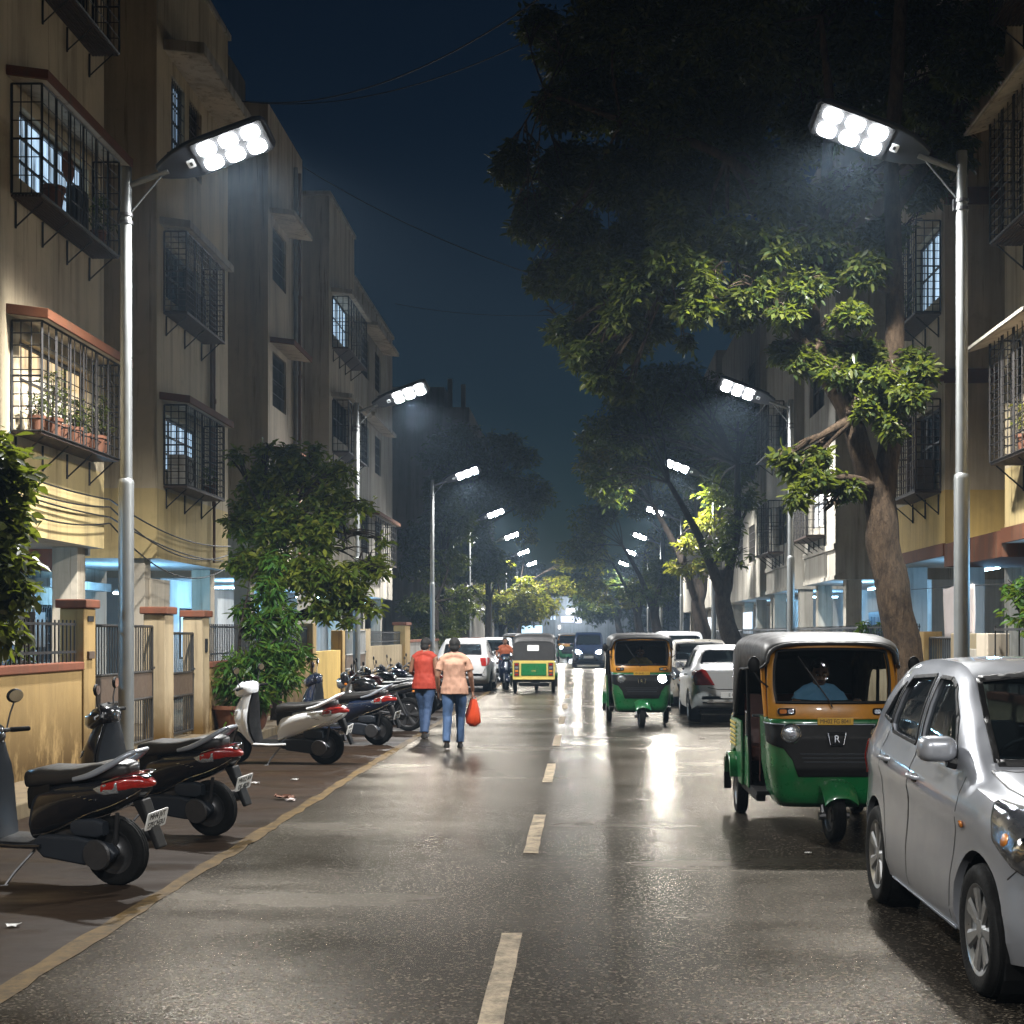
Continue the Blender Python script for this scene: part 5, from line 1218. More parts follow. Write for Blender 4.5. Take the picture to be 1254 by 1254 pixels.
VAN = copy.deepcopy(HATCH); VAN.update(
  top=[(-1.95,.60),(-1.94,1.0),(-1.88,1.30),(-1.78,1.68),(-1.65,1.78),(-1.2,1.82),(-.2,1.83),(.35,1.78),(.65,1.62),(1.05,1.30),(1.25,1.15),(1.5,1.06),(1.72,.94),(1.84,.82),(1.92,.62)],
  belt=[(-1.95,.58),(-1.88,1.05),(-1.5,1.12),(.6,1.06),(1.25,1.03),(1.5,.98),(1.75,.86),(1.92,.58)],
  w=[(-1.95,.66),(-1.9,.74),(-1.75,.80),(1.2,.83),(1.5,.80),(1.7,.74),(1.85,.62),(1.92,.5)],
  rw=[(-1.95,.6),(-1.8,.66),(0,.68),(.6,.68),(1.2,.70),(1.6,.60),(1.92,.42)], cab=(1.08,-1.7),
  side=[[(.90,1.13),(.2,1.15),(.2,1.68),(.42,1.66),(.6,1.54)],[(.12,1.15),(-.75,1.18),(-.75,1.69),(.12,1.69)],[(-.85,1.19),(-1.55,1.22),(-1.5,1.62),(-1.4,1.67),(-.85,1.69)]],
  wind=[(-.66,1.18),(.66,1.18),(.60,1.66),(.5,1.70),(-.5,1.70),(-.60,1.66)], wy=.2, back=[(-.60,1.16),(.60,1.16),(.56,1.58),(-.56,1.58)], by=-1.4,
  gaps=[[(1.0,1.1),(.95,.7),(.8,.3)],[(.16,1.7),(.16,.3)],[(-.8,1.7),(-.8,.3)]], hoodgaps=[[(.70,1.2),(.52,1.74)]], handles=[(.28,1.0),(-.62,1.02)], mirror=(.84,1.14),
  headside=[(1.34,.98),(1.55,.95),(1.74,.84),(1.76,.72),(1.6,.70),(1.45,.80)], headcen=(1.62,.8), head=[(.36,.76),(.56,.72),(.63,.80),(.62,.92),(.45,.88)],
  tail=[(.58,1.10),(.72,1.08),(.73,.72),(.60,.72)], tailside=[(-1.78,1.12),(-1.9,1.1),(-1.92,.74),(-1.8,.74)], sidebits=[], repeater=(1.15,.85), seats=(.35,-.5), dash=.85, dz=1.1, rplate=.62)

car((2.74,8.03,0),PI,'silver hatchback parked at the right edge of the photo, nearest to the camera','silver_paint',HATCH,plate='MH 02 CR 4417')
car((2.95,29.8,0),0,'silver sedan seen from behind, parked right behind the auto rickshaw','light_silver_paint',SEDAN,plate='E 016')
car((2.9,35.4,0),PI,'pale champagne hatchback facing the camera beyond the silver sedan','champagne_paint',HATCH,detail=1)
car((2.95,43.5,0),PI,'tall white car just showing its roof behind the champagne hatchback','white_paint',VAN,detail=0)
car((-3.6,44.6,0),0,'pale hatchback seen from behind beyond the two walkers','light_silver_paint',HATCH,detail=1,plate='MH 14')
car((-3.3,53.2,0),PI,'white car facing the camera on the left beyond the parked scooter rider','white_paint',HATCH,detail=0)
car((.32,74,0),PI,'dark van driving towards the camera with both headlights glaring','navy_paint',VAN,'vehicles coming up the street',0,True)
lamp_beam((.90,71.9,.78),(-.01,-1,.0),1000); lamp_beam((-.25,71.9,.78),(-.01,-1,.0),500)
# ---------------------------------------------------------------- auto rickshaw (forward = +y)
M['driver_glass'] = glassmat('rickshaw_windscreen', (.008,.01,.012), .14)
def rickshaw(loc, rz, label, lights=(False,False), plate='MH02 FG 8041', group='auto rickshaws on the street', steer=.12):
    r = empty('auto_rickshaw', loc, rz, label, 'auto rickshaw', group)
    G, Y, K = M['green_paint'], M['yellow_paint'], M['canvas']
    # front cowl: horizontal sections, rounded nose
    def cow(u, v, off=0):              # u -1..1 round the nose, v 0..1 up
        z = .285+v*.745
        wd = interp([(0,.44),(.12,.49),(.45,.535),(1,.55)],v)+off; fy = interp([(0,.98),(.12,1.06),(.45,1.13),(.8,1.12),(1,1.06)],v)+off
        a = u*R(90); e = .38
        cx = math.copysign(abs(math.sin(a))**e, math.sin(a)); cy = abs(math.cos(a))**e if abs(u) < 1 else 0
        if abs(u) > .999: return (math.copysign(wd,u), .42, z)
        return (wd*cx*.999, .66+(fy-.66)*cy, z)
    us = [-1]+[-.985+1.97*k/44 for k in range(45)]+[1]
    mb = MB().loft([[cow(u,v/16) for u in us] for v in range(17)], cap=False, closed=False)
    co_ = mb.build('front_cowl', G, r, smooth=50, solid=.02, off=-1)
    def facegrid(name, ulo, uhi, vs, mat, off, par=r, th=.012, n=24):
        q = []
        for v in vs:
            a, b_ = ulo(v), uhi(v); q.append([cow(a+(b_-a)*k/n, v, off) for k in range(n+1)])
        return MB().loft(q, cap=False, closed=False).build(name, mat, par, smooth=60, solid=th, off=-1, bevel=.003)
    wv = lambda v: interp([(.36,.16),(.55,.22),(.68,.36),(.735,.94),(.95,.97)],v)
    facegrid('black_mask', lambda v:-wv(v), lambda v:wv(v), [.36+.59*k/30 for k in range(31)], M['plastic'], .012)
    sl = lambda v: .13
    for k in range(3): facegrid('louvre', lambda v:-(.10+.015*k), lambda v:.10+.015*k, [.52+.045*k,.535+.045*k], M['grey_plastic'], .016, co_, .006, 8)
    facegrid('green_band', lambda v:-.985, lambda v:.985, [.955,1.0], G, .016)
    facegrid('trim_line', lambda v:-.97, lambda v:.97, [.942,.954], M['silver_plastic'], .02, co_)
    for sx in (-1,1):
        h = MB().lathe([(.001,.0),(.083,.0),(.088,.02),(.085,.05),(.078,.055),(.074,.03)],(0,0,0),'y',28,cap=False)
        p = Vector((sx*.375,1.075,.915)); ho = h.xf(Matrix.Translation(p)).build('headlight', M['chrome'], r)
        on = lights[0 if sx < 0 else 1]
        MB().lathe([(.001,.062),(.04,.060),(.065,.052),(.077,.040),(.077,.03),(.001,.03)],(0,0,0),'y',24,cap=False).xf(Matrix.Translation(p)).build('lens', M['head_on'] if on else M['clear_lens'], ho)
    # emblem: a shield outline with a small sign in it
    em = [(-.075,.05),(.075,.05),(.055,-.05),(-.055,-.05)]; eb = MB()
    for a,b_ in zip(em, em[1:]+em[:1]): eb.tube([(a[0],0,a[1]),(b_[0],0,b_[1])],.005,6)
    y_ = cow(0,.79,.047)[1]
    eo = eb.xf(Matrix.Translation((0,y_,.875))).build('emblem', M['chrome'], r)
    text('lettering','R',.085,M['chrome'],eo,frame((0,y_+.001,.872),(-1,0,0),(0,0,1)))
    # yellow windscreen surround, leaning back
    def wp(x, z): return (x, 1.055-(z-1.03)*.20-.10*(abs(x)/.53)**3, z)
    out = [(-.545,1.03),(-.55,1.35),(-.525,1.58),(-.45,1.665),(0,1.685),(.45,1.665),(.525,1.58),(.55,1.35),(.545,1.03)]
    out = [(p.x,p.y) for p in spline([(x,z,0) for x,z in out],5)]
    inn = [(-.475,1.17),(-.49,1.35),(-.47,1.55),(-.41,1.605),(0,1.62),(.41,1.605),(.47,1.55),(.49,1.35),(.475,1.17)]
    inn = [(p.x,p.y) for p in spline([(x,z,0) for x,z in inn],5)]
    n = len(out); mid_o = [(out[-1][0]+(out[0][0]-out[-1][0])*k/20, 1.03) for k in range(1,20)]; mid_i = [(inn[-1][0]+(inn[0][0]-inn[-1][0])*k/20, 1.17) for k in range(1,20)]
    O, I = out+mid_o, inn+mid_i
    rg = [[wp(a,b_) for a,b_ in O],[wp(a,b_) for a,b_ in I]]
    mb = MB(); m_ = len(O); mb.add(rg[0]+rg[1], [(k,(k+1)%m_,m_+(k+1)%m_,m_+k) for k in range(m_)])
    wf = mb.build('windscreen_frame', Y, r, smooth=30, solid=.035, off=-1, bevel=.008)
    tr = MB().tube([Vector(wp(a,b_))+Vector((0,.008,0)) for a,b_ in I+I[:1]],.013,6); tr.build('rubber_seal', M['plastic'], wf)
    gl = MB(); cx = [wp(a,b_) for a,b_ in I]; gl.add([Vector(p)-Vector((0,.012,0)) for p in cx]+[(0,1.0,1.4)], [(k,(k+1)%m_,m_) for k in range(m_)]); gl.build('windscreen', M['driver_glass'], r, smooth=180)
    MB().tube([(.02,1.07,1.13),(.05,1.075,1.19),(.24,1.03,1.47)],.006,5).tube([(.13,1.052,1.30),(.30,.995,1.56)],.007,4).build('wiper', M['ink'], r)
    for sx in (-1,1):
        ib = MB().prism(rrect(.15,.055,.02,4,sx*.40,1.095),'y',1.0,1.035).build('indicator', M['plastic'], r, bevel=.004)
        MB().prism(rrect(.06,.035,.012,4,sx*.43,1.095),'y',1.03,1.043).build('amber_lens', M['amber_lens'], ib)
        MB().prism(rrect(.05,.035,.012,4,sx*.365,1.095),'y',1.03,1.045).build('clear_lens', M['clear_lens'], ib)
    pl = MB().box(-.15,.15,1.09,1.10,.985,1.045).build('number_plate', M['plate_yellow'], r, smooth=0, bevel=.004)
    text('lettering', plate, .052, M['ink'], pl, frame((0,1.1015,1.014),(-1,0,0),(0,0,1)), sx=.8)
    # canopy: arched sections running back and down
    st = [(.93,1.665,.55,1.50),(.86,1.715,.585,1.46),(.6,1.745,.60,1.45),(.2,1.755,.61,1.44),(-.2,1.76,.615,1.42),(-.55,1.755,.62,1.38),(-.80,1.75,.625,1.02),(-1.0,1.735,.625,.94),(-1.15,1.70,.62,.93),(-1.25,1.62,.61,.93),(-1.30,1.5,.60,.93)]
    rings = []
    sts = [spline([Vector((a[0],a[1],a[2])) for a in st],4), spline([Vector((a[0],a[3],0)) for a in st],4)]
    for i,(p,q) in enumerate(zip(*sts)):
        y, zt, hw = p; zl = q.y; row = []; sag = .012*math.sin(i*1.5)
        for k in range(31):
            t = -1+2*k/30; a = t*R(90); e = .42
            x = hw*math.copysign(abs(math.sin(a))**e, math.sin(a)) if abs(t) < 1 else hw*t
            z = (zt-.26)+.26*abs(math.cos(a))**e+sag*(1-abs(t)) if abs(t) < .97 else zl
            if abs(t) >= .97: z = zl
            row.append((x,y,z))
        rings.append(row)
    cn = MB().loft(rings, cap=False, closed=False).build('canopy', K, r, smooth=70, solid=.018, off=-1)
    MB().tube([Vector(p)+Vector((0,.012,.002)) for p in rings[0][1:-1]],.016,8).build('front_piping', K, cn)
    for sx in (-1,1):
        MB().tube([Vector((rg_[0 if sx<0 else -1][0]*1.005,rg_[0 if sx<0 else -1][1],rg_[0 if sx<0 else -1][2]+.004)) for rg_ in rings],.011,6).build('side_piping', K, cn)
    # back wall of the hood
    bk = [(x,z) for x,y,z in rings[-1]]
    MB().prism(bk,'y',-1.31,-1.295).build('hood_back', K, r, smooth=0)
    MB().prism(rrect(.34,.17,.02,3,-.02,1.33),'y',-1.322,-1.311).build('rear_pane', M['plate'], r)
    # lower tub
    tub = [(.42,.30),(.42,.36),(-.35,.36),(-.42,.46),(-.46,.94),(-1.30,.94),(-1.33,.80),(-1.31,.42),(-1.22,.34),(-.42,.30)]
    for sx in (-1,1):
        MB().prism([(-.35,.33),(-.36,.6),(-.42,.93),(-1.30,.93),(-1.33,.80),(-1.31,.46),(-1.22,.42),(-1.18,.52),(-1.08,.61),(-.95,.64),(-.82,.61),(-.72,.52),(-.67,.38),(-.6,.33)],'x',*sorted((sx*.60,sx*.625))).build('rear_side_panel', G, r, smooth=0, bevel=.012)
        for k in range(6): MB().box(*sorted((sx*.627,sx*.637)),-1.28,-.80,.66+.042*k,.682+.042*k).build('side_slat', M['pale_yellow'], r, smooth=0, bevel=.004)
        fl = [(-.95+.30*math.cos(a),.30+.30*math.sin(a)) for a in [R(15+150*k/12) for k in range(13)]]; fi = [(-.95+.27*math.cos(a),.30+.27*math.sin(a)) for a in [R(165-150*k/12) for k in range(13)]]
        MB().prism(fl+fi,'x',*sorted((sx*.50,sx*.70))).build('rear_mudguard', G, r, smooth=40, bevel=.006)
        MB().box(sx*.66-.035,sx*.66+.035,-1.30,-1.275,.20,.52).build('mud_flap', M['rubber'], r, smooth=0)
        # sill, half door and door posts
        MB().box(*sorted((sx*.50,sx*.585)),-.70,.46,.27,.34).build('side_sill', M['plastic'], r, smooth=0, bevel=.015)
        MB().prism([(-.02,.34),(-.05,.80),(-.30,.80),(-.34,.34)],'x',*sorted((sx*.585,sx*.60))).build('half_panel', G, r, smooth=0, bevel=.01)
        MB().tube([(sx*.575,-.04,.34),(sx*.59,-.06,.95),(sx*.60,-.08,1.45)],.016,8).build('door_post', M['plastic'], r)
        MB().tube([(sx*.55,.86,1.04),(sx*.565,.80,1.30),(sx*.57,.76,1.48)],.02,8).build('front_post', Y, r)
        MB().tube([(sx*.59,-.06,1.02),(sx*.585,-.33,1.02)],.011,6).tube([(sx*.585,-.30,.80),(sx*.585,-.30,1.02)],.011,6).build('grab_bar', M['steel'], r)
        # mirror on a stalk
        mm = MB().tube([(sx*.55,.98,1.30),(sx*.63,1.02,1.36),(sx*.67,1.02,1.43)],.008,6); ms = mm.build('mirror_stalk', M['ink'], r)
        MB().ball((sx*.675,1.02,1.49),.052,.02,.07,16,8).build('mirror', M['plastic'], ms, smooth=70)
    MB().box(-.585,.585,-1.28,.50,.33,.365).build('floor', M['plastic'], r, smooth=0)
    MB().box(-.60,.60,-1.25,-1.0,.365,.55).build('engine_cover', M['plastic'], r, smooth=0, bevel=.02)
    # rear panel with yellow frame, green board and four lamps either side
    rp = MB().prism(rrect(1.23,.56,.03,3,0,.68),'y',-1.345,-1.315).build('rear_panel', M['pale_yellow'], r, bevel=.008)
    gp = MB().prism(rrect(.74,.36,.02,3,-.0,.70),'y',-1.358,-1.346).build('green_board', G, rp, bevel=.004)
    text('lettering','CNG',.06,M['pale_yellow'],gp,frame((0,-1.3595,.66),(1,0,0),(0,0,1)))
    for sx in (-1,1):
        MB().box(sx*.50-.075,sx*.50+.075,-1.352,-1.346,.50,.90).build('lamp_backing', M['dark_steel'], rp, smooth=0)
        for k in range(4): MB().prism(rrect(.10,.055,.015,3,sx*.50,.555+.098*k),'y',-1.366,-1.353).build('rear_lamp', (M['red_lens'],M['amber_lens'],M['clear_lens'],M['red_lens'])[k], r, bevel=.004)
    MB().box(-.60,.60,-1.36,-1.33,.40,.45).build('rear_bumper', M['pale_yellow'], r, smooth=0, bevel=.01)
    MB().lathe([(.06,-.12),(.07,-.1),(.07,.1),(.06,.12)],(.05,-1.22,.29),'x',16).build('exhaust', M['dark_steel'], r)
    MB().box(-.45,.45,-1.12,-.80,.20,.30).build('axle_housing', M['dark_steel'], r, smooth=0, bevel=.03)
    # seats
    se = MB().loft([[(a,-.62+b_*1.0,z) for a,b_ in rrect(1.06,.46,.05,4)] for z in (.55,.57,.66,.69)]).build('passenger_seat', M['seat_maroon'], r, bevel=.01)
    MB().loft([[(a,-.86-.10*t+b_,.66+.50*t) for a,b_ in rrect(1.06,.10,.04,4)] for t in (0,.1,.9,1)]).build('backrest', M['seat_maroon'], se)
    for k in range(12): MB().tube([(-.5+k*.09,-.05,.40),(-.5+k*.09,-.05,1.0)],.008,5).build('partition_bar', M['seat_maroon'], r)
    MB().tube([(-.56,-.05,1.0),(.56,-.05,1.0)],.014,6).build('partition_rail', M['steel'], r)
    MB().box(-.30,.30,.12,.45,.55,.68).build('driver_seat', M['vinyl'], r, smooth=0, bevel=.03)
    MB().box(-.50,.50,.70,.95,.98,1.12).build('dashboard', M['plastic'], r, smooth=0, bevel=.03)
    MB().tube([(0,.82,.9),(0,.72,1.14)],.022,8).tube([(-.30,.62,1.17),(-.12,.72,1.16),(.12,.72,1.16),(.30,.62,1.17)],.015,8).build('handlebar', M['ink'], r)
    # front wheel, fork and mudguard
    fw = wheel(r,(0,1.02,.215),.215,.105,rimmat='dark_steel',name='front_wheel',solid_rim=True,steer=steer,rimr=.58)
    Mx = Matrix.Translation((0,1.02,0)) @ Matrix.Rotation(steer,4,'Z')
    fk = MB()
    for sx in (-1,1): fk.tube([(sx*.085,-.02,.22),(sx*.09,-.10,.45),(sx*.06,-.14,.62)],.022,8).tube([(sx*.075,.0,.215),(sx*.13,.0,.215)],.03,8)
    fk.xf(Mx).build('front_fork', M['dark_steel'], r)
    q = []
    for k in range(15):
        a = R(28+122*k/14); rad = .262+.015*math.sin(k/14*PI); row = []
        for j in range(13):
            t = -1+j/6; row.append((t*.140, rad*math.cos(a)*(1-.04*t*t)+.0, .215+.045+rad*math.sin(a)-.06*abs(t)**2.6))
        q.append(row)
    MB().loft(q,cap=False,closed=False).xf(Mx).build('front_mudguard', G, r, smooth=60, solid=.012, bevel=.004)
    for sx in (-1,1): wheel(r,(sx*.565,-.95,.215),.215,.11,rimmat='rim',name='rear_wheel',solid_rim=True,rimr=.60)
    return r
ra = rickshaw((2.12,13.0,0),PI,'green and yellow auto rickshaw parked empty lit behind the silver hatchback, driver in a blue shirt inside')
ra['label'] = 'green and yellow auto rickshaw standing in front of the big tree, its headlights off'
rb = rickshaw((1.10,27.4,0),PI,'green and yellow auto rickshaw driving towards the camera with one headlight lit',(True,False),'MH 04 BD 219')
lamp_beam((1.48,26.15,.91),(-.02,-1,-.02),110,size=R(100),blend=1)
rc = rickshaw((-1.42,43.0,0),0,'green and yellow auto rickshaw driving away, its black hood and rear panel showing')
rd = rickshaw((-.88,86,0),PI,'far auto rickshaw near the centre line coming with a glaring headlight',(False,True))
lamp_beam((-1.25,84.6,.91),(.0,-1,.0),600)
re = rickshaw((-2.75,60,0),PI,'dark auto rickshaw parked on the left beyond the white car')

# ---------------------------------------------------------------- scooters and motorbikes (forward = +y)
def scooter(loc, rz, label, paint, plate='', group='scooters and motorbikes parked on the left', seat='vinyl', rail='silver_plastic', steer=.35, lean=5, side='silver_plastic', badge='light'):
    r = empty('scooter', loc, rz, label, 'scooter', group); r.rotation_euler = (0,R(-lean),rz); P = M[paint]
    wheel(r,(0,-.62,.24),.24,.10,rimmat='dark_steel',name='rear_wheel',solid_rim=True,rimr=.62)
    St = Matrix.Translation((0,.55,0)) @ Matrix.Rotation(steer,4,'Z') @ Matrix.Translation((0,-.55,0))
    fw = wheel(r,(0,0,.24),.24,.09,rimmat='dark_steel',name='front_wheel',solid_rim=True,rimr=.62)
    for o in [fw]+list(fw.children): o.data.transform(St @ Matrix.Translation((0,.66,0)))
    # front mudguard
    q = []
    for k in range(13):
        a = R(5+150*k/12); q.append([(t*.075,.66+(.285-.02*abs(t)**3)*math.cos(a),.235+(.275-.05*abs(t)**2.5)*math.sin(a)) for t in [-1+j/5 for j in range(11)]])
    MB().loft(q,cap=False,closed=False).xf(St).build('front_mudguard', P, r, smooth=60, solid=.008)
    fk = MB()
    for sx in (-1,1): fk.tube([(sx*.075,.66,.24),(sx*.075,.58,.50),(sx*.04,.53,.60)],.018,8)
    fk.xf(St).build('front_fork', M['dark_steel'], r)
    # leg shield
    lv = [(.27,.30,.40,.13),(.34,.33,.46,.17),(.45,.36,.56,.20),(.58,.375,.63,.215),(.70,.37,.63,.205),(.80,.36,.585,.175),(.90,.35,.535,.125),(.97,.34,.50,.095)]
    sp = spline([Vector((a[1],a[2],a[3])) for a in lv],4); zs = spline([Vector((a[0],0,0)) for a in lv],4)
    rings = []
    for p,zv in zip(sp,zs):
        yb, yf, hw = p; row = []
        for k in range(15):
            t = -1+2*k/14; row.append((hw*math.sin(t*R(90)), yb+.05+(yf-yb-.05)*math.cos(t*R(90))**.8 if abs(t)<1 else yb+.05, zv.x))
        for k in range(7):
            t = 1-2*k/6; row.append((hw*.96*t, yb+.0+.03*t*t, zv.x))
        rings.append(row)
    ap = MB().loft(rings); ao = ap.build('front_apron', P, r, smooth=50, bevel=.004); bva = bvh_of(ap)
    patch(bva,[(-.05,.88),(.05,.88),(.035,.62),(-.035,.62)],'y',1,'apron_trim',M[side],ao,off=.002,thick=.006)
    for sx in (-1,1): patch(bva,[(sx*.10,.70),(sx*.17,.74),(sx*.17,.69),(sx*.12,.66)],'y',1,'front_indicator',M['clear_lens'],ao,off=.002,thick=.008)
    iz = [[(x*.9,.355-.0+.0*x,z) for x,z in [(-hw,z0),(hw,z0)]] for z0,hw in ((.31,.13),(.45,.18),(.6,.20),(.8,.16),(.93,.10))]
    inn = MB()
    inn.loft([[(-hw*.94,yb-.006,z),( -hw*.4,yb-.03,z),(hw*.4,yb-.03,z),(hw*.94,yb-.006,z),(hw*.94,yb+.02,z),(-hw*.94,yb+.02,z)] for z,yb,_,hw in lv[0:]]); inn.build('inner_shield', M['grey_plastic'] if paint != 'white_paint' else M['plastic'], r, smooth=50)
    # handlebar cover
    hc = MB().loft([[(a*1.0,y,zc+b_) for a,b_ in rrect(w_,h_,min(w_,h_)*.42,5)] for y,zc,w_,h_ in ((.32,1.02,.16,.10),(.36,1.03,.30,.15),(.44,1.03,.33,.19),(.52,1.00,.28,.18),(.575,.975,.19,.12),(.59,.97,.12,.07))]).xf(St)
    ho = hc.build('handlebar_cover', P, r, smooth=55); bvh = bvh_of(hc)
    d = St.to_3x3() @ Vector((0,1,0))
    hl = MB().loft([[(a*.92,y,.985+b_) for a,b_ in rrect(w_,h_,min(w_,h_)*.40,5)] for y,w_,h_ in ((.53,.25,.14),(.577,.215,.12),(.602,.15,.085),(.61,.08,.045))]).xf(St); hl.build('headlight', M['clear_lens'], r, smooth=60)
    MB().prism([(.33,1.07),(.44,1.135),(.45,1.12),(.36,1.05)],'x',-.11,.11).xf(St).build('dial_hood', M['plastic'], ho, smooth=0, bevel=.008)
    gr = MB()
    for sx in (-1,1):
        gr.tube([(sx*.12,.42,1.04),(sx*.22,.40,1.045)],.014,8)
    bar = gr.xf(St).build('handlebar', M['dark_steel'], r)
    for sx in (-1,1):
        MB().tube([(sx*.21,.402,1.045),(sx*.225,.40,1.045),(sx*.34,.365,1.04),(sx*.35,.362,1.04)],[.014,.019,.018,.012],10).xf(St).build('grip', M['rubber'], r)
        MB().tube([(sx*.20,.44,1.05),(sx*.28,.445,1.045),(sx*.35,.42,1.035)],.007,6).xf(St).build('brake_lever', M['steel'], bar)
        ms = MB().tube([(sx*.20,.42,1.06),(sx*.24,.43,1.16),(sx*.27,.42,1.24)],.007,6).xf(St).build('mirror_stem', M['dark_steel'], r)
        MB().ball((sx*.28,.42,1.285),.07,.018,.052,16,8).xf(St).build('mirror', M['plastic'], ms, smooth=70)
        MB().lathe([(.001,0),(.058,0),(.058,.003),(.001,.003)],(0,0,0),'y',18,cap=False).xf(St @ Matrix.Translation((sx*.28,.4005,1.285)) @ Matrix.Diagonal((1,1,.72,1))).build('mirror_glass', M['mirror'], ms)
    # floorboard
    MB().loft([[(a,b_,z) for a,b_ in rrect(w_,.52,.05,4,0,.13)] for z,w_ in ((.245,.22),(.27,.30),(.30,.31),(.305,.29))]).build('floorboard', M['plastic'], r, bevel=.004)
    for sx in (-1,1): MB().tube([(sx*.155,.36,.285),(sx*.16,.1,.275),(sx*.165,-.12,.285)],.016,8).build('floor_trim', P, r)
    # rear body
    stn = [(.02,.10,.30,.50,.42),(-.03,.125,.31,.66,.48),(-.12,.15,.34,.70,.54),(-.28,.178,.40,.735,.60),(-.45,.185,.455,.755,.64),(-.62,.17,.51,.775,.67),(-.76,.135,.565,.785,.70),(-.86,.09,.62,.785,.72),(-.915,.045,.67,.775,.73)]
    ss = spline([Vector((a[0],a[1],a[4])) for a in stn],4); s2 = spline([Vector((a[2],a[3],0)) for a in stn],4); rings = []
    for p,q in zip(ss,s2):
        y,hw,zm = p; zb_,zt_ = q.x,q.y; row = []
        for k in range(24):
            a = 2*PI*k/24; cx_ = math.copysign(abs(math.cos(a))**.75,math.cos(a)); sz = math.sin(a)
            z = zm+(zt_-zm)*abs(sz)**.8 if sz >= 0 else zm-(zm-zb_)*abs(sz)**.9
            row.append((hw*cx_*(1 if sz>=0 else .97), y, z))
        rings.append(row)
    bb = MB().loft(rings); bo = bb.build('body_panel', P, r, smooth=50); bvb = bvh_of(bb)
    # chrome line sweeping along the lower edge, badge
    for sx in (-1,1):
        pts = []
        for y,z in ((.0,.34),(-.15,.37),(-.32,.44),(-.5,.52),(-.68,.58),(-.82,.645),(-.89,.69)):
            h = bvb.ray_cast(Vector((sx*3,y,z)),Vector((-sx,0,0)))[0]
            if h: pts.append(h+Vector((sx*.003,0,0)))
        MB().tube(spline(pts,4),.0055,6).build('chrome_line', M['chrome'], bo)
        h = bvb.ray_cast(Vector((sx*3,-.52,.66)),Vector((-sx,0,0)))[0]
        if badge and h:
            b2 = MB().tube(spline([(h.x+sx*.002,-.42-.022*k*(1),.652-.004*k+.010*(k%2)) for k in range(9)],3),.0024,4); b2.build('badge', M['chrome'] if badge == 'light' else M['ink'], bo)
    # rear lamp cluster wrapping the tail
    tl = MB().loft([[(a,y,zc+b_) for a,b_ in rrect(w_,h_,h_*.42,5)] for y,zc,w_,h_ in ((-.64,.705,.345,.075),(-.72,.725,.315,.115),(-.80,.735,.255,.115),(-.88,.735,.165,.085),(-.945,.725,.07,.04),(-.955,.722,.03,.02))]).build('tail_light', M['red_lens'], r, smooth=60)
    for sx in (-1,1):
        MB().loft([[(sx*w_+a*.5,y,zc+b_) for a,b_ in rrect(.05,h_,.012,3)] for y,w_,zc,h_ in ((-.58,.158,.695,.03),(-.66,.156,.70,.075),(-.755,.135,.712,.075))]).build('indicator', M['clear_lens'], tl, smooth=60)
    MB().tube(spline([(sx_*w_,y,z) for sx_,w_,y,z in ((-1,.175,-.66,.752),(-1,.14,-.80,.79),(-1,.06,-.915,.80),(1,.06,-.915,.80),(1,.14,-.80,.79),(1,.175,-.66,.752))],4),.006,6).build('lamp_trim', M['chrome'], tl)
    # seat
    sst = [(.045,.085,.70,.735),(.02,.12,.68,.80),(-.10,.145,.69,.825),(-.28,.15,.715,.822),(-.42,.155,.735,.835),(-.55,.15,.75,.865),(-.70,.125,.765,.875),(-.78,.09,.78,.865),(-.80,.06,.80,.845)]
    MB().loft([[(a,p[0],(p[2]+p[3])/2+b_) for a,b_ in rrect(p[1]*2,p[3]-p[2],(p[3]-p[2])*.40,5)] for p in sst]).build('seat', M[seat], r, smooth=60)
    MB().loft([[(a,y,z+b_) for a,b_ in rrect(w_,.16,.03,3)] for y,z,w_ in ((.03,.60,.17),(-.05,.64,.22),(-.2,.66,.28))]).build('seat_base', M['plastic'], r, smooth=50)
    # grab rail: two fins joined at the back
    for sx in (-1,1):
        P_ = spline([(sx*.165,-.42,.765),(sx*.172,-.56,.80),(sx*.155,-.70,.865),(sx*.11,-.82,.935),(sx*.06,-.865,.955)],5)
        MB().tube(P_,[.010+.013*math.sin(PI*min(1,.15+i/(len(P_)-1)*.85)) for i in range(len(P_))],10,flat=.7).build('grab_rail', M[rail], r, smooth=70)
    MB().tube([(-.07,-.863,.953),(0,-.872,.955),(.07,-.863,.953)],.014,8).build('grab_rail_bridge', M[rail], r)
    # rear mudguard, plate
    MB().prism([(-.80,.60),(-.88,.62),(-.955,.40),(-1.0,.28),(-.965,.27),(-.91,.40)],'x',-.055,.055).build('rear_mudguard', M['plastic'], r, smooth=0, bevel=.012)
    Mp = frame((0,-.955,.475),(1,0,0),(0,-.30,1)); npz = MB().prism(rrect(.24,.13,.012,3),'z',-.004,.004).xf(Mp).build('number_plate', M['plate'], r, bevel=.002)
    if plate:
        for i,t in enumerate(plate): text('lettering', t, .058, M['ink'], npz, Mp @ Matrix.Translation((0,.03-.06*i,.0045)), sx=.85)
    # engine, belt case, exhaust, stand
    MB().prism([(-.02,.30),(-.10,.36),(-.40,.36),(-.66,.31),(-.72,.25),(-.66,.19),(-.45,.16),(-.12,.20)],'x',-.155,-.08).build('belt_case', M['grey_plastic'], r, bevel=.02, seg=3)
    MB().lathe([(.001,-.03),(.10,-.03),(.11,-.015),(.10,.0),(.001,.0)],(-.155,-.58,.245),'x',22,cap=False).build('fan_cover', M['dark_steel'], r)
    MB().loft([[(-.11+a,y,.42+b_) for a,b_ in rrect(.07,h_,.02,3)] for y,h_ in ((-.36,.08),(-.40,.12),(-.56,.13),(-.62,.09))]).build('air_filter', M['grey_plastic'], r, smooth=50)
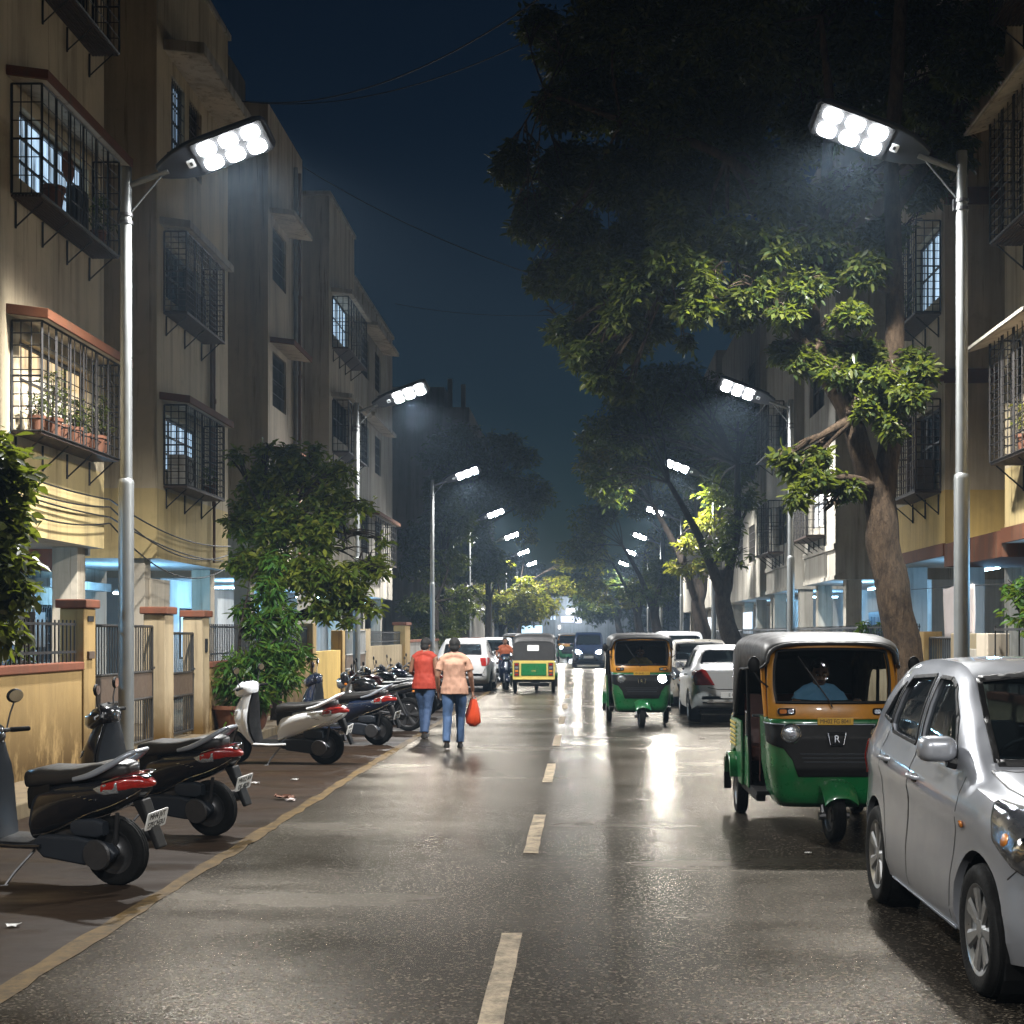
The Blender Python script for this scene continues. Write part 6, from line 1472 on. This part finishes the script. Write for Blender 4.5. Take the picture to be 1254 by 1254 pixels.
    MB().box(-.06,.06,-.45,.0,.20,.42).build('engine', M['dark_steel'], r, smooth=0, bevel=.03)
    MB().tube([(.10,-.15,.26),(.13,-.35,.25),(.14,-.50,.27),(.145,-.85,.34)],[.02,.035,.055,.05],14).build('exhaust', M['dark_steel'], r)
    MB().tube([(-.03,-.1,.40),(-.05,-.62,.24),],.02,8).tube([(-.02,-.62,.24),(-.08,-.70,.52)],.016,8).build('swing_arm', M['dark_steel'], r)
    h_ = math.tan(R(lean))
    MB().tube([(-.10,-.02,.24),(-.20,.08,.10),(-.265,.12,.012-.0)],.010,6).tube([(-.25,.10,.016),(-.29,.15,.016)],.012,6).build('side_stand', M['dark_steel'], r)
    return r
def th(dx, dy): return math.atan2(-dx, dy)
scooter((-3.83,10.12,0),th(-.955,.30),'black scooter with a number plate, nearest to the camera at the lower left','black_paint',('MH4 JVT','S7FCH3U'),steer=-.3)
scooter((-3.80,12.55,0),th(-.95,.31),'black scooter parked just behind the nearest one, silver grab rail','black_paint',('MH12 AV','DF 4820'),steer=.35)
scooter((-4.05,19.2,0),th(-.99,.14),'white scooter with black seat standing in the row','white_paint',('MH 01','CV 118'),badge='dark',rail='white_paint',steer=-.25)
scooter((-3.82,22.6,0),th(-.97,.24),'dark blue scooter behind the white one','navy_paint',('MH 03','AX 71'),steer=.3)

def motorbike(loc, rz, label, paint, plate='', steer=.3, lean=6, group='scooters and motorbikes parked on the left'):
    r = empty('motorbike', loc, rz, label, 'motorbike', group); r.rotation_euler = (0,R(-lean),rz); P = M[paint]
    wheel(r,(0,-.64,.30),.30,.095,spokes=6,rimmat='dark_steel',name='rear_wheel',rimr=.74)
    St = Matrix.Translation((0,.48,0)) @ Matrix.Rotation(steer,4,'Z') @ Matrix.Translation((0,-.48,0))
    fw = wheel(r,(0,0,.30),.30,.085,spokes=6,rimmat='dark_steel',name='front_wheel',rimr=.76)
    for o in [fw]+list(fw.children): o.data.transform(St @ Matrix.Translation((0,.66,0)))
    q = [[(t*.06,.66+.335*math.cos(a),.30+.335*math.sin(a)-.03*t*t) for t in (-1,-.6,0,.6,1)] for a in [R(20+115*k/10) for k in range(11)]]
    MB().loft(q,cap=False,closed=False).xf(St).build('front_mudguard', P, r, smooth=60, solid=.007)
    fk = MB()
    for sx in (-1,1): fk.tube([(sx*.08,.66,.30),(sx*.08,.53,.68),(sx*.085,.44,.93)],.019,8)
    fk.xf(St).build('front_fork', M['steel'], r)
    MB().lathe([(.001,.10),(.07,.09),(.098,.06),(.10,.03),(.085,-.04),(.04,-.08),(.001,-.08)],(0,.60,.86),'y',22,cap=False).xf(St).build('headlight', M['clear_lens'], r)
    MB().loft([[(a,y,z+b_) for a,b_ in rrect(w_,h_,.04,4)] for y,z,w_,h_ in ((.48,.92,.16,.16),(.56,.95,.24,.22),(.62,.96,.2,.14))]).xf(St).build('headlight_cowl', P, r, smooth=60)
    MB().tube(spline([(-.36,.28,.99),(-.30,.34,1.0),(-.14,.42,.96),(0,.44,.95),(.14,.42,.96),(.30,.34,1.0),(.36,.28,.99)],4),.013,8).xf(St).build('handlebar', M['dark_steel'], r)
    for sx in (-1,1):
        MB().tube([(sx*.29,.345,1.0),(sx*.37,.27,.99)],.019,8).xf(St).build('grip', M['rubber'], r)
        ms = MB().tube([(sx*.24,.38,1.0),(sx*.30,.40,1.12),(sx*.33,.39,1.17)],.007,6).xf(St).build('mirror_stem', M['dark_steel'], r)
        MB().ball((sx*.34,.39,1.20),.065,.018,.045,14,8).xf(St).build('mirror', M['plastic'], ms, smooth=70)
        MB().ball((sx*.17,.52,.86),.045,.03,.028,12,6).xf(St).build('front_indicator', M['amber_lens'], r)
        MB().ball((sx*.13,-.80,.74),.045,.03,.026,12,6).build('rear_indicator', M['amber_lens'], r)
        MB().loft([[(sx*(x)+a,y,.62+b_) for a,b_ in rrect(.02,h_,.01,3)] for y,h_,x in ((-.02,.10,.12),(-.15,.20,.13),(-.35,.18,.12),(-.5,.08,.10))]).build('side_panel', P, r, smooth=60)
    MB().loft([[(a,y,zc+b_) for a,b_ in rrect(w_,h_,min(w_,h_)*.42,6)] for y,zc,w_,h_ in ((.40,.80,.12,.12),(.34,.82,.24,.22),(.18,.83,.30,.26),(.02,.81,.26,.22),(-.08,.77,.16,.12))]).build('fuel_tank', P, r, smooth=60)
    MB().loft([[(a,y,zc+b_) for a,b_ in rrect(w_,h_,h_*.4,5)] for y,zc,w_,h_ in ((.0,.79,.16,.06),(-.15,.775,.24,.08),(-.40,.785,.26,.08),(-.62,.83,.22,.09),(-.76,.85,.16,.06))]).build('seat', M['vinyl'], r, smooth=60)
    MB().loft([[(a,y,zc+b_) for a,b_ in rrect(w_,h_,h_*.4,5)] for y,zc,w_,h_ in ((-.35,.70,.20,.12),(-.6,.745,.19,.12),(-.8,.80,.14,.09),(-.88,.815,.09,.05))]).build('tail_cowl', P, r, smooth=60)
    MB().loft([[(a,y,.79+b_) for a,b_ in rrect(w_,h_,.02,4)] for y,w_,h_ in ((-.80,.12,.07),(-.87,.12,.075),(-.895,.09,.05))]).build('tail_light', M['red_lens'], r, smooth=60)
    MB().tube(spline([(.13,-.45,.80),(.14,-.7,.86),(.08,-.90,.90),(-.08,-.90,.90),(-.14,-.7,.86),(-.13,-.45,.80)],4),.012,8).build('grab_rail', M['steel'], r)
    MB().prism([(-.74,.72),(-.86,.72),(-1.0,.50),(-1.03,.38),(-.99,.37),(-.93,.5)],'x',-.07,.07).build('rear_mudguard', M['plastic'], r, smooth=0, bevel=.01)
    Mp = frame((0,-.975,.585),(1,0,0),(0,-.45,1)); npz = MB().prism(rrect(.22,.12,.012,3),'z',-.004,.004).xf(Mp).build('number_plate', M['plate'], r, bevel=.002)
    if plate: text('lettering', plate, .05, M['ink'], npz, Mp @ Matrix.Translation((0,0,.0045)))
    MB().box(-.11,.11,-.16,.20,.30,.52).build('engine', M['dark_steel'], r, smooth=0, bevel=.04)
    cy = MB(); cy.tube([(0,.10,.48),(0,.20,.70)],.085,14)
    for k in range(6): cy.tube([(0,.10+.018*k,.50+.034*k),(0,.103+.018*k,.506+.034*k)],.115,14)
    cy.build('cylinder_head', M['steel'], r)
    MB().tube(spline([(.06,.24,.56),(.11,.32,.40),(.13,.15,.26),(.14,-.3,.27)],4),.022,8).tube([(.145,-.25,.27),(.15,-.4,.29),(.165,-.88,.42),(.165,-.90,.42)],[.03,.05,.052,.03],12).build('exhaust', M['chrome'], r)
    MB().tube([(0,.42,.88),(0,.25,.62),(0,.22,.36)],.025,8).tube([(0,.40,.84),(0,-.1,.70),(0,-.7,.74)],.022,8).build('frame', M['ink'], r)
    for sx in (-1,1): MB().tube([(sx*.09,-.14,.36),(sx*.09,-.64,.30)],.02,8).tube([(sx*.11,-.62,.32),(sx*.12,-.46,.72)],.024,8).build('swing_arm', M['dark_steel'], r)
    MB().tube([(-.10,-.02,.30),(-.21,.06,.12),(-.295,.08,.018)],.011,6).build('side_stand', M['dark_steel'], r)
    return r
motorbike((-3.75,25.8,0),th(-.97,.22),'black motorbike whose rear wheel shows beside the man in the red shirt','black_paint','MH 47')
motorbike((-3.95,27.9,0),th(-.98,.15),'maroon motorbike with chrome bars in the middle of the left row','maroon_paint','MH 02',steer=.5)
motorbike((-3.95,29.9,0),th(-.98,.18),'black motorbike with tilted mirrors beyond the maroon one','black_paint','MH 43',steer=.4)
motorbike((-4.0,32.4,0),th(-.97,.24),'dark blue motorbike beyond the tilted mirror one','navy_paint','MH 04',steer=.5)
motorbike((-3.9,34.6,0),th(-.97,.24),'black motorbike farthest along the left row, near the pale hatchback','black_paint','MH 11',steer=.3)
sc2 = scooter((-2.42,44.6,0),th(.12,-.99),'dark blue scooter standing nose on with a rider in orange on it','navy_paint',(),lean=0,steer=.1)
# ---------------------------------------------------------------- people
from mathutils import noise as mnoise
def remeshed(mb, name, mat, par, vox=.010, it=4, wrinkle=0, wf=11):
    o = mb.build(name, mat, par, smooth=0)
    m = o.modifiers.new('r','REMESH'); m.mode = 'VOXEL'; m.voxel_size = vox; m.use_smooth_shade = True
    m = o.modifiers.new('s','SMOOTH'); m.factor = .5; m.iterations = it
    bake(o, []); me = o.data
    if wrinkle:
        ns = [v.normal.copy() for v in me.vertices]
        for v, n in zip(me.vertices, ns):
            p = v.co; w_ = mnoise.noise(Vector((p.x*wf,p.y*wf,p.z*wf*.55)))+.5*mnoise.noise(Vector((p.x*wf*2.3,p.y*wf*2.3,p.z*wf*1.4)))
            v.co = p+n*w_*wrinkle
    me.polygons.foreach_set('use_smooth', [True]*len(me.polygons)); return o
def lerp3(a,b,t): return tuple(Vector(a).lerp(Vector(b),t))
def hand(mb, w, d, side, back, curl=.5):
    """palm and five fingers at wrist w, pointing along d; back = direction of the back of the hand"""
    d = Vector(d).normalized(); k = Vector(back); k = (k-d*k.dot(d)).normalized(); s = d.cross(k)*side; w = Vector(w)
    mb.loft([[w+d*t+s*a+k*b_ for a,b_ in rrect(wd,.030,.013,3)] for t,wd in ((-.01,.046),(.02,.062),(.06,.078),(.088,.074))])
    for i,(off,L) in enumerate(((-.029,.066),(-.010,.076),(.010,.071),(.028,.056))):
        p = w+d*.082+s*off; pts = [p]; a = 0
        for q in range(3):
            a += curl*(.5+.35*q); p = p+(d*math.cos(a)-k*math.sin(a))*L*(.42,.33,.25)[q]; pts.append(p)
        mb.tube(pts,[.0098,.0092,.0086,.0072],7)
    p = w+d*.025-s*.036; mb.tube([p,p-s*.022+d*.026-k*.008,p-s*.020+d*.052-k*.022,p-s*.008+d*.070-k*.03],[.013,.0115,.010,.008],7)
def person(loc, rz, label, J, shirt, trousers, shoe='shoe', group=None, face=False, vest=False):
    r = empty('person', loc, rz, label, 'person', group)
    b = MB(); V = Vector
    pel, spn, che, nek, hed = [V(J[k]) for k in ('pelvis','spine','chest','neck','head')]
    def torso(mb, e, b5=(.105,.115,.102,.112,.070)):
        sp = spline([pel-V((0,0,.10)),pel,spn,che,che+(nek-che)*.55],4); n = len(sp); rr = []
        for i in range(n):
            t = i/4; k = min(int(t),3); rr.append((b5[k]*(1-(t-k))+b5[k+1]*(t-k))+e)
        mb.tube(sp, rr, 18, flat=1.50)
    torso(b, -.012)
    b.tube([che+(nek-che)*.4,nek,nek+(hed-nek)*.5],[.07,.055,.052],14)
    up = (hed-nek).normalized(); fwd = V(J.get('face',(0,1,0))); fwd = (fwd-up*fwd.dot(up)).normalized(); rt = fwd.cross(up)
    Hm = Matrix(((rt.x,fwd.x,up.x),(rt.y,fwd.y,up.y),(rt.z,fwd.z,up.z)))
    b.ball(hed+up*.025,.075,.094,.098,18,12,Hm); b.ball(hed-up*.045+fwd*.022,.056,.068,.070,14,8,Hm)
    b.ball(hed-up*.02+fwd*.098,.013,.018,.022,8,6,Hm)
    for sx in (-1,1): b.ball(hed-up*.008+rt*sx*.077-fwd*.008,.012,.022,.033,8,6,Hm)
    for sd,sx in (('l',-1),('r',1)):
        sh,el,wr = V(J['sh'+sd]),V(J['el'+sd]),V(J['wr'+sd])
        b.tube([che+(sh-che)*.45,sh,sh.lerp(el,.3),el,el.lerp(wr,.3),wr],[.07,.060,.050,.040,.038,.027],12)
        b.ball(sh,.054); b.tube([nek+V((0,-.01,.01)),nek.lerp(sh,.55)+V((0,0,.012)),sh],[.05,.052,.05],12); d = (wr-el).normalized()
        hand(b, wr, J.get('hd'+sd, tuple(d)), sx, J.get('hb'+sd,(sx,0,0)), J.get('cu'+sd,.5))
        hp,kn,an = V(J['hi'+sd]),V(J['kn'+sd]),V(J['an'+sd])
        b.tube([hp,hp.lerp(kn,.4),kn,kn.lerp(an,.3),an],[.088,.076,.054,.054,.036],14)
        b.tube([an,an+V(J.get('toe',(0,.10,-.035)))],[.036,.028],10)
    remeshed(b,'body',M['skin'],r,.0065 if face else .008,3)
    # shirt
    s = MB(); torso(s,.006,(.136,.134,.112,.117,.072))
    for sd in 'lr':
        sh,el = V(J['sh'+sd]),V(J['el'+sd])
        if vest: s.tube([che+(sh-che)*.2,sh-(sh-che)*.15],[.09,.070],14)
        else: s.tube([che+(sh-che)*.35,sh,sh.lerp(el,.35),sh.lerp(el,.62)],[.085,.066,.060,.064],16)
    s.tube([che+(nek-che)*.45,nek-(nek-che)*.12],[.078,.066],14)
    for sd in 'lr': s.tube([nek+V((0,-.012,-.02)),nek.lerp(V(J['sh'+sd]),.55)+V((0,0,.008)),V(J['sh'+sd])],[.066,.066,.064],14)
    so = remeshed(s,'shirt',M[shirt],r,.011,2,.011,9)
    if not vest: MB().lathe([(.062,-.01),(.070,-.012),(.066,.022),(.058,.026)],(0,0,0),'z',20,cap=False).xf(Matrix.Translation(nek-(nek-che)*.08)).build('collar', M[shirt], so, smooth=60)
    t = MB()
    for sd in 'lr':
        hp,kn,an = V(J['hi'+sd]),V(J['kn'+sd]),V(J['an'+sd])
        t.tube([pel.lerp(hp,.5)+V((0,0,.0)),hp,hp.lerp(kn,.45),kn,kn.lerp(an,.4),an+(kn-an)*.03],[.098,.099,.090,.070,.064,.057],16)
    t.tube([pel-V((0,0,.10)),pel+V((0,0,.07))],[.098,.104],18,flat=1.42)
    remeshed(t,'trousers',M[trousers],r,.011,2,.010,10)
    for sd in 'lr':
        an = V(J['an'+sd]); f = V(J.get('toe',(0,.10,-.035))).normalized(); f.z = 0; f.normalize(); q = f.cross(V((0,0,1)))
        if J.get('shoes',True):
            zz = an.z-.075
            MB().loft([[an*1.0-V((0,0,an.z))+V((0,0,zz))+f*(y)+q*a*w_+V((0,0,h_)) for a,y in [(math.cos(x)*1,(.055+.13*math.sin(x)) if math.sin(x)>0 else (.055+.095*math.sin(x))) for x in [2*PI*k/20 for k in range(20)]]] for h_,w_ in ((.0,.040),(.012,.048),(.03,.046),(.055,.036),(.085,.020))]).build('shoe', M[shoe], r, smooth=50)
    hr = MB(); hr.ball(hed+up*.036-fwd*.012,.084,.100,.096,20,12,Hm); hr.ball(hed-up*.028-fwd*.038,.074,.060,.075,16,8,Hm)
    ho = remeshed(hr,'hair',M['hair'],r,.008,2,.006,30)
    if face:      # keep the hair off the face
        me = ho.data; bm = bmesh.new(); bm.from_mesh(me)
        dl = [v for v in bm.verts if (v.co-hed).dot(fwd) > .045 and (v.co-hed).dot(up) < .058]
        bmesh.ops.delete(bm, geom=dl, context='VERTS'); bm.to_mesh(me); bm.free()
        for sx in (-1,1):
            e = MB(); e.ball(hed+fwd*.083+rt*sx*.031+up*.004,.013,.010,.008,10,6,Hm); eo = e.build('eye', M['plate'], r, smooth=80)
            MB().ball(hed+fwd*.091+rt*sx*.031+up*.004,.006,.004,.006,8,6,Hm).build('iris', M['ink'], eo, smooth=80)
            MB().tube([hed+fwd*.088+rt*sx*.014+up*.026,hed+fwd*.090+rt*sx*.032+up*.032,hed+fwd*.080+rt*sx*.05+up*.026],[.003,.005,.003],6).build('eyebrow', M['hair'], r)
        MB().tube([hed+fwd*.080-rt*.025-up*.062,hed+fwd*.092-up*.058,hed+fwd*.080+rt*.025-up*.062],[.003,.007,.003],6).build('mouth', M['seat_maroon'], r)
        MB().tube([hed+fwd*.088-rt*.03-up*.045,hed+fwd*.099-up*.042,hed+fwd*.088+rt*.03-up*.045],[.003,.006,.003],6).build('moustache', M['hair'], r)
    return r
walk1 = dict(pelvis=(0,0,.93),spine=(0,.0,1.09),chest=(0,-.005,1.29),neck=(0,.0,1.445),head=(0,.02,1.565),
  shl=(-.195,-.01,1.335),ell=(-.255,-.05,1.10),wrl=(-.245,.03,.86),shr=(.195,-.01,1.335),elr=(.25,-.02,1.10),wrr=(.275,.06,.87),
  hdr=(0.02,.0,-1),hbr=(1,0,0),cur=.95,hil=(-.092,0,.89),knl=(-.105,-.03,.49),anl=(-.105,-.18,.105),hir=(.092,0,.89),knr=(.085,.09,.49),anr=(.075,.09,.085),hem=.13)
person((-1.94,21.6,0),0,'man in a peach polo shirt and blue jeans walking away with an orange bag',walk1,'peach','denim',group='two men walking away along the road edge',shoe='shoe')
walk2 = dict(pelvis=(0,0,.93),spine=(0,.01,1.09),chest=(0,.02,1.29),neck=(0,.03,1.445),head=(.01,.06,1.555),face=(.3,1,0),
  shl=(-.185,.02,1.335),ell=(-.235,.02,1.12),wrl=(-.17,.20,1.02),shr=(.185,.0,1.335),elr=(.22,-.04,1.11),wrr=(.20,.08,.90),
  hil=(-.088,0,.89),knl=(-.05,.10,.50),anl=(-.035,.06,.085),hir=(.088,0,.89),knr=(.06,-.01,.49),anr=(.05,-.16,.10),hem=.10)
person((-2.63,23.7,0),R(-8),'man in a red sleeveless top and dark jeans walking away beside the motorbikes',walk2,'red_cloth','denim_dark',group='two men walking away along the road edge',vest=True)
# the orange bag hanging from the first man's hand
bg_ = empty('shopping_bag',(-1.94+.28,21.66,0),0,'orange plastic shopping bag hanging from the hand of the man in peach','bag')
rings = []
for z,w_,d_ in ((.345,.02,.015),(.352,.06,.04),(.40,.112,.06),(.50,.118,.062),(.60,.098,.05),(.68,.072,.038),(.755,.045,.025)):
    rings.append([(w_*.95*math.cos(2*PI*k/24)*(1+.10*math.sin(3*k+z*20)), d_*math.sin(2*PI*k/24)*(1+.18*math.sin(4*k+z*14)), z+.01*math.sin(k*2.2)) for k in range(24)])
MB().loft(rings).build('sack', M['bag'], bg_, smooth=60)
for sx in (-1,1): MB().tube(spline([(sx*.05,.0,.745),(sx*.03,.01*sx,.79),(.0,.0,.815)],4),.010,6,flat=.4).build('handle', M['bag'], bg_)

def seated(z, y, hx, hy, hz, lean=.0):   # z seat height, hands at (hx,hy,hz)
    return dict(pelvis=(0,y,z+.10),spine=(0,y-.0+lean*.3,z+.27),chest=(0,y+lean*.7,z+.45),neck=(0,y+lean,z+.60),head=(0,y+lean+.03,z+.72),
      shl=(-.19,y+lean*.9,z+.49),ell=(-.27,y+lean+.12,z+.30),wrl=(-hx,hy,hz),shr=(.19,y+lean*.9,z+.49),elr=(.27,y+lean+.12,z+.30),wrr=(hx,hy,hz),
      hbl=(0,0,1),hbr=(0,0,1),hdl=(.1,1,-.1),hdr=(-.1,1,-.1),cul=.8,cur=.8,hil=(-.10,y+.02,z+.08),knl=(-.15,y+.43,z+.07),anl=(-.14,y+.42,z-.33),hir=(.10,y+.02,z+.08),knr=(.15,y+.43,z+.07),anr=(.14,y+.42,z-.33))
def driver(ra_, label, shirt):
    l = ra_.location; c = math.cos(ra_.rotation_euler.z)
    person((l.x,l.y,0),ra_.rotation_euler.z,label,seated(.68,.24,.27,.60,1.17,.02),shirt,'khaki',face=True,group='auto rickshaw drivers at the handlebar')
driver(ra,'driver in a light blue shirt sitting in the standing auto rickshaw','blue_cloth')
driver(rb,'driver in a khaki shirt in the auto rickshaw that is driving this way','khaki')
a_ = seated(.79,-.12,.26,.30,1.02,.06); a_.update(knl=(-.16,.22,.74),knr=(.16,.22,.74),anl=(-.13,.12,.37),anr=(.13,.12,.37))
person((-2.42,44.6,0),sc2.rotation_euler.z,'rider in an orange shirt on the dark scooter beside the parked pale hatchback',a_,'orange_cloth','denim_dark',face=True)

# ---------------------------------------------------------------- litter
def litter(p, s, mat, label, seed):
    rs = random.Random(seed); mb = MB(); q = []
    for i in range(6): q.append([(p[0]+(i-2.5)*s*.4+rs.uniform(-.3,.3)*s, p[1]+(j-2)*s*.35+rs.uniform(-.25,.25)*s, .006+rs.random()*s*.5) for j in range(5)])
    mb.loft(q,cap=False,closed=False); tag(mb.build('litter', M[mat], smooth=0, solid=.002), label, 'litter', 'litter on the ground')
def g_at(x,y): 
    Y = 1741*1.75/(y-776); return ((x-713)/1741*Y, Y)
litter(g_at(350,979),.10,'terracotta','crumpled brown packet on the muddy strip behind the white scooter','a'); litter(g_at(356,981),.05,'cloth_white','white scrap beside the crumpled brown packet',2)
litter(g_at(361,956),.04,'plate','small white scrap below the white scooter stand',3); litter(g_at(313,960),.04,'plate','white scrap between the black and white scooters',4)
litter(g_at(16,1135),.035,'plate','torn pale scrap on the muddy strip at the lower left',5); litter(g_at(989,1046),.025,'plate','tiny pale scrap on the road before the standing auto rickshaw',6)
litter(g_at(860,905),.05,'wood','dark scrap on the road behind the standing auto rickshaw',7)
